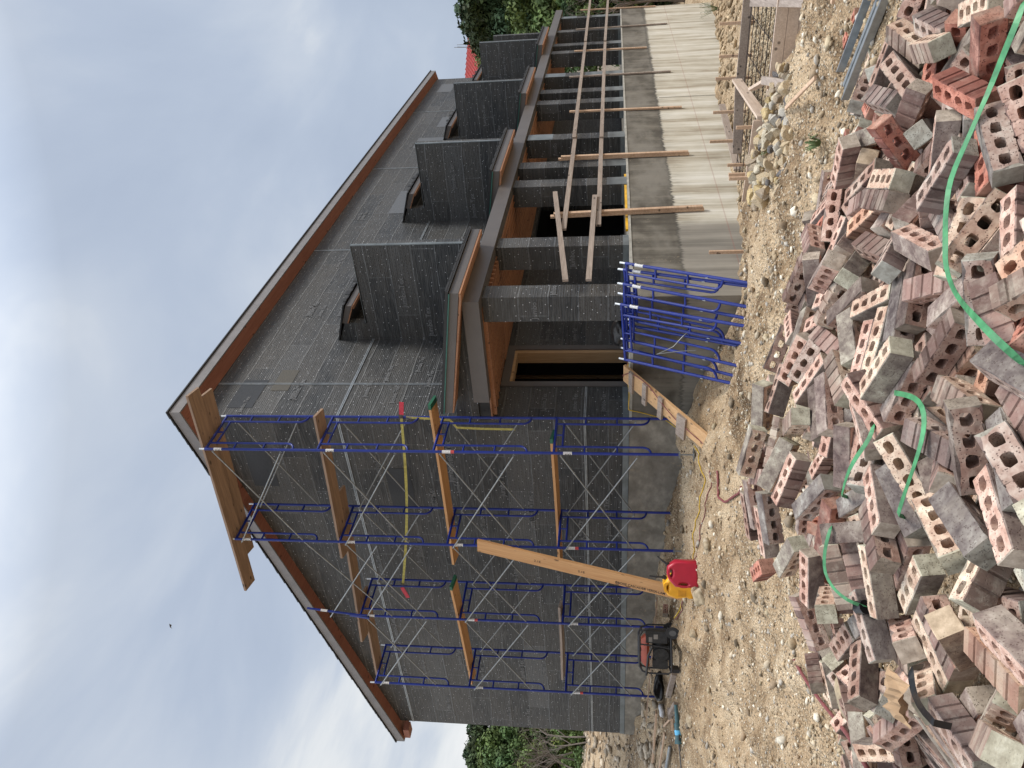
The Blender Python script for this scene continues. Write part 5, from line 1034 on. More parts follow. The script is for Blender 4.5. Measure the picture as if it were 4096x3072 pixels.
BRICKS=[(-7.9332,-7.269,-1.0276,0.1386,0.2006,0.7996,0.5488),
(-8.881,-6.4066,-0.8096,0.4536,0.8881,0.0666,0.0332),
(-8.7268,-6.5921,-0.8215,0.427,0.3847,0.6769,0.4599),
(-8.9739,-6.5399,-0.8551,0.11,0.0264,-0.0612,0.9917),
(-7.7499,-7.0891,-0.9607,0.094,-0.8268,-0.5545,-0.0073),
(-7.5669,-7.4773,-1.0736,0.4998,0.3663,-0.6244,-0.4755),
(-8.2154,-6.625,-0.9112,0.4836,-0.4421,0.613,-0.4414),
(-9.2678,-6.3151,-0.8341,0.176,0.0672,-0.179,-0.9656),
(-9.0248,-6.7332,-0.8189,0.4025,-0.9071,0.0662,-0.104),
(-9.1582,-5.7185,-0.8704,0.0666,-0.1436,0.9833,-0.0897),
(-8.0481,-6.4168,-0.7938,0.7945,0.0995,-0.0124,0.5989),
(-7.6002,-7.3486,-1.0176,0.0989,0.0359,0.9816,-0.1596),
(-8.9657,-6.3219,-0.8661,0.2201,-0.3556,-0.8991,-0.1292),
(-8.0932,-7.0135,-0.9642,0.5874,-0.5625,0.5732,-0.1003),
(-9.2262,-6.1834,-0.8493,0.6686,-0.7223,-0.1508,0.092),
(-8.8293,-6.9266,-0.8441,0.3964,0.9071,0.0836,0.114),
(-9.3573,-5.9936,-0.8246,0.119,-0.4322,0.7224,-0.5264),
(-8.3568,-6.1707,-0.8409,0.2554,-0.889,0.2298,-0.3028),
(-8.5645,-5.7681,-0.906,0.013,-0.64,0.7662,-0.0555),
(-8.5357,-6.9204,-0.9008,0.8823,-0.3906,0.0723,-0.2526),
(-8.4721,-5.403,-0.817,0.232,-0.0782,-0.0016,0.9696),
(-8.562,-6.4617,-0.8322,0.7264,-0.6544,-0.2096,-0.0163),
(-8.7669,-6.2624,-0.8088,0.0326,0.0276,-0.8784,-0.4761),
(-8.4793,-5.0771,-0.8375,0.2014,-0.9696,0.0779,0.1155),
(-8.945,-5.9382,-0.8628,0.1223,0.6156,-0.7357,0.2546),
(-8.4331,-5.6372,-0.8098,0.0097,0.9162,-0.3961,0.0597),
(-8.3481,-6.8981,-0.9217,0.3555,0.4853,0.7252,0.335),
(-7.7,-6.7814,-0.9551,0.0277,-0.1092,0.8086,0.5774),
(-8.0938,-6.3635,-0.8727,0.4242,0.5607,0.4833,0.5217),
(-7.1614,-7.0045,-0.9713,0.2029,-0.6197,-0.3988,0.6448),
(-8.2917,-5.9513,-0.8031,0.0907,0.0416,-0.0723,0.9924),
(-7.9645,-6.1901,-0.7975,0.1714,0.1642,0.9712,0.0202),
(-8.3753,-5.8373,-0.7908,0.0925,-0.0617,-0.7415,0.6617),
(-8.3642,-6.0267,-0.8567,0.1872,0.0028,0.5092,0.84),
(-8.2908,-7.1015,-1.0063,0.0756,-0.2809,-0.9527,-0.0884),
(-8.6238,-7.1191,-0.9411,0.5018,-0.2499,0.708,-0.4295),
(-7.5101,-5.3553,-0.6617,0.0422,-0.6263,-0.7631,-0.1538),
(-8.7974,-5.7617,-0.9275,0.6832,-0.7263,0.0084,-0.0753),
(-8.6465,-4.9597,-0.9692,0.6464,-0.3657,-0.4864,0.4603),
(-8.5115,-6.6027,-0.881,0.0886,-0.1166,0.7627,-0.6299),
(-8.1745,-5.3738,-0.7601,0.8586,-0.2786,-0.0131,-0.4301),
(-8.0054,-6.9472,-0.9743,0.509,-0.0577,-0.3647,0.7776),
(-7.8918,-5.0329,-0.7386,0.1012,-0.8051,0.5738,-0.1109),
(-7.0828,-7.1151,-1.0196,0.5591,-0.1781,0.2849,-0.758),
(-8.6375,-5.5422,-0.877,0.2561,0.1695,-0.8205,-0.4822),
(-7.7588,-6.5901,-0.9573,0.1977,0.3268,0.5908,0.7107),
(-7.7522,-5.4556,-0.7259,0.3283,0.5307,-0.5053,-0.596),
(-8.8805,-5.5544,-0.8852,0.1365,-0.2456,0.4141,-0.8658),
(-7.852,-5.8145,-0.7962,0.4843,0.2219,0.3902,0.751),
(-7.6123,-5.9269,-0.7482,0.5671,0.7774,-0.2052,-0.179),
(-6.524,-6.7148,-0.9445,0.0814,0.8375,0.5403,-0.0015),
(-6.9791,-7.3693,-1.0874,0.5309,-0.8385,-0.0858,0.0879),
(-7.996,-7.3634,-1.0802,0.2599,-0.8065,0.3822,-0.3688),
(-7.9158,-6.7192,-0.9645,0.321,-0.1454,0.7287,-0.5873),
(-7.9374,-4.7505,-0.7597,0.6575,-0.6292,0.1228,-0.3958),
(-7.4927,-7.1034,-1.0355,0.761,0.0461,0.1473,0.6302),
(-7.4382,-5.0124,-0.6045,0.5794,0.6579,-0.4132,-0.2464),
(-8.7841,-5.6718,-0.9323,0.0305,0.9967,-0.0592,0.0472),
(-7.1549,-5.2544,-0.5207,0.3453,0.4527,0.5238,0.6336),
(-7.4807,-6.2101,-0.8396,0.4558,0.8706,-0.142,-0.1189),
(-7.4033,-5.3703,-0.6144,0.1764,0.7963,-0.4707,-0.3366),
(-6.7495,-7.1952,-1.0775,0.1033,-0.1056,-0.2816,0.9481),
(-7.2257,-6.8765,-0.9488,0.0165,0.1764,-0.9762,-0.1249),
(-8.1407,-6.7757,-0.9542,0.5268,0.7033,0.3359,0.3392),
(-7.5012,-6.4131,-0.9115,0.0792,-0.4073,0.8955,0.1611),
(-9.2238,-5.9726,-0.9092,0.1869,-0.5467,0.6926,-0.4318),
(-7.2676,-6.798,-0.9263,0.7787,-0.602,-0.1153,0.1336),
(-8.4453,-5.7787,-0.8939,0.4855,-0.5627,-0.4818,0.4643),
(-8.1948,-5.6746,-0.7715,0.5517,0.6676,0.0564,0.4967),
(-7.0592,-6.344,-0.7899,0.365,0.232,-0.4761,-0.7657),
(-7.5989,-6.0671,-0.7882,0.8079,-0.5825,0.0543,-0.0717),
(-7.6992,-4.9761,-0.6773,0.6109,0.4959,0.3357,0.5179),
(-6.642,-7.323,-1.1166,0.0009,0.1889,0.5911,-0.7842),
(-7.2992,-6.2968,-0.8654,0.4799,0.6783,0.3153,0.4585),
(-7.5118,-6.6661,-0.9346,0.2232,-0.1564,-0.9467,-0.1719),
(-6.4618,-6.3901,-0.9589,0.7534,0.3599,-0.1967,-0.5139),
(-6.9148,-5.399,-0.6022,0.357,0.7048,-0.5564,-0.2574),
(-6.6584,-7.0657,-1.0459,0.8904,-0.4463,-0.0827,0.0343),
(-8.8678,-6.823,-0.8932,0.7662,-0.6417,0.0195,0.0283),
(-9.0478,-5.6634,-0.9568,0.4421,0.4599,-0.594,-0.4902),
(-6.8108,-7.42,-1.1563,0.98,-0.1907,-0.0536,-0.0201),
(-7.7155,-6.5033,-0.9378,0.2133,0.3161,0.5713,0.7267),
(-7.7197,-6.3469,-0.8885,0.1498,-0.8848,0.4344,0.0772),
(-8.1556,-5.1481,-0.7454,0.7565,0.5793,0.2845,0.1058),
(-8.3131,-4.2664,-1.0185,0.2678,0.1151,0.3907,0.8732),
(-8.1551,-5.4659,-0.8195,0.8906,-0.2788,0.0096,-0.3592),
(-7.2622,-6.5593,-0.9486,0.1274,-0.0752,0.9283,-0.341),
(-7.8587,-7.1941,-1.0614,0.0664,-0.9567,0.2762,0.0633),
(-7.1351,-6.4198,-0.904,0.1789,-0.9468,0.0832,0.2544),
(-7.2446,-5.8134,-0.7753,0.7181,0.1133,-0.1344,0.6734),
(-8.4735,-4.4788,-1.0378,0.0288,0.841,0.4478,0.3023),
(-6.9511,-5.5419,-0.686,0.0975,-0.8632,0.4832,0.1088),
(-7.3729,-5.6335,-0.6774,0.2797,-0.3242,0.6406,-0.6374),
(-8.7169,-5.3195,-0.9107,0.3063,-0.1919,0.2507,-0.898),
(-7.0065,-5.7886,-0.7312,0.1627,0.6711,0.6327,0.3505),
(-7.1072,-5.8678,-0.7743,0.6452,0.4119,-0.1026,-0.6353),
(-7.1438,-7.0564,-1.0954,0.3663,-0.8707,0.0087,0.328),
(-7.9645,-6.0785,-0.8083,0.1212,0.9802,-0.1569,-0.0014),
(-8.8919,-6.6765,-0.8755,0.1197,0.1611,0.6486,0.7342),
(-6.5054,-6.0201,-0.8076,0.5723,-0.3712,-0.5522,0.4794),
(-7.9239,-5.4246,-0.7659,0.4469,0.613,-0.5236,-0.3876),
(-7.0187,-6.6158,-0.9665,0.1274,-0.8823,-0.4485,-0.0651),
(-7.2805,-7.5818,-1.1406,0.9825,-0.0492,0.0134,0.179),
(-8.2339,-4.9924,-0.8477,0.7918,-0.1376,-0.1159,0.5836),
(-8.5386,-7.1777,-0.9629,0.1711,-0.5307,0.8299,0.0162),
(-8.5607,-4.7852,-1.0304,0.1939,-0.3062,-0.6407,0.6769),
(-6.8011,-6.6991,-0.9906,0.1368,-0.8746,-0.4617,-0.0561),
(-7.7798,-6.9064,-1.0198,0.0494,0.014,-0.7733,0.632),
(-7.1257,-6.2292,-0.8408,0.5389,-0.3209,-0.6185,0.4733),
(-7.3077,-3.4256,-1.0992,0.982,-0.1448,0.0395,0.1145),
(-9.0423,-6.2242,-0.9209,0.0335,-0.3499,0.9351,-0.0453),
(-8.0256,-5.9373,-0.8362,0.4045,-0.839,0.3556,0.0781),
(-7.4235,-6.8522,-1.0415,0.4425,-0.2421,-0.8563,0.1106),
(-6.4295,-6.2146,-0.8695,0.0655,0.0209,-0.7884,0.6113),
(-6.6842,-6.1106,-0.8384,0.6942,0.0165,0.1773,0.6974),
(-8.0307,-5.7164,-0.8421,0.539,0.6421,0.2786,0.4685),
(-8.5384,-4.9614,-0.9046,0.2195,-0.8926,-0.3783,0.1092),
(-7.6771,-6.2558,-0.8572,0.1443,-0.884,0.4381,0.0759),
(-8.5247,-6.3455,-0.8922,0.1085,0.171,-0.7316,0.651),
(-8.245,-6.5492,-0.9844,0.6411,-0.4674,-0.4457,0.4146),
(-7.2867,-6.0459,-0.8245,0.1454,0.0213,0.8957,-0.4196),
(-6.9558,-7.2067,-1.1504,0.2733,0.0744,-0.2196,0.9336),
(-6.5065,-5.5379,-0.7476,0.201,0.4768,0.5854,0.6241),
(-5.7871,-6.8764,-1.1897,0.2943,-0.0103,-0.7079,0.642),
(-7.3561,-4.486,-0.6348,0.0799,0.8711,0.4816,0.0538),
(-6.4419,-7.2107,-1.0982,0.6687,0.1042,-0.0525,0.7343),
(-7.202,-4.8906,-0.5735,0.3906,0.2554,0.6223,0.6284),
(-7.0184,-7.3826,-1.204,0.5932,0.0843,-0.4267,-0.6775),
(-7.2393,-5.381,-0.6432,0.3676,-0.3135,-0.7075,0.5158),
(-8.4691,-6.6224,-0.9808,0.0779,-0.5105,-0.8546,-0.0549),
(-6.5706,-6.6749,-1.0386,0.1549,0.4256,-0.8834,-0.1203),
(-7.7861,-7.7699,-1.0911,0.3838,-0.3619,0.6768,-0.5135),
(-6.3421,-7.5131,-1.2049,0.3249,0.6972,0.5369,0.3466),
(-7.4053,-4.8699,-0.6106,0.0056,-0.8659,0.4913,-0.0935),
(-7.4038,-7.0963,-1.0744,0.44,-0.3973,0.7007,-0.3969),
(-7.4473,-5.7541,-0.7744,0.5688,0.7821,-0.193,-0.166),
(-7.7021,-7.0998,-1.0598,0.9828,0.0737,0.0537,-0.1606),
(-6.2929,-4.438,-1.2136,0.0012,0.7806,0.6195,0.0827),
(-7.4408,-3.5022,-1.1737,0.0488,0.9257,-0.3676,0.0743),
(-8.5196,-6.2048,-0.9062,0.4412,0.8941,-0.0491,-0.0597),
(-7.2457,-7.3228,-1.1308,0.8637,-0.2481,-0.1496,0.4124),
(-8.0353,-6.4134,-0.98,0.1615,0.0568,-0.0788,0.9821),
(-8.637,-6.9642,-0.9625,0.0146,0.2717,-0.2566,0.9274),
(-7.899,-7.3811,-1.1079,0.462,-0.3405,-0.2959,0.7636),
(-8.7648,-4.9722,-1.1171,0.1068,0.172,-0.236,-0.9504),
(-6.5884,-5.7341,-0.8024,0.9821,0.1718,0.076,0.0121),
(-6.9318,-6.4406,-0.9146,0.1736,-0.9476,0.0831,0.2551),
(-7.1459,-4.7428,-0.5758,0.8648,0.0075,-0.0965,-0.4927),
(-8.5294,-5.0789,-0.9318,0.2529,-0.8992,-0.3561,0.0236),
(-8.5032,-6.4344,-0.9059,0.0928,-0.1231,0.6481,0.7458),
(-7.1722,-6.7288,-1.0376,0.4282,0.7583,-0.1566,-0.4659),
(-8.8375,-5.1437,-1.067,0.3714,0.0412,0.7607,0.5307),
(-6.8056,-5.8284,-0.8008,0.134,0.3113,0.5627,0.754),
(-7.2933,-6.8212,-1.0281,0.6407,0.0762,-0.1034,0.757),
(-7.7325,-7.6522,-1.167,0.4414,0.4727,-0.4373,-0.6249),
(-6.6226,-6.2911,-0.968,0.6007,0.1045,-0.0972,0.7866),
(-7.6287,-7.437,-1.179,0.088,-0.0036,0.1414,0.986),
(-8.93,-5.3025,-1.023,0.4424,0.0946,0.7196,0.5268),
(-6.9266,-6.6743,-0.9832,0.739,-0.5476,-0.3159,0.233),
(-7.7643,-3.6793,-1.1945,0.5833,0.144,-0.2511,0.759),
(-6.5247,-6.8408,-1.0349,0.7077,0.6557,0.0844,0.2492),
(-7.6147,-5.7878,-0.8041,0.4898,0.0174,-0.1489,0.8588),
(-7.9782,-4.1367,-1.0578,0.9744,-0.1206,-0.0132,-0.1893),
(-7.7505,-4.0974,-1.0597,0.3565,0.6979,0.6206,-0.0269),
(-8.1696,-7.0057,-1.026,0.8975,0.0902,0.3225,-0.2871),
(-7.5645,-7.2759,-1.0866,0.0452,-0.1555,-0.7758,-0.6098),
(-9.5222,-6.1689,-0.8794,0.7199,0.6884,-0.0879,-0.0129),
(-4.8067,-5.8859,-1.3376,0.4411,0.4693,0.54,0.5419),
(-7.8753,-5.9138,-0.8605,0.4621,-0.0849,-0.3098,0.8266),
(-9.0295,-6.056,-0.9301,0.045,-0.0556,0.9969,-0.0339),
(-7.1179,-7.3395,-1.1781,0.3495,0.34,-0.5137,-0.706),
(-7.5713,-6.8018,-1.0347,0.6597,-0.1964,-0.0133,-0.7253),
(-8.5395,-4.6819,-1.031,0.4469,0.0294,0.7013,0.5546),
(-7.4808,-7.5565,-1.1557,0.9721,-0.0468,-0.0361,0.227),
(-6.7728,-7.5741,-1.1923,0.1453,0.0082,-0.8082,0.5707),
(-9.2286,-6.7021,-0.8604,0.6282,-0.2815,0.2781,0.6699),
(-8.5419,-5.3616,-0.9213,0.2084,-0.1083,0.6633,-0.7106),
(-8.0268,-4.3202,-1.0606,0.4291,-0.8666,-0.2547,0.0029),
(-8.3257,-5.2837,-0.8783,0.6055,0.5213,0.3238,0.5067),
(-6.1523,-3.7787,-1.201,0.4324,0.4301,0.5524,0.5683),
(-6.9687,-6.0097,-0.8579,0.1859,-0.879,-0.4336,-0.0686),
(-6.0791,-6.2522,-1.0198,0.8768,0.2074,0.0102,0.4336),
(-6.6216,-4.1727,-1.2025,0.5757,-0.7,0.1782,0.3832),
(-8.1927,-6.2102,-0.9389,0.0524,-0.9417,0.3295,0.0435),
(-8.6829,-4.6879,-1.2109,0.3148,-0.2617,0.1076,0.906),
(-4.7593,-7.0134,-1.3693,0.024,-0.8955,-0.4439,0.0181),
(-8.7352,-4.8799,-1.1473,0.9493,-0.2355,-0.1779,0.1081),
(-6.2303,-6.9077,-1.1342,0.1322,-0.9845,-0.0442,0.1064),
(-9.1982,-6.431,-0.9266,0.6623,0.7492,0.0077,-0.0093),
(-8.039,-3.5689,-1.1887,0.0019,-0.1498,-0.5511,0.8209),
(-6.9074,-6.104,-0.8991,0.9165,0.1892,-0.0437,0.3499),
(-7.1079,-5.1939,-0.6024,0.5835,0.0479,0.0975,-0.8048),
(-5.1201,-5.7183,-1.2272,0.3205,0.5267,-0.7861,0.0436),
(-7.1616,-6.3006,-0.9644,0.1419,-0.7658,-0.6205,-0.0922),
(-7.1861,-3.6208,-1.2775,0.9415,-0.0349,-0.0772,-0.3262),
(-5.8756,-6.8314,-1.2523,0.0183,-0.9065,0.3454,0.2421),
(-6.5209,-5.9046,-0.8689,0.0455,-0.0554,-0.6031,-0.7945),
(-7.2583,-5.1436,-0.5872,0.2661,-0.2322,0.7271,-0.5887),
(-7.6967,-5.9499,-0.8602,0.3958,0.5892,-0.4585,-0.5348),
(-6.5237,-7.4379,-1.233,0.3032,0.1488,0.0201,0.941),
(-8.3164,-6.4157,-0.9591,0.4336,0.4648,-0.4989,-0.5891),
(-7.9862,-3.3163,-1.213,0.0518,0.0009,0.0015,-0.9987),
(-8.1909,-5.5827,-0.8571,0.1287,0.2921,0.9444,0.0789),
(-6.2626,-5.7549,-0.8775,0.2629,-0.3689,0.7203,-0.5252),
(-8.4271,-4.3868,-1.1183,0.5583,-0.8045,-0.1182,-0.1647),
(-8.3306,-4.3025,-1.1181,0.9823,-0.1499,0.0795,-0.0794),
(-7.7682,-6.5077,-1.0313,0.4809,0.5595,-0.3898,-0.5512),
(-6.231,-7.1234,-1.1902,0.3471,-0.3044,-0.7721,-0.4368),
(-5.7814,-4.4093,-1.2525,0.2201,-0.011,-0.7397,0.6358),
(-7.5791,-3.6175,-1.2223,0.9369,0.2869,-0.1998,-0.0048),
(-6.4379,-6.8326,-1.1217,0.5565,-0.4758,-0.4435,0.517),
(-7.4377,-3.8119,-1.1472,0.413,0.2481,-0.8178,-0.3147),
(-5.3176,-6.8738,-1.3439,0.8579,0.0141,0.0079,0.5136),
(-7.7041,-3.4911,-1.2121,0.1268,-0.0651,-0.9897,-0.0107),
(-6.9822,-3.5288,-1.2086,0.0063,-0.347,0.9379,0.0022),
(-6.6469,-6.4824,-1.0241,0.9884,0.1518,0.0103,0.0019),
(-8.1256,-5.2886,-0.802,0.8803,-0.1776,0.0075,-0.4398),
(-6.4876,-3.8876,-1.2067,0.5316,0.5445,0.4566,0.4609),
(-6.561,-7.2109,-1.1648,0.0478,-0.8209,0.5164,0.2389),
(-8.3635,-5.5899,-0.8956,0.3541,-0.0713,-0.0127,0.9324),
(-6.1469,-4.0833,-1.2503,0.5944,0.1507,0.3428,0.7117),
(-8.749,-6.2719,-0.9214,0.5375,0.0518,-0.0429,0.8406),
(-6.8062,-5.3756,-0.6548,0.0978,-0.7274,-0.6769,-0.0562),
(-6.6496,-6.7824,-1.1296,0.7517,-0.5396,0.337,-0.1739),
(-6.0533,-6.3547,-1.0649,0.8767,0.2072,0.012,0.4339),
(-8.4801,-7.118,-1.0302,0.2757,-0.1065,-0.1383,0.9453),
(-7.9695,-6.561,-1.0205,0.6137,0.7797,0.1146,0.0482),
(-5.9748,-6.4004,-1.0997,0.8745,0.2077,0.0135,0.4381),
(-5.1577,-6.3149,-1.3384,0.6056,-0.5839,-0.3784,0.3862),
(-6.1613,-6.1446,-0.9775,0.0008,-0.4249,0.8935,0.1451),
(-7.3089,-7.1039,-1.1332,0.1243,0.7554,0.6432,0.015),
(-6.1397,-4.6329,-1.2106,0.7135,0.0186,0.0262,0.6999),
(-5.7571,-3.7912,-1.2858,0.3925,-0.3756,0.596,-0.5913),
(-6.8102,-3.9876,-1.1856,0.868,0.3546,-0.0026,-0.3476),
(-7.9581,-3.9135,-1.1583,0.1737,-0.0664,0.9688,-0.1641),
(-6.3773,-6.298,-0.9921,0.6161,0.1238,-0.0636,0.7753),
(-7.4703,-3.3103,-1.2568,0.0853,0.1694,0.0167,-0.9817),
(-7.2799,-6.3825,-0.9934,0.7367,0.1178,-0.1152,0.6558),
(-9.3756,-5.933,-0.9143,0.4561,-0.634,0.5728,-0.2489),
(-8.1168,-7.1965,-1.1341,0.6127,0.7369,0.212,0.1913),
(-8.0118,-7.0025,-1.1077,0.3416,0.0761,-0.0671,0.9344),
(-6.1074,-4.7555,-1.0648,0.0682,0.8596,0.5021,-0.0658),
(-6.5897,-3.9346,-1.2088,0.5389,-0.53,-0.4491,0.4763),
(-5.5643,-6.8035,-1.2922,0.099,-0.7785,0.6033,0.1421),
(-7.5526,-6.561,-1.0552,0.8068,-0.5881,0.0458,-0.0338),
(-6.6735,-7.0109,-1.1188,0.042,0.0981,-0.4456,-0.8889),
(-6.3816,-4.2641,-1.2305,0.0306,-0.9026,-0.3721,-0.2142),
(-5.8815,-6.7012,-1.2199,0.3453,0.2422,-0.0182,0.9065),
(-6.672,-7.4749,-1.3213,0.0651,-0.9566,-0.2836,0.0151),
(-6.9893,-6.8344,-1.1217,0.5481,0.7493,0.2308,0.2913),
(-7.6014,-6.8675,-1.1225,0.9728,0.08,0.0554,-0.2103),
(-7.3732,-6.3968,-0.9997,0.1168,-0.6556,0.7364,0.1193),
(-6.5231,-7.6144,-1.2387,0.6235,0.6285,-0.3221,-0.3354),
(-5.8874,-4.2333,-1.2966,0.3523,-0.3364,0.6217,-0.6133),
(-6.4896,-6.0971,-0.9283,0.9897,0.1236,0.0588,-0.0414),
(-6.9153,-7.0867,-1.1429,0.3123,-0.9014,0.1449,0.2625),
(-6.5432,-7.1711,-1.2713,0.3767,0.4051,-0.4829,-0.6788),
(-8.2521,-3.8712,-1.1235,0.99,0.0013,0.0008,0.1411),
(-7.5746,-3.8629,-1.1407,0.7924,-0.349,0.0179,0.4999),
(-8.8654,-6.4917,-0.945,0.2706,0.2804,-0.6026,-0.6964),
(-5.2808,-5.8302,-1.2346,0.1943,0.2225,0.666,0.685),
(-7.1622,-3.4499,-1.2024,0.2898,-0.2402,0.5983,-0.7073),
(-9.1524,-5.6771,-0.9695,0.4646,-0.6219,-0.4533,0.4381),
(-7.0886,-6.5411,-1.0421,0.1342,-0.9747,-0.1754,-0.0337),
(-8.0113,-6.2175,-0.947,0.0485,-0.7654,0.6397,0.0514),
(-7.8236,-7.2548,-1.167,0.6965,0.0872,-0.0286,0.7116),
(-8.1253,-5.9386,-0.9041,0.2807,0.3362,0.5863,0.6815),
(-6.6953,-7.1294,-1.2058,0.7995,0.4764,0.2034,0.304),
(-7.706,-3.2926,-1.2537,0.5265,-0.7483,-0.2113,0.3438),
(-6.2953,-4.23,-1.3037,0.5862,0.6196,-0.3677,-0.3705),
(-6.3178,-6.0047,-0.8801,0.1052,0.1276,-0.9591,0.2297),
(-6.8255,-6.8792,-1.1482,0.3767,0.0237,0.1832,-0.9077),
(-5.92,-7.1621,-1.2758,0.9069,0.0069,0.2198,-0.3594),
(-5.843,-5.2402,-1.205,0.0713,0.339,-0.932,-0.1065),
(-5.7282,-6.567,-1.2259,0.1052,0.9208,0.3623,0.0988),
(-6.2351,-7.5088,-1.2401,0.5389,-0.5128,-0.4682,0.4768),
(-8.0446,-3.453,-1.2136,0.1152,0.1147,0.6965,0.6989),
(-8.5553,-4.5365,-1.2254,0.8241,0.4316,0.166,0.3272),
(-6.9391,-3.5416,-1.2993,0.7033,-0.6964,0.0979,-0.1043),
(-6.1626,-3.6598,-1.2903,0.5005,-0.4845,0.5073,-0.5074),
(-7.2714,-6.1325,-0.9028,0.9767,0.1857,-0.0192,0.1061),
(-7.922,-3.8168,-1.1721,0.5663,-0.8145,-0.1172,-0.0466),
(-6.9099,-3.7736,-1.2641,0.4769,-0.8722,0.1072,0.0199),
(-5.7849,-5.122,-1.3141,0.3653,-0.363,-0.6128,0.5994),
(-8.6825,-4.5944,-1.143,0.1189,-0.3589,0.8893,-0.2573),
(-6.9653,-3.7203,-1.1384,0.5378,0.5682,-0.3728,-0.499),
(-7.9382,-4.0637,-1.1843,0.3651,-0.84,-0.3329,0.2242),
(-7.9024,-6.8417,-1.0898,0.1161,-0.9816,-0.1476,0.0355),
(-7.7203,-6.3048,-0.9701,0.5775,0.8151,-0.0236,-0.0392),
(-5.7323,-5.0052,-1.3114,0.8749,0.0108,0.0011,-0.4842),
(-6.2866,-4.7549,-1.1542,0.0844,-0.7081,0.5378,-0.4497),
(-8.2693,-5.9079,-0.8961,0.595,0.6633,-0.2865,-0.352),
(-7.5369,-7.3239,-1.2104,0.7369,-0.6057,0.2712,-0.1285),
(-6.033,-4.1588,-1.2972,0.0018,-0.6996,-0.7145,-0.0122),
(-6.4376,-7.2133,-1.1927,0.4127,-0.285,-0.6618,0.5573),
(-7.3667,-3.6362,-1.2546,0.6205,0.7315,-0.2797,-0.0416),
(-5.992,-6.9695,-1.2274,0.126,0.1792,-0.7645,0.6063),
(-10.6267,-5.8091,-1.3253,0.9944,0.0061,-0.005,0.1058),
(-8.3028,-7.0411,-1.0865,0.1059,-0.7883,-0.6052,-0.0325),
(-9.4915,-5.9827,-0.9785,0.0202,-0.6277,0.7764,-0.0535),
(-8.8698,-7.5499,-1.137,0.0048,0.3421,-0.9343,-0.0997),
(-8.8419,-4.1688,-1.3047,0.3752,-0.376,0.5998,-0.5985),
(-9.2312,-7.2248,-1.0345,0.6328,0.7435,-0.1159,-0.1828),
(-10.1855,-7.2456,-1.1512,0.1278,-0.9691,-0.1364,-0.1611),
(-7.4163,-8.0266,-1.3307,0.2393,0.0021,-0.0064,0.9709),
(-10.4039,-7.3935,-1.2283,0.0598,-0.0048,0.7791,-0.6241),
(-7.3617,-6.6566,-1.0818,0.1244,-0.9622,-0.2374,-0.0483),
(-8.7428,-7.2346,-1.082,0.2599,-0.1475,-0.736,0.6075),
(-10.2665,-5.5966,-1.3172,0,0.9064,0.4224,-0.0009),
(-6.1785,-4.2569,-1.3012,0.5948,0.6113,-0.3695,-0.3688),
(-8.5986,-8.0403,-1.24,0.1276,-0.8315,-0.5405,-0.0134),
(-7.0344,-7.1324,-1.2156,0.045,-0.128,-0.9694,-0.2046),
(-6.4196,-7.688,-1.3323,0.2143,0.2093,-0.6692,-0.68),
(-6.8594,-3.6792,-1.2906,0.0681,0.0033,0.1143,0.9911),
(-5.9338,-5.2472,-1.1008,0.9971,-0.0466,-0.0028,-0.0602),
(-8.9597,-4.5802,-1.2904,0.6543,0.4279,0.3461,0.5187),
(-8.6805,-4.3819,-1.2853,0.2359,-0.3304,-0.6471,0.6454),
(-9.4097,-6.2682,-0.9541,0.6833,0.019,-0.0545,-0.7278),
(-5.3655,-5.45,-1.3188,0.0062,-0.7595,0.6505,0.0088),
(-7.5712,-6.4027,-1.0063,0.1,0.1562,-0.5659,-0.8034),
(-6.0926,-8.2199,-1.3466,0.364,0.0142,-0.007,0.9313),
(-5.5992,-6.0286,-1.2346,0.6855,0.6552,0.3023,-0.097),
(-9.4465,-6.6317,-0.9467,0.2799,-0.2576,0.6953,-0.6098),
(-10.1783,-7.8967,-1.287,0.6477,0.7576,-0.0415,-0.0698),
(-9.7404,-5.548,-1.2065,0.514,0.4774,-0.6515,-0.2889),
(-6.2102,-7.5998,-1.3341,0.0024,0.5769,-0.8168,-0.0097),
(-6.9395,-6.6491,-1.0711,0.0451,0.0599,0.5971,0.7987),
(-8.0184,-7.9037,-1.2816,0.742,0.1304,-0.0269,0.6571),
(-7.6309,-6.9685,-1.1373,0.7335,-0.6386,0.2013,-0.117),
(-9.0737,-8.0853,-1.2153,0.0665,-0.6966,-0.7099,-0.0795),
(-9.0056,-3.9417,-1.3043,0.2706,0.2703,-0.6529,-0.6538),
(-5.7359,-5.3835,-1.2706,0.3392,-0.1655,0.0372,-0.9253),
(-9.8715,-6.4427,-0.993,0.2977,0.0425,-0.0386,-0.9529),
(-6.8883,-8.0762,-1.3333,0.4738,-0.4705,0.5317,-0.5209),
(-9.5894,-4.441,-1.3059,0.0007,-0.8733,-0.4871,-0.0021),
(-9.4265,-8.419,-1.3249,0.1014,-0.971,-0.21,-0.0535),
(-5.7935,-7.0114,-1.3346,0.211,0.1998,-0.6704,-0.6828),
(-10.0677,-5.7777,-1.2185,0.9445,-0.1517,-0.1922,-0.2191),
(-9.1839,-4.6221,-1.3053,0.0012,-0.2552,0.9669,0.0011),
(-8.6653,-6.7319,-0.984,0.3138,-0.2471,-0.6843,0.6101),
(-6.4844,-3.8421,-1.2979,0.4619,0.4759,-0.5281,-0.5303),
(-9.8598,-8.1335,-1.3155,0.8267,0.0375,-0.0805,0.5556),
(-10.2417,-7.5314,-1.2314,0.3101,0.4804,-0.5624,-0.5973),
(-8.5566,-4.2596,-1.2861,0.5394,0.3959,0.4822,0.5655),
(-9.2842,-6.8482,-0.9784,0.0751,0.0661,-0.6548,-0.7491),
(-7.7247,-7.6534,-1.2629,0.9827,0.1064,0.0837,-0.1264),
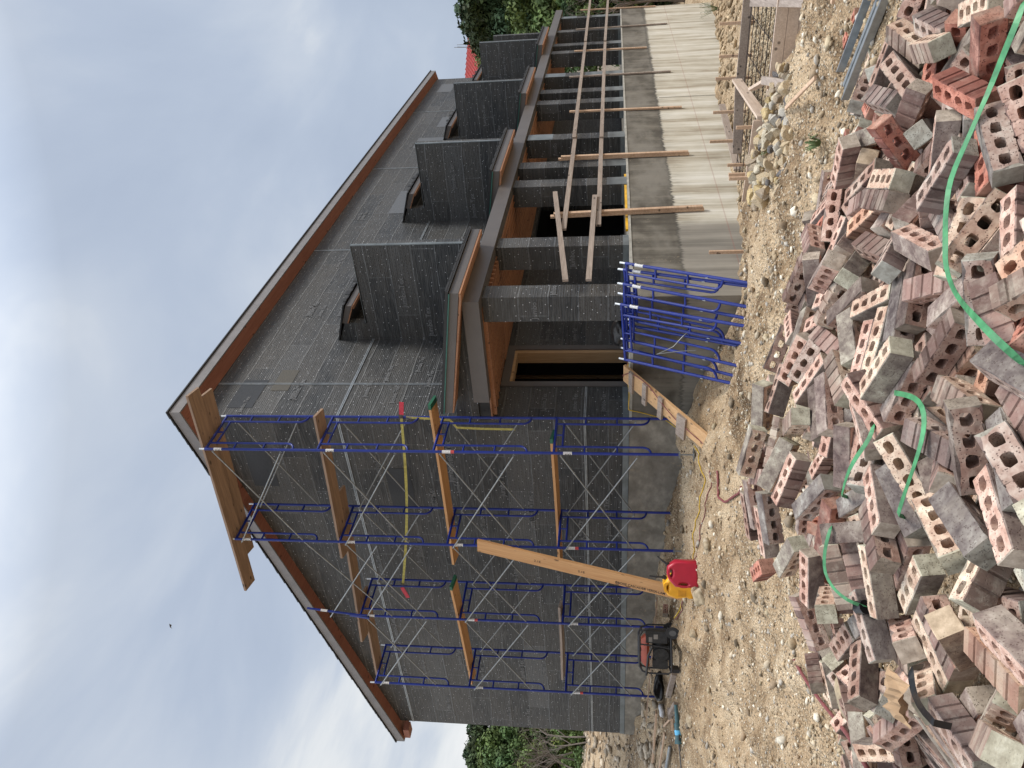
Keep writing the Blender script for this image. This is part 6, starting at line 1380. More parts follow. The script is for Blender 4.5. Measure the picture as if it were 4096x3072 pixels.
(-7.8544,-3.8295,-1.2498,0.8773,-0.092,-0.189,-0.4315),
(-8.1107,-7.8689,-1.2609,0.4974,-0.4547,0.6057,-0.423),
(-9.3847,-7.7624,-1.1481,0.2645,0.0312,-0.1311,0.9549),
(-7.2738,-6.8251,-1.1229,0.272,0.0263,-0.1259,0.9536),
(-8.7798,-6.911,-1.0076,0.0388,-0.7122,0.6957,0.0859),
(-7.1331,-7.339,-1.2708,0.5642,0.6668,-0.2528,-0.4161),
(-10.2919,-5.262,-1.316,0.6011,-0.598,-0.3792,0.3705),
(-9.6022,-8.0559,-1.2685,0.4345,-0.4049,-0.6704,0.4448),
(-9.5403,-7.1079,-1.0062,0.7297,-0.6443,0.1791,-0.143),
(-5.5758,-5.5816,-1.2947,0.6866,-0.707,0.1648,-0.0385),
(-6.6894,-7.5999,-1.3281,0.2038,0.1975,-0.6681,-0.6878),
(-7.619,-7.995,-1.3263,0.8572,0.0212,-0.0068,0.5145),
(-8.6968,-8.0402,-1.2284,0.5405,0.0131,0.1276,-0.8315),
(-9.375,-5.5906,-1.0527,0.5167,-0.8394,-0.1559,-0.0634),
(-8.3348,-8.0203,-1.2678,0.116,-0.5714,-0.8103,-0.0592),
(-10.5537,-6.9025,-1.2081,0.4911,0.3635,0.4287,0.6655),
(-8.4653,-3.8599,-1.3051,0.0006,-0.9943,0.1071,0.0011),
(-7.1219,-7.6499,-1.3228,0.0781,0.0561,-0.701,-0.7066),
(-6.2857,-7.4417,-1.3293,0.629,0.6597,0.2963,0.2852),
(-5.8627,-5.37,-1.2301,0.6171,-0.6145,-0.0108,0.4915),
(-5.1766,-4.83,-1.304,0.0089,-0.6234,0.7818,0.0099),
(-9.0957,-7.4959,-1.105,0.0309,0.1438,-0.9826,-0.1131),
(-8.4911,-4.2044,-1.207,0.7501,0.4839,0.01,-0.4507),
(-8.7445,-8.2833,-1.2794,0.1511,0.099,-0.6042,-0.7761),
(-8.4437,-6.8926,-1.0386,0.3076,0.4581,0.5448,0.6315),
(-5.9534,-6.6292,-1.2957,0.2495,0.0444,-0.3811,-0.8891),
(-8.9587,-6.7174,-0.9704,0.8722,0.0485,0.0461,-0.4845),
(-7.6362,-3.8196,-1.1974,0.3403,0.7926,0.5059,-0.0042),
(-6.7924,-7.2972,-1.2722,0.1071,0.2454,-0.8179,-0.5092),
(-8.4901,-4.6908,-1.112,0.299,0.3699,0.8748,-0.0925),
(-6.6296,-3.9424,-1.2982,0.016,0.8568,-0.5153,-0.0119),
(-8.4796,-4.1052,-1.2337,0.3061,-0.3032,-0.8786,0.2061),
(-8.5639,-7.1672,-1.0852,0.1191,0.2246,0.6144,0.7469),
(-7.6975,-8.2917,-1.3347,0.1377,0.1385,0.688,0.699),
(-9.0425,-8.6582,-1.284,0.7588,0.5478,0.3215,0.1438),
(-6.3363,-7.2471,-1.3023,0.0116,-0.0405,0.1096,-0.9931),
(-9.1006,-6.765,-0.9723,0.6464,0.0535,-0.0409,0.76),
(-7.882,-3.3186,-1.3038,0.5451,0.5463,0.4483,0.4511),
(-7.1995,-3.3648,-1.3004,0.0051,-0.9164,0.4002,-0.0025),
(-8.2446,-8.4807,-1.3386,0.0109,-0.7484,0.6632,0.0081),
(-5.793,-4.5082,-1.3014,0.1972,-0.0042,-0.012,0.9803),
(-6.814,-6.2448,-0.9484,0.6287,-0.4491,-0.5056,0.384),
(-9.2844,-5.0208,-1.269,0.4459,-0.3721,0.404,-0.7068),
(-7.3071,-7.2359,-1.2211,0.0253,0.3235,-0.9356,-0.1388),
(-8.9459,-4.0371,-1.3045,0.6459,0.6467,0.287,0.2867),
(-8.0405,-3.4367,-1.3045,0.6612,0.0006,-0.0014,0.7502),
(-9.4364,-6.7952,-0.9008,0.3188,-0.843,-0.3233,0.2885),
(-9.5019,-5.3546,-1.2139,0.4086,0.0565,-0.2511,-0.8757),
(-7.1171,-8.176,-1.3336,0.8113,0.0051,0.0063,-0.5846),
(-8.053,-3.7334,-1.3054,0.0013,-0.7022,-0.7119,-0.001),
(-10.3373,-5.8373,-1.2717,0.4306,0.1854,0.6767,0.5677),
(-5.8505,-5.6039,-1.1647,0.0268,0.894,0.2877,-0.3425),
(-7.4281,-8.4806,-1.3379,0.0026,-0.1435,-0.9896,-0.0095),
(-8.3012,-8.2778,-1.3275,0.068,-0.9577,-0.2793,0.0105),
(-8.9646,-8.0969,-1.1735,0.6178,0.1297,-0.2137,-0.7455),
(-8.2082,-6.7383,-1.0316,0.9895,0.1146,0.0498,0.0721),
(-6.7675,-6.5721,-1.0493,0.147,-0.9887,0.0269,0.011),
(-9.1683,-7.7325,-1.1453,0.5508,0.6301,-0.3227,-0.4421),
(-7.7853,-6.7054,-1.0746,0.9874,0.1156,0.0441,0.0987),
(-9.2268,-6.2451,-0.9372,0.9357,-0.0448,-0.0339,0.3483),
(-9.5386,-8.2656,-1.3102,0.6372,0.7367,0.0727,0.2143),
(-7.3794,-3.4334,-1.2551,0.1776,0.06,0.721,-0.6671),
(-5.2442,-5.8059,-1.3268,0.3716,-0.0033,0.0138,-0.9283),
(-9.9597,-7.9272,-1.2868,0.4084,0.4481,0.4674,0.6434),
(-5.6458,-6.2858,-1.2119,0.2001,0.7624,0.4908,0.3713),
(-6.199,-6.8211,-1.231,0.5388,0.3536,-0.2764,-0.7129),
(-8.7318,-8.2679,-1.1832,0.2049,0.1684,-0.5877,-0.7643),
(-9.5615,-6.9117,-0.9803,0.9774,0.0629,0.0233,-0.2006),
(-7.9915,-3.9758,-1.26,0.0423,-0.4826,0.8252,-0.2905),
(-10.306,-6.7245,-1.0849,0.0827,-0.9802,0.0115,-0.1796),
(-7.0717,-7.9989,-1.3312,0.4171,-0.4093,-0.5767,0.5709),
(-8.3935,-7.409,-1.1466,0.7339,-0.6368,0.2022,-0.1226),
(-5.9657,-6.8448,-1.3149,0.1301,0.5212,-0.818,-0.2055),
(-9.2912,-7.943,-1.1909,0.04,0.0262,0.6246,0.7795),
(-8.5254,-8.6156,-1.2786,0.3612,0.5589,-0.7255,-0.1758),
(-7.4992,-7.1125,-1.1716,0.0115,0.3445,-0.934,-0.0937),
(-10.1855,-9.3187,-1.3748,0.6758,0.6909,-0.1842,-0.1791),
(-8.1552,-4.0181,-1.2626,0.386,0.6994,0.5718,0.1866),
(-7.7897,-7.0211,-1.1321,0.2639,0.3679,0.5913,0.6674),
(-7.6085,-8.5214,-1.3386,0.9433,0.0085,0.0032,-0.3319),
(-8.9517,-7.2603,-1.0668,0.0845,-0.3652,-0.9233,-0.084),
(-10.7499,-6.2921,-1.2931,0.4449,-0.2968,0.4924,-0.6867),
(-8.4467,-8.7483,-1.3457,0.7606,0.0049,-0.0085,0.6492),
(-6.1661,-4.4987,-1.3035,0.3223,0.34,0.6336,0.6156),
(-7.475,-7.6576,-1.2409,0.22,-0.2438,0.1258,-0.9361),
(-8.5404,-7.5503,-1.1595,0.9801,0.0744,0.0473,-0.1777),
(-8.6936,-8.6894,-1.345,0.5527,-0.5495,0.4508,-0.4353),
(-8.5481,-3.9487,-1.2473,0.2169,0.2266,0.2688,0.9107),
(-9.1457,-4.7227,-1.2356,0.242,-0.2813,-0.9232,-0.0998),
(-5.3705,-5.1474,-1.3126,0.0013,-0.0311,0.9994,0.0121),
(-7.8878,-8.2235,-1.279,0.3328,0.2766,-0.2861,-0.8549),
(-6.0706,-7.178,-1.3273,0.6249,-0.5523,-0.3666,0.4123),
(-7.7524,-7.963,-1.321,0.908,0.0737,0.0139,0.4122),
(-5.6249,-5.9303,-1.2297,0.9431,0.0089,0.2874,0.1669),
(-10.1471,-5.4243,-1.2526,0.9026,-0.1089,0.2048,0.3627),
(-8.8863,-8.1892,-1.2412,0.4804,0.006,0.1253,-0.868),
(-10.5739,-7.3174,-1.1884,0.3846,-0.2023,0.1567,-0.8869),
(-9.485,-8.8408,-1.3575,0.0077,-0.2046,0.9788,0.007),
(-8.3621,-4.1005,-1.2099,0.8604,-0.2063,0.326,-0.3331),
(-5.9933,-5.1415,-1.2183,0.5031,-0.7842,0.2156,0.2923),
(-7.6329,-6.2045,-0.9363,0.9672,0.1782,0.0174,-0.1802),
(-8.4227,-7.8622,-1.1563,0.1919,-0.0855,0.1748,0.9619),
(-7.8502,-7.9185,-1.3069,0.0125,0.3909,-0.9127,-0.1184),
(-9.1298,-8.745,-1.3518,0.1828,-0.0038,-0.0093,0.9831),
(-5.9347,-4.6227,-1.2565,0.9482,0.1583,-0.1228,0.2467),
(-9.0731,-4.4601,-1.2469,0.7065,-0.6532,-0.2695,-0.0384),
(-8.3769,-4.4522,-1.1804,0.7523,0.3032,0.3918,0.4343),
(-8.3259,-3.518,-1.3046,0.548,0.0002,0.0012,-0.8365),
(-8.7873,-4.2686,-1.1134,0.0239,0.9388,-0.3429,0.0231),
(-9.6722,-5.1086,-1.3039,0.5201,-0.0186,0.0062,0.8539),
(-8.8385,-4.5061,-1.294,0.4827,-0.6169,-0.4772,0.3984),
(-9.797,-7.7747,-1.2138,0.578,0.7476,0.105,0.3099),
(-5.7212,-7.848,-1.3484,0.6945,-0.6856,0.1653,-0.1426),
(-8.8279,-7.3192,-0.9983,0.8923,0.077,0.0913,-0.4353),
(-5.9096,-7.9191,-1.3447,0.9768,0.0066,0.0144,-0.2137),
(-8.6604,-4.2399,-1.2279,0.3306,-0.33,-0.1734,0.867),
(-9.4408,-8.3231,-1.3122,0.6284,0.7444,0.0721,0.2138),
(-6.1133,-6.8972,-1.2801,0.6854,0.2437,0.1498,0.6696),
(-7.231,-7.4257,-1.2772,0.5995,-0.5295,0.5,-0.332),
(-8.1719,-8.4454,-1.2585,0.3266,0.6373,-0.646,-0.2644),
(-9.4074,-4.9548,-1.2956,0.5109,-0.4779,0.464,-0.5434),
(-7.0164,-7.5206,-1.2611,0.8934,-0.2234,0.0631,0.3847),
(-8.6803,-3.2244,-1.3037,0.0011,-0.5536,-0.8328,-0.0004),
(-10.3298,-6.9679,-1.1374,0.7121,-0.6434,-0.2809,0.0029),
(-7.8702,-3.6224,-1.2417,0.6475,-0.1115,-0.1998,-0.7269),
(-8.8575,-8.642,-1.2481,0.0873,-0.8651,-0.4928,-0.0343),
(-8.246,-3.9213,-1.3057,0.4065,0.4063,-0.5777,-0.5796),
(-8.218,-8.0134,-1.2811,0.0668,-0.8509,0.5085,0.1135),
(-5.0078,-5.4116,-1.3208,0.0125,-0.9996,-0.026,0.006),
(-8.5625,-7.6553,-1.1753,0.6461,0.7528,-0.0539,-0.1137),
(-5.4385,-5.8413,-1.3174,0.6537,0.0614,0.0643,0.7515),
(-9.8938,-6.7619,-0.9798,0.7231,0.6877,-0.0075,0.0646),
(-9.1106,-7.4033,-1.0832,0.0296,0.1522,-0.9813,-0.1141),
(-9.4436,-8.1236,-1.2072,0.2779,-0.0855,0.1089,-0.9506),
(-9.0009,-4.3359,-1.2439,0.1706,0.2293,0.0413,-0.9574),
(-5.5117,-6.5129,-1.3341,0.6061,-0.5923,-0.3725,0.3783),
(-5.9081,-5.7656,-1.0819,0.7487,0.6006,0.1624,-0.2289),
(-6.6809,-8.522,-1.3438,0.4397,-0.423,-0.5641,0.5564),
(-9.8753,-5.1535,-1.3117,0.6365,0.6443,-0.3007,-0.2988),
(-9.0734,-7.1291,-0.9748,0.4126,0.1748,-0.623,-0.6412),
(-7.7595,-3.5484,-1.3045,0.6589,0.0023,0.001,-0.7522),
(-9.5259,-8.3766,-1.2434,0.0727,0.2146,-0.6284,-0.7442),
(-10.0392,-7.1078,-1.0624,0.4645,0.7519,-0.3675,-0.2897),
(-8.9036,-7.6869,-1.0704,0.8756,-0.3647,0.2561,0.1866),
(-10.0047,-7.6049,-1.2047,0.3368,0.1595,0.0843,-0.9241),
(-9.0172,-4.0982,-1.2135,0.8443,0.0007,0.0001,0.5359),
(-10.1959,-7.7485,-1.2657,0.0072,0.1133,0.985,0.1296),
(-8.2685,-4.1471,-1.162,0.75,0.424,-0.0549,-0.5047),
(-9.3179,-7.0858,-0.9653,0.4846,0.8614,0.0095,-0.1516),
(-5.9769,-5.0587,-1.1468,0.3058,-0.2057,-0.7842,-0.4992),
(-8.3586,-8.5405,-1.3402,0.3982,-0.39,-0.5951,0.579),
(-9.8735,-7.4375,-1.1213,0.0299,0.1348,0.144,-0.9799),
(-5.0118,-4.6238,-1.2983,0.7572,0.0105,0.01,-0.653),
(-8.7178,-8.3768,-1.2075,0.1803,-0.2052,0.746,-0.6074),
(-6.7242,-8.1126,-1.3351,0.0051,-0.862,0.5068,0.0087),
(-7.305,-7.5155,-1.2386,0.791,-0.0429,-0.0276,-0.6097),
(-5.7117,-4.7944,-1.3069,0.6931,-0.6765,0.1744,-0.1774),
(-6.5996,-8.0918,-1.2752,0.622,-0.635,-0.1268,0.4402),
(-10.3837,-8.8273,-1.3668,0.078,0.0663,0.6791,0.7269),
(-7.9251,-7.5675,-1.2143,0.2521,-0.0347,0.1298,-0.9583),
(-9.1347,-7.3907,-0.8909,0.9075,0.0795,0.0865,-0.4033),
(-8.0922,-8.4092,-1.337,0.468,0.4808,-0.5195,-0.5291),
(-6.2849,-8.1186,-1.3409,0.4489,-0.4498,0.5547,-0.5372),
(-9.1908,-6.8264,-0.8861,0.0113,-0.0271,0.7522,-0.6583),
(-6.7,-7.7073,-1.2551,0.0325,0.1713,-0.8664,0.4679),
(-10.3004,-5.0304,-1.3138,0.5778,-0.5755,-0.4133,0.4051),
(-9.8718,-5.1585,-1.2208,0.5553,0.5633,-0.4327,-0.4325),
(-8.0101,-8.5023,-1.339,0.6709,0.007,0.0049,-0.7415),
(-9.6928,-8.2399,-1.2607,0.0466,0.2679,0.5559,-0.7855),
(-7.8762,-7.7274,-1.2593,0.989,0.1118,0.0746,-0.0624),
(-9.6346,-6.7689,-0.9131,0.202,0.1881,-0.0672,0.9588),
(-5.999,-5.465,-1.0882,0.6616,0.1533,0.3462,0.6473),
(-6.3053,-6.815,-1.1871,0.4495,-0.3909,0.6907,-0.4099),
(-9.2571,-5.1897,-1.2025,0.8147,-0.2562,-0.0165,0.52),
(-9.1966,-7.4681,-0.9956,0.1014,-0.5956,-0.7947,-0.0579),
(-9.8675,-6.1626,-1.0116,0.1992,0.0675,0.7283,0.6522),
(-8.2501,-8.8212,-1.3459,0.0083,-0.6683,0.7438,0.0055),
(-10.882,-6.9895,-1.269,0.6841,-0.698,0.1321,-0.1652),
(-9.8336,-5.0605,-1.3109,0.6437,-0.6364,0.2996,-0.3016),
(-7.6335,-8.2529,-1.2424,0.0102,-0.8772,0.4801,0.0031),
(-9.452,-8.667,-1.3537,0.9528,0.0118,-0.0064,0.3032),
(-8.832,-8.5329,-1.3208,0.0693,-0.632,-0.7693,-0.0631),
(-9.3547,-4.8374,-1.2023,0.0657,0.2926,0.9537,-0.0244),
(-6.3958,-7.913,-1.3358,0.002,-0.7871,0.6167,0.0103),
(-5.1137,-5.524,-1.3223,0.007,-0.1506,-0.9885,-0.0105),
(-8.7076,-4.5009,-1.1788,0.7912,0.4556,0.1453,0.3812),
(-5.6212,-6.5009,-1.3195,0.0967,0.5216,-0.833,-0.1573),
(-10.003,-5.1879,-1.222,0.7899,0.0058,0,-0.6132),
(-6.3427,-7.1541,-1.2166,0.8315,-0.1326,-0.0458,-0.5375),
(-9.5728,-5.92,-0.9987,0.4511,-0.4293,0.4702,-0.6254),
(-9.2218,-8.0456,-1.1261,0.6053,-0.3422,0.6061,-0.3862),
(-6.5996,-7.9276,-1.2901,0.0704,0.285,-0.6411,-0.7091),
(-6.8005,-7.8646,-1.2364,0.5061,-0.0376,0.7044,0.4962),
(-9.027,-4.9022,-1.2483,0.1868,0.9648,-0.1006,0.1556),
(-9.0636,-3.697,-1.3039,0.7002,0.7009,-0.0956,-0.0965),
(-7.1593,-8.6984,-1.3436,0.7107,-0.6949,0.0805,-0.0739),
(-9.3182,-7.582,-1.1028,0.1037,-0.662,-0.7406,-0.0503),
(-9.653,-6.1397,-0.9861,0.144,-0.2236,-0.6729,0.6903),
(-7.8254,-7.9767,-1.2218,0.2397,0.3226,0.6045,0.6878),
(-8.1677,-3.6735,-1.2444,0.0648,-0.3847,-0.7074,0.5893),
(-9.3513,-4.5334,-1.2494,0.5242,0.5306,0.6014,0.2864),
(-9.5186,-5.7123,-1.0279,0.8485,-0.4761,-0.1478,-0.1778),
(-5.1202,-5.2249,-1.3147,0.3379,0.0021,0.0126,-0.9411),
(-7.5317,-7.5394,-1.2633,0.0575,0.1102,-0.9844,-0.1246),
(-8.3859,-8.2539,-1.2382,0.1285,0.2983,0.9409,-0.0963),
(-8.7195,-8.6623,-1.2531,0.451,0.451,-0.5366,-0.5525),
(-10.2383,-6.6278,-0.9957,0.3484,-0.1149,0.6069,0.705),
(-6.7411,-7.4113,-1.2715,0.1003,-0.3215,0.7926,-0.5082),
(-5.6088,-5.801,-1.1883,0.5052,0.8565,-0.0488,-0.0934),
(-8.5783,-8.0747,-1.1402,0.0943,-0.9008,0.3271,0.2695),
(-9.3306,-7.8888,-1.085,0.3244,-0.2532,0.7183,-0.561),
(-8.8212,-7.5265,-1.0436,0.1888,-0.0207,0.0976,-0.9769),
(-8.3229,-4.7282,-0.9963,0.0849,-0.4998,0.8098,-0.2955),
(-9.6788,-8.5516,-1.3554,0.165,-0.1717,-0.6936,0.6798),
(-8.5883,-8.7395,-1.3465,0.7793,0.0092,0.0025,-0.6266),
(-10.825,-6.496,-1.2205,0.0548,-0.4001,-0.9135,0.0487),
(-7.9927,-7.5574,-1.1042,0.4698,0.3698,-0.767,-0.2328),
(-5.7803,-5.9896,-1.1269,0.2007,0.7741,-0.5723,-0.1818),
(-8.6753,-7.8349,-1.1526,0.2142,-0.9014,-0.3648,-0.0923),
(-6.5819,-6.9504,-1.2004,0.5691,0.7986,-0.0653,-0.1848),
(-10.9079,-6.5563,-1.3116,0.4689,-0.4048,0.4644,-0.6329),
(-10.2178,-5.3184,-1.3159,0.5982,0.6016,0.3701,0.3785),
(-10.0893,-6.6882,-1.0133,0.4624,-0.5503,-0.5554,0.4182),
(-9.1956,-8.9411,-1.3559,0.5853,0.6002,-0.3852,-0.3858),
(-7.4498,-8.1781,-1.2365,0.3507,0.2906,0.7056,0.5428),
(-9.6846,-4.7126,-1.3075,0.676,-0.6739,-0.213,0.2087),
(-8.3648,-3.7681,-1.2141,0.6409,-0.0001,0.0015,-0.7676),
(-7.2157,-8.2925,-1.3354,0.5129,0.0063,-0.0055,0.8584),
(-8.0483,-9.6955,-1.367,0.0039,-0.22,-0.9754,-0.0141),
(-10.1525,-7.5605,-1.2255,0.8187,0.0295,-0.156,0.5518),
(-8.2544,-7.8098,-1.1756,0.1769,-0.0003,0.6539,0.7356),
(-5.9638,-4.8812,-1.2427,0.4609,-0.7681,0.4443,-0.014),
(-7.4884,-5.9922,-0.853,0.3805,0.09,0.142,-0.9094),
(-10.0569,-6.4254,-1.0127,0.1201,0.1826,-0.714,-0.6651),
(-8.1541,-9.0252,-1.3498,0.0088,-0.7024,0.7117,0.0068),
(-9.0728,-7.7284,-1.0829,0.7285,0.3702,-0.1839,-0.5463),
(-9.6724,-8.7708,-1.3041,0.1282,-0.1178,0.5935,0.7857),
(-10.2789,-6.824,-1.0914,0.1145,-0.1465,0.6382,0.7471),
(-5.307,-3.7872,-1.2789,0.0123,-0.9331,0.3595,-0.0023),
(-8.8954,-7.817,-1.0978,0.0986,-0.4503,-0.5728,0.6778),
(-8.8852,-4.6588,-1.1695,0.7561,-0.1238,0.0219,-0.6423),
(-8.2592,-3.8881,-1.2146,0.0001,0.5352,-0.8447,-0.0013),
(-11.0925,-6.4817,-1.3392,0.2285,0.2382,-0.6633,-0.6716),
(-7.3097,-8.3994,-1.2899,0.1952,-0.9195,0.291,-0.1784),
(-8.192,-7.6866,-1.164,0.7783,-0.617,-0.0355,-0.1108),
(-8.5812,-8.4898,-1.2533,0.1759,-0.7015,-0.5515,0.4158),
(-9.1389,-5.0413,-1.1436,0.0895,0.211,0.9024,0.3648),
(-5.2641,-5.0283,-1.3094,0.0029,-0.1972,-0.9803,-0.0124),
(-11.5054,-6.6675,-1.3458,0.861,0.0047,-0.0078,0.5085),
(-5.5571,-4.5741,-1.3001,0.3947,0.0097,0.0085,-0.9187),
(-10.2317,-5.8109,-1.1952,0.9128,0.1743,-0.1464,-0.339),
(-5.7043,-6.7596,-1.3336,0.357,0.3715,0.6059,0.6062),
(-8.477,-8.4459,-1.2332,0.5882,-0.3082,-0.2011,0.7201),
(-8.6244,-7.3821,-1.0335,0.3655,0.0869,-0.0841,0.9229),
(-6.1638,-4.6864,-1.3,0.4779,0.0302,0.0221,0.8776),
(-8.2634,-3.1589,-1.3038,0.9376,0.0014,0.0003,-0.3477),
(-7.1647,-7.7534,-1.2524,0.2774,0.9276,-0.0257,-0.2488),
(-9.315,-4.2482,-1.3047,0.3411,-0.3411,-0.6202,0.6186),
(-7.709,-7.8465,-1.2078,0.6302,0.7722,-0.0108,-0.0803),
(-9.9116,-6.9334,-0.9565,0.2373,-0.895,-0.3579,-0.1204),
(-9.9317,-6.2458,-1.0104,0.6523,-0.7255,0.0747,-0.2061),
(-9.1434,-8.5861,-1.2817,0.4199,-0.0797,-0.0795,-0.9005),
(-7.0207,-7.712,-1.2479,0.9291,-0.264,0.2579,0.0236),
(-10.588,-6.3636,-1.2012,0.2543,0.2149,0.9413,-0.0565),
(-5.4635,-5.4206,-1.2688,0.0032,-0.6168,-0.7591,0.2081),
(-8.4939,-3.6323,-1.3047,0.0011,-0.4167,-0.9091,-0.0004),
(-8.9152,-6.9953,-0.9637,0.2837,-0.4189,-0.5882,0.631),
(-10.8418,-6.8897,-1.2699,0.7004,0.6621,-0.2197,-0.1506),
(-7.4743,-8.2058,-1.3332,0.0397,-0.0384,-0.7113,0.7007),
(-9.591,-5.0071,-1.3087,0.4018,-0.0014,-0.0048,0.9157),
(-7.3617,-7.8189,-1.3243,0.0512,-0.0564,0.7409,-0.6673),
(-9.9225,-7.6584,-1.2036,0.1592,-0.3349,0.9229,0.1041),
(-5.9548,-7.5498,-1.3379,0.2097,0.0113,-0.0037,0.9777),
(-8.483,-3.6732,-1.2137,0.3748,-0.3751,0.6004,-0.5986),
(-8.7926,-7.8026,-1.1843,0.5943,0.7141,0.2608,0.2622),
(-9.9063,-8.1212,-1.2254,0.2768,0.3834,-0.5888,-0.6555),
(-7.8995,-6.2156,-0.8827,0.6409,0,-0.1877,-0.7443),
(-5.9412,-4.6904,-1.1852,0.0283,-0.0736,-0.1863,0.9793),
(-8.8777,-4.0312,-1.2135,0.3652,0.3651,-0.6051,-0.606),
(-9.5867,-7.478,-1.0732,0.6779,-0.5093,0.4024,-0.3452),
(-9.1188,-7.0555,-0.9068,0.4201,-0.6893,0.0386,-0.589),
(-6.9304,-7.6299,-1.2377,0.836,-0.1583,0.3488,0.3928),
(-8.2817,-8.8754,-1.2561,0.463,0.0067,0.0074,-0.8863),
(-6.9717,-7.9291,-1.283,0.5766,-0.3791,-0.2644,0.6737),
(-10.0581,-8.2395,-1.3336,0.611,-0.5643,0.4259,-0.3563),
(-9.9103,-7.7766,-1.1409,0.6579,0.0294,-0.1863,0.7291),
(-8.9848,-8.018,-1.0788,0.0004,0.8034,-0.5896,0.0834),
(-7.9722,-8.1254,-1.2651,0.8444,0.2684,-0.1049,0.4516),
(-8.1898,-7.4724,-1.1137,0.3223,-0.7436,-0.5229,0.2642),
(-7.4321,-7.76,-1.2275,0.4867,0.7568,0.4136,-0.1393),
(-8.0052,-7.8769,-1.1827,0.3988,-0.0142,0.1323,-0.9073),
(-5.4507,-6.1931,-1.2856,0.0915,-0.1728,-0.0051,-0.9807),
(-7.4449,-7.9995,-1.2246,0.7393,0.4906,-0.2488,-0.3884),
(-10.0813,-7.3862,-1.096,0.9426,-0.0364,0.0116,0.3316),
(-6.7296,-3.8617,-1.1971,0.6622,-0.5909,-0.4606,-0.0128),
(-9.0418,-4.8007,-1.2049,0.5722,0.7953,0.1546,-0.1271),
(-9.8616,-4.8147,-1.3091,0.0015,0.3921,0.9199,0.0042),
(-9.2514,-6.9531,-0.9093,0.8964,-0.433,-0.079,0.0529),
(-5.6331,-5.6632,-1.2158,0.7168,-0.4267,0.4777,-0.2755),
(-7.8055,-8.6311,-1.3408,0.4897,-0.4811,-0.5195,0.5088),
(-5.5178,-5.5948,-1.2127,0.8083,-0.054,0.0726,-0.5818),
(-10.1413,-7.3047,-1.0571,0.5029,0.7787,0.0991,0.3617),
(-10.4794,-7.1286,-1.2137,0.1254,0.1323,0.9749,0.1276),
(-8.5091,-8.173,-1.1072,0.4459,-0.4941,0.6887,-0.2877),
(-8.7922,-4.2782,-1.2042,0.84,-0.018,-0.028,-0.5416),
(-8.9339,-8.4403,-1.2026,0.6011,-0.4124,-0.5159,0.45),
(-6.1791,-6.5542,-1.0699,0.1343,0.1246,0.3381,0.9231),
(-5.8247,-6.4896,-1.2491,0.1993,0.19,-0.8951,0.3507),
(-6.649,-7.851,-1.2856,0.6374,0.71,0.0617,0.2929),
(-8.4154,-8.1,-1.1452,0.2261,-0.6277,-0.67,0.3256),
(-6.2784,-7.0308,-1.1856,0.2046,0.936,0.0702,-0.2775),
(-7.3065,-8.0277,-1.2363,0.2954,0.3092,0.7904,0.4386),
(-8.1374,-4.0908,-1.1529,0.628,0.1353,0.153,0.7509),
(-4.4685,-5.5153,-1.3371,0.2517,0.0219,-0.0125,0.9675),
(-11.281,-4.1563,-1.3111,0.0008,0.2169,0.9762,0.0056),
(-8.8639,-9.2558,-1.3591,0.3201,0.3218,0.6218,0.6382),
(-8.73,-7.9422,-1.1057,0.3097,-0.1843,0.7943,-0.4891),
(-9.3536,-8.6181,-1.2609,0.1926,-0.1842,0.69,-0.6729),
(-9.1277,-5.2778,-1.1113,0.5955,0.2215,0.5987,0.4877),
(-9.5153,-5.2459,-1.2652,0.2332,0.88,0.4106,0.0507),
(-9.0541,-7.4759,-1.011,0.0979,-0.54,-0.8334,-0.0652),
(-9.4261,-7.6003,-1.0481,0.4406,-0.5964,0.5026,-0.4445),
(-7.822,-8.3361,-1.2631,0.2355,-0.5101,0.8099,0.1688),
(-8.4841,-7.6448,-1.0863,0.0554,-0.8752,0.4758,0.0676),
(-5.5045,-3.9543,-1.2852,0.9447,0.0079,-0.01,0.3277),
(-7.6319,-8.0721,-1.172,0.6725,0.6079,0.417,0.0655),
(-6.2407,-6.6311,-1.1278,0.1027,0.129,-0.1736,0.9709),
(-8.7085,-4.0336,-1.2272,0.7661,-0.1403,0.2642,0.5689),
(-6.2289,-8.6807,-1.3555,0.7999,0.0051,0.0177,-0.5999),
(-6.1271,-4.8819,-1.2171,0.0002,-0.3611,-0.0971,-0.9275),
(-5.8707,-4.8202,-1.2515,0.5623,-0.7189,0.1436,-0.3826),
(-9.5958,-6.3522,-0.969,0.2205,0.2758,-0.6908,-0.631),
(-11.0703,-6.6848,-1.3217,0.047,-0.5794,0.8052,-0.1171),
(-10.6979,-7.5521,-1.2529,0.6306,0.0271,-0.0172,0.7755),
(-9.5681,-4.954,-1.2139,0.3232,-0.3101,0.6119,-0.6519),
(-7.3661,-7.8948,-1.1744,0.1789,0.2032,-0.9551,0.1204),
(-10.3019,-6.0347,-1.1917,0.5375,-0.6895,0.1398,-0.4649),
(-8.4829,-7.6231,-0.9904,0.053,-0.8576,0.5068,0.0696),
(-9.561,-4.7443,-1.2589,0.0599,-0.9257,-0.3319,-0.1712),
(-5.5032,-4.7058,-1.2565,0.6644,0.5591,0.4354,0.2376),
(-9.7141,-8.0189,-1.2758,0.4247,0.4575,0.4228,0.6569),
(-8.1224,-8.25,-1.2243,0.7734,-0.5393,0.2162,-0.2534),
(-9.3586,-4.727,-1.3061,0.4308,-0.001,-0.0026,0.9024),
(-5.6404,-5.1771,-1.2436,0.1483,-0.8634,0.4229,0.2319),
(-6.3878,-3.9756,-1.252,0.7785,-0.1834,0.0168,0.6),
(-10.0132,-5.2656,-1.3138,0.4513,-0.0013,-0.006,0.8923),
(-3.5577,-5.2415,-1.3764,0.1091,-0.158,0.7178,-0.6693),
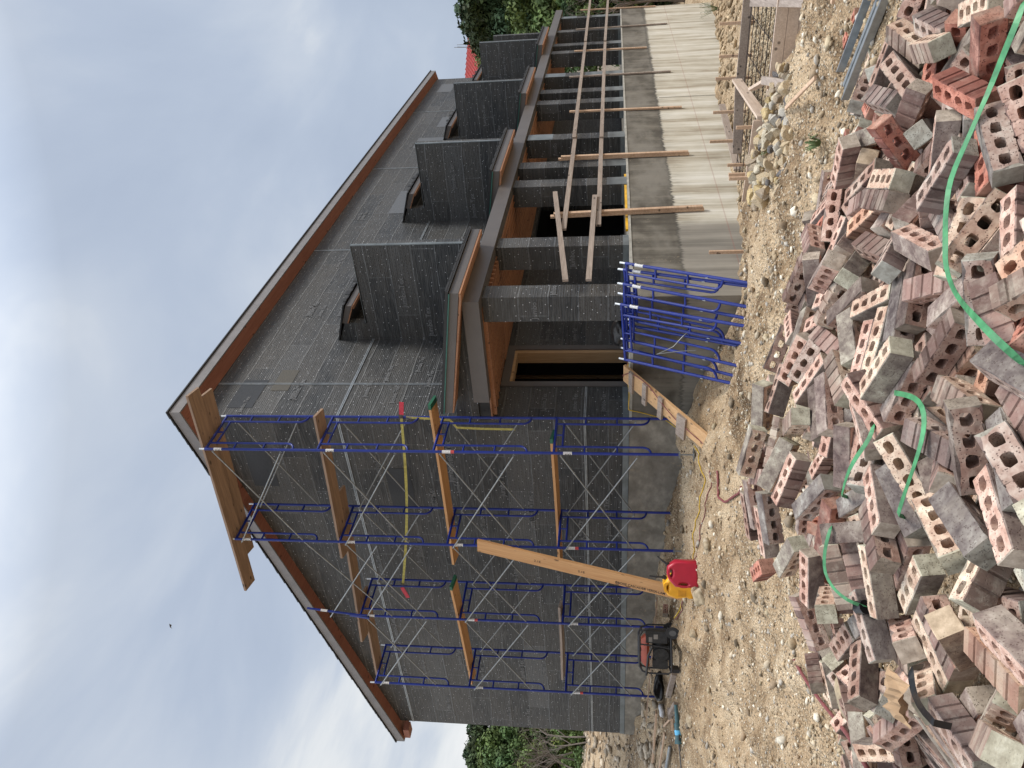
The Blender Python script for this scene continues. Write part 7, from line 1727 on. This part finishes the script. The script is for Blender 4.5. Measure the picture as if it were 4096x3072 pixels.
(-9.7467,-5.2468,-1.2213,0.0116,-0.7396,0.6711,0.0499),
(-8.3311,-8.5295,-1.2302,0.7656,-0.2688,-0.2081,0.5462),
(-7.1786,-7.9207,-1.2471,0.0282,0.4827,-0.6079,-0.6299),
(-6.3426,-8.7308,-1.3546,0.3894,0.4133,0.5774,0.5867),
(-9.7155,-5.2785,-1.1344,0.959,0.0323,0.0399,-0.2786),
(-4.9633,-5.2201,-1.3158,0.2374,0.2363,-0.6549,-0.6775),
(-9.5626,-7.8571,-1.1565,0.0715,-0.1653,0.3649,0.9135),
(-8.7746,-8.5702,-1.1442,0.6202,0.7526,0.1511,0.1616),
(-9.1388,-8.2259,-1.1578,0.0434,0.7487,0.6273,0.2099),
(-8.2956,-8.1555,-1.1389,0.6701,-0.1463,-0.0069,0.7277),
(-4.6713,-4.1611,-1.2852,0.0158,-0.9504,-0.3106,-0.002),
(-8.8101,-9.0514,-1.3543,0.4796,0.4847,0.5101,0.5243),
(-6.5334,-8.0571,-1.2101,0.1316,-0.2098,-0.0719,-0.9662),
(-9.309,-8.2121,-1.1884,0.2637,-0.3323,-0.8695,-0.2529),
(-9.0423,-4.738,-1.1045,0.9066,-0.2158,0.0991,-0.3488),
(-9.8369,-7.221,-0.9706,0.0756,-0.494,0.4696,0.7278),
(-6.5378,-3.4235,-1.293,0.6782,-0.6671,0.214,-0.2217),
(-10.065,-5.563,-1.2973,0.1827,0.8923,0.4075,0.0662),
(-10.2421,-7.5257,-1.1366,0.2178,-0.2861,-0.7349,0.575),
(-9.7822,-7.0943,-0.9708,0.7934,0.5456,-0.199,-0.1825),
(-9.8788,-6.5752,-0.9237,0.9308,0.1312,0.1314,-0.3149),
(-9.0786,-4.9767,-1.1907,0.3954,0.8808,-0.08,0.2478),
(-9.4771,-5.0102,-1.2091,0.9002,-0.0457,-0.0403,0.4311),
(-8.1008,-7.4882,-1.1822,0.8559,0.0911,-0.0068,0.509),
(-8.6312,-4.2144,-1.1031,0.9067,0.3467,0.0155,-0.2398),
(-8.2613,-3.4791,-1.1933,0.1443,-0.6992,0.6785,-0.1731),
(-7.979,-8.7327,-1.3431,0.6228,0.6344,0.3197,0.3277),
(-9.7562,-3.9783,-1.3048,0.5612,0.0002,-0.0018,0.8277),
(-8.3364,-4.1791,-1.0881,0.434,0.8788,-0.1936,0.0427),
(-8.9295,-7.476,-0.9563,0.4839,0.3323,0.62,0.5206),
(-9.4424,-9.5786,-1.3713,0.6653,-0.6478,0.262,-0.2627),
(-8.358,-9.552,-1.3632,0.0111,-0.7613,0.6483,0.0074),
(-7.9752,-8.0119,-1.1364,0.45,-0.0012,0.5006,-0.7395),
(-8.0815,-8.1658,-1.1951,0.2046,-0.9181,0.333,-0.0655),
(-5.166,-5.1736,-1.2221,0.4623,0.4757,0.5231,0.535),
(-8.6704,-7.4404,-0.945,0.5099,0.576,-0.3753,-0.5171),
(-9.1694,-4.2766,-1.2435,0.5566,-0.4414,0.2324,-0.6644),
(-9.7859,-7.328,-1.0182,0.8186,0.5124,0.1162,0.232),
(-8.2445,-8.5496,-1.1942,0.7489,-0.2292,-0.262,0.564),
(-9.3545,-7.3062,-0.9801,0.3124,0.6846,-0.3523,-0.5564),
(-9.1556,-4.5826,-1.2025,0.7459,-0.5638,0.2241,-0.2749),
(-7.888,-3.0904,-1.303,0.0016,-0.9883,-0.1526,-0.0018),
(-8.9947,-7.0808,-0.8951,0.3917,-0.4131,-0.4675,0.6763),
(-9.3856,-8.5085,-1.2679,0.2163,-0.1878,0.889,-0.3573),
(-8.7105,-7.6318,-1.0134,0.8899,0.2232,0.2084,-0.3388),
(-10.0748,-8.4546,-1.3497,0.4201,-0.3838,-0.6015,0.5607),
(-9.6163,-6.5589,-0.9607,0.0348,-0.46,0.886,-0.0461)]
NVIS=297
# ---------------------------------------------------------------- bricks
BL,BW,BH=.292,.091,.091
def brick_mesh(seed,kind='full'):
    r=random.Random(seed); L=BL if kind=='full' else BL*.52; bm=bmesh.new()
    x0,x1=-L/2,L/2; y0,y1=-BW/2,BW/2; out=[]; side=[]
    n=8 if kind=='full' else 4
    # ribbed side (y0) from x0 to x1
    g=.006; nr=5 if kind=='full' else 3; w=L/nr
    for i in range(nr):
        a=x0+i*w
        if i==0: out.append((a,y0)); 
        else: out.append((a+.003,y0+(0 if i%2 else 0)))
        out.append((a+w*.5,y0+r.uniform(-.001,.001)))
        if i<nr-1: out+= [(a+w-.009,y0),(a+w-.006,y0+g),(a+w+.001,y0+g)]
    out.append((x1,y0))
    for k in (1,2): out.append((x1+r.uniform(-.001,.001),y0+BW*k/3))
    for i in range(n+1): out.append((x1-L*i/n,y1+(r.uniform(-.001,.001) if 0<i<n else 0)))
    for k in (1,2): out.append((x0+r.uniform(-.001,.001),y1-BW*k/3))
    N=len(out); chips=[r.random()<(.14+.05*(seed%4)) for _ in out]
    rings=[]
    for lv,(z,ins) in enumerate(((-BH/2,.0028),(-BH/2+.003,0),(0,0),(BH/2-.003,0),(BH/2,.0028))):
        ring=[]
        for i,(x,y) in enumerate(out):
            k=ins+(r.uniform(0,.0015) if ins else 0)+(r.uniform(.002,.006+.003*(seed%4)) if chips[i] and lv in (0,4) else 0)
            dz=r.uniform(-.0008,.0008)
            if chips[i] and lv in (0,4): dz=-.0025 if lv==4 else .0025
            xx=x-(k if x>x1-.002 else (-k if x<x0+.002 else 0)); yy=y-(k if y>y1-.003 else (-k if y<y0+.006 else 0))
            ring.append(bm.verts.new((xx,yy,z+dz)))
        rings.append(ring)
    fm=[]
    for a,b in zip(rings[:-1],rings[1:]):
        for i in range(N):
            j=(i+1)%N; f=bm.faces.new((a[i],a[j],b[j],b[i])); yy=(out[i][1]+out[j][1])/2
            xx=abs(out[i][0]+out[j][0])/2; f.material_index=2 if yy<y0+.007 else (3 if xx>x1-.004 else 1)
    hs=4 if kind=='full' else 2; holes=[]
    for h in range(hs):
        cx=x0+L*(h+.5)/hs*.94+L*.03; rx,ry=.0230,.0185
        lo=[];hi=[]
        for k in range(12):
            a=2*PI*k/12+.26; p=3.2; ca,sa=math.cos(a),math.sin(a)
            px=cx+rx*abs(ca)**(2/p)*(1 if ca>0 else -1)+r.uniform(-.0024,.0024); py=ry*abs(sa)**(2/p)*(1 if sa>0 else -1)+r.uniform(-.0024,.0024)
            lo.append(bm.verts.new((px,py,-BH/2))); hi.append(bm.verts.new((px+r.uniform(-.001,.001),py+r.uniform(-.001,.001),BH/2)))
        for k in range(12):
            j=(k+1)%12; f=bm.faces.new((lo[j],lo[k],hi[k],hi[j])); f.material_index=0
        holes.append((lo,hi))
    for side_,ring in ((0,rings[0]),(1,rings[-1])):
        ed=[bm.edges.get((ring[i-1],ring[i])) for i in range(N)]
        for hh in holes:
            q=hh[side_]; ed+=[bm.edges.get((q[i-1],q[i])) for i in range(12)]
        res=bmesh.ops.triangle_fill(bm,use_beauty=True,edges=ed)
        for f in res['geom']:
            if isinstance(f,bmesh.types.BMFace): f.material_index=0
    bmesh.ops.recalc_face_normals(bm,faces=bm.faces)
    me=bpy.data.meshes.new('brick'); bm.to_mesh(me); bm.free()
    for m_ in BR: me.materials.append(m_)
    return me
BM=[brick_mesh(i+1) for i in range(8)]; BHALF=[brick_mesh(50,'half'),brick_mesh(51,'half')]
tint={'red':(.88,.50,.44,1),'pink':(1.06,.97,.95,1),'tan':(1.10,1.12,1.04,1),'grey':(.80,.82,.84,1),'dusky':(.66,.60,.58,1),'orange':(1.08,.90,.76,1)}
def place_brick(k,p,qt,colr,half=False,label=None,name='brick'):
    o=bpy.data.objects.new(name,(BHALF if half else BM)[k%(2 if half else 8)]); COL.objects.link(o)
    o.location=p; o.rotation_mode='QUATERNION'; o.rotation_quaternion=qt; o.color=tint[colr]
    return o
_fw=np.array([math.sin(YAW),math.cos(YAW)]);_rt=np.array([math.cos(YAW),-math.sin(YAW)])
def brick_label(p,qt,colr):
    d=np.array(p[:2])-CAM[:2]; s=float(d@_rt); t_=float(d@_fw)
    R3=Quaternion(qt).to_matrix(); up=Vector((0,0,1)); az_=[abs((R3@Vector(v)).z) for v in ((1,0,0),(0,1,0),(0,0,1))]
    k=az_.index(max(az_)); ori=['standing on end','lying with a long side up','lying with its cored face up'][k]
    if k==1: ori='lying ribbed side up' if (R3@Vector((0,1,0))).z<0 else 'lying plain side up'
    if max(az_)<.85: ori='tilted, '+{'lying ribbed side up':'ribbed side up','lying plain side up':'plain side up','lying with its cored face up':'cored face up','standing on end':'one end up'}[ori]
    row='near' if t_<3.2 else ('middle' if t_<4.4 else 'far')
    ps=s/max(t_,.1)
    cl_='left edge' if ps<-.36 else ('left half' if ps<-.12 else ('centre' if ps<.12 else ('right half' if ps<.34 else 'right edge')))
    cn={'red':'red','pink':'pinkish','tan':'tan','grey':'greyish','dusky':'dusky brown','orange':'orange tinted'}[colr]
    return '%s brick %s, %s part of the heap, %s'%(cn,ori,row,cl_)
rr=random.Random(33)
for i,b in enumerate(BRICKS[:NVIS]):
    d=np.array(b[:2])-CAM[:2]; s=float(d@_rt)
    colr=rr.choices(['pink','tan','grey','dusky','orange','red'],[30,28,20,16,4,(18 if s>.8 else 5)])[0]
    o=place_brick(i*5+2,b[:3],b[3:],colr); tag(o,brick_label(b[:3],b[3:],colr),'brick','bricks in the tumbled heap')
o=place_brick(1,P_(-1.36,3.30,.10),Euler((PI/2,0.1,.3)).to_quaternion(),'pink',label=None); tag(o,'single pinkish brick left by the foundation behind the yellow can','brick')

# bricks buried deeper in the heap, as one object
vs=[];fs=[];mi=[]
for i,b in enumerate(BRICKS[NVIS:]):
    me=BM[i%8]; M_=Matrix.Translation(b[:3])@Quaternion(b[3:]).to_matrix().to_4x4(); o0=len(vs)
    vs+=[tuple(M_@v.co) for v in me.vertices]; fs+=[tuple(o0+k for k in p.vertices) for p in me.polygons]; mi+=[p.material_index for p in me.polygons]
me=bpy.data.meshes.new('buried_bricks'); me.from_pydata(vs,[],fs)
for m_ in BR: me.materials.append(m_)
me.polygons.foreach_set('material_index',mi); me.update(); o=bpy.data.objects.new('buried_bricks',me); COL.objects.link(o); tag(o,'further bricks lying deeper in the tumbled heap','bricks',kind='stuff'); o.color=tint['pink']
STRAPS={"s1":[[-7.8086,-7.684,-1.0408],[-7.8269,-7.6601,-1.0306],[-7.8403,-7.6353,-1.0225],[-7.854,-7.603,-1.0107],[-7.8395,-7.5639,-1.0114],[-7.8277,-7.5219,-1.0113],[-7.8167,-7.479,-1.0109],[-7.8121,-7.4423,-1.0088],[-7.8222,-7.409,-1.0001],[-7.8492,-7.375,-0.9801],[-7.8762,-7.3409,-0.9601],[-7.8976,-7.3135,-0.9458],[-7.9094,-7.2829,-0.9356],[-7.9099,-7.2511,-0.9294],[-7.9106,-7.219,-0.9231],[-7.9154,-7.1819,-0.9136],[-7.9164,-7.1428,-0.9056],[-7.9273,-7.1098,-0.9054],[-7.9436,-7.0787,-0.903],[-7.9858,-7.0584,-0.8911],[-8.0289,-7.0392,-0.8787],[-8.076,-7.0286,-0.8658],[-8.1192,-7.0169,-0.8544],[-8.1482,-6.9991,-0.8499],[-8.1646,-6.9755,-0.8508],[-8.1675,-6.9719,-0.8487],[-8.1703,-6.9682,-0.8467],[-8.1881,-6.9413,-0.8516],[-8.2203,-6.9218,-0.8501],[-8.2622,-6.9168,-0.8463],[-8.3043,-6.9126,-0.842],[-8.3587,-6.9216,-0.8327],[-8.4317,-6.9418,-0.8141],[-8.4799,-6.9518,-0.8069],[-8.5521,-6.9762,-0.7875],[-8.6303,-7.0078,-0.7636],[-8.6856,-7.0268,-0.7502],[-8.7482,-7.0355,-0.7464],[-8.7955,-7.0361,-0.7493],[-8.8223,-7.0325,-0.7583],[-8.8403,-7.0237,-0.7717],[-8.8518,-7.0058,-0.7938],[-8.8615,-6.9868,-0.8169]],"s2":[[-8.1818,-6.4032,-0.8002],[-8.2322,-6.4357,-0.8022],[-8.2943,-6.4767,-0.7981],[-8.3691,-6.5185,-0.7863],[-8.4433,-6.5605,-0.7734],[-8.4779,-6.5592,-0.7709],[-8.5056,-6.5532,-0.7713],[-8.5246,-6.5275,-0.7698],[-8.5431,-6.5014,-0.7685],[-8.5624,-6.4759,-0.7593],[-8.581,-6.4498,-0.7504],[-8.5986,-6.4193,-0.7414],[-8.5944,-6.3697,-0.7428],[-8.5715,-6.3023,-0.7505],[-8.5468,-6.2312,-0.7588],[-8.5209,-6.1609,-0.7708],[-8.4985,-6.092,-0.7813]],"s3":[[-8.0804,-6.159,-0.7843],[-8.0919,-6.1433,-0.7811],[-8.1034,-6.1276,-0.7779],[-8.119,-6.1067,-0.7592],[-8.1324,-6.084,-0.7413],[-8.1459,-6.0612,-0.7233],[-8.1412,-6.0229,-0.7122],[-8.1214,-5.9667,-0.7136],[-8.0926,-5.9014,-0.7181],[-8.0663,-5.8323,-0.7279],[-8.0463,-5.7675,-0.7352]],"s4":[[-8.1713,-5.6631,-0.6726],[-8.1885,-5.6405,-0.6638],[-8.2053,-5.6176,-0.6552],[-8.2248,-5.5876,-0.6498],[-8.2369,-5.5495,-0.6471],[-8.241,-5.5078,-0.6538],[-8.2479,-5.4687,-0.6595],[-8.2749,-5.4576,-0.6685],[-8.3134,-5.4601,-0.6728],[-8.3618,-5.4808,-0.6825],[-8.4075,-5.4993,-0.6925],[-8.4348,-5.5121,-0.7071],[-8.446,-5.5063,-0.7281],[-8.4476,-5.4985,-0.7549],[-8.449,-5.4904,-0.7819]],"blk":[[-8.932,-5.7369,-0.7694],[-8.9556,-5.7284,-0.7643],[-8.9912,-5.7377,-0.7519],[-9.0409,-5.7556,-0.7441],[-9.0952,-5.7825,-0.7325],[-9.1697,-5.8522,-0.7152],[-9.2514,-5.9362,-0.6909],[-9.3218,-6.0193,-0.6753],[-9.3815,-6.0877,-0.6645],[-9.4265,-6.139,-0.667],[-9.4428,-6.1453,-0.6887],[-9.4515,-6.1278,-0.7165],[-9.4598,-6.1097,-0.7447]],"hose":[[-6.5867,-2.5726,-1.1996],[-6.6299,-2.5802,-1.2098],[-6.6753,-2.5916,-1.2189],[-6.7028,-2.5786,-1.2343],[-6.8372,-2.7173,-1.2089],[-7.0046,-2.8671,-1.1892],[-7.1254,-2.9554,-1.1851],[-7.2514,-3.0475,-1.1915],[-7.281,-2.9989,-1.2368],[-7.497,-3.2289,-1.2041],[-7.6812,-3.4201,-1.1794],[-7.97,-3.8045,-1.0851],[-8.1495,-4.0249,-1.0378],[-8.3231,-4.2501,-0.9754],[-8.4283,-4.3681,-0.9459],[-8.4513,-4.338,-0.9686],[-8.4601,-4.2833,-0.9991]]}
def smooth(P,n=3):
    P=[Vector(p) for p in P]
    for _ in range(n): P=[P[0]]+[(P[i-1]+P[i]*2+P[i+1])/4 for i in range(1,len(P)-1)]+[P[-1]]
    return P
def band(k,w,mt,lab,name='plastic_strap',cat='strap',roll=0.,grp='green strapping on the brick heap'):
    P=smooth(STRAPS[k]); C_=Vector(CAM); sd=[]
    if k=='blk': P=P[:len(P)*3//5]
    v0=(P[0]-C_).normalized(); v1=(P[-1]-C_).normalized(); P=[P[0]+(P[0]-P[1])*.8+(v0+Vector((0,0,-.6)))*.07,P[0]+(P[0]-P[1])*.4+v0*.02]+P+[P[-1]+(P[-1]-P[-2])*.4+v1*.02,P[-1]+(P[-1]-P[-2])*.8+(v1+Vector((0,0,-.6)))*.07]
    for i,p in enumerate(P):
        d=(P[min(i+1,len(P)-1)]-P[max(i-1,0)]).normalized(); v=(C_-p).normalized()
        n=(v*.7+Vector((0,0,1))*.9).normalized(); x=d.cross(n).normalized(); a=roll*math.sin(i*.35); sd.append(tuple(x*math.cos(a)+n*math.sin(a)))
    m=MB(); m.ribbon(P,w,sd,0,.0012); thing_mesh(m,name,mt,lab,cat,grp)
band('s1',.021,GBAND,'long green plastic strap sweeping over the near right of the brick heap',roll=.15)
band('s2',.020,GBAND,'green plastic strap looping over bricks in the centre of the heap',roll=.3)
band('s3',.018,GBAND,'short green plastic strap dipping between bricks beside the looping one',roll=.3)
band('s4',.016,GBAND,'green plastic strap curving over the left half of the heap to a black clip',roll=.25)
band('blk',.022,BBAND,'black plastic band curling under bricks at the near left of the heap','black_band','band',.6,None)
p=Vector(STRAPS['s4'][-1]); m=MB(); m.tube([p+Vector((0,0,.0)),p+Vector((.02,.03,.012)),p+Vector((.05,.05,-.01)),p+Vector((.07,.05,-.05))],[.03,.032,.03,.02],10); thing_mesh(m,'black_clip',BBAND,'black plastic edge protector at the end of the green strap','clip')
P=smooth(STRAPS['hose'],2); m=MB(); m.tube(P,.013,10); thing_mesh(m,'thick_hose',CORDR,'thick dull red hose lying on the gravel left of the brick heap','hose')
r9=random.Random(6); m=MB(); n=9; c0=Vector(STRAPS['blk'][3])+Vector((.05,.08,.03)); vs=[]
for j in range(n):
    for i in range(n):
        u,v=(i/(n-1)-.5)*.17,(j/(n-1)-.5)*.13; vs.append(c0+Vector((u,v,.02*math.sin(u*40+v*27)+r9.uniform(-.014,.014)-.9*u*u)))
m.add(vs,[(j*n+i,j*n+i+1,(j+1)*n+i+1,(j+1)*n+i) for j in range(n-1) for i in range(n-1)]); thing_mesh(m,'brown_paper',PAPER,'crumpled sheet of brown paper stuck between bricks at the near left','paper')
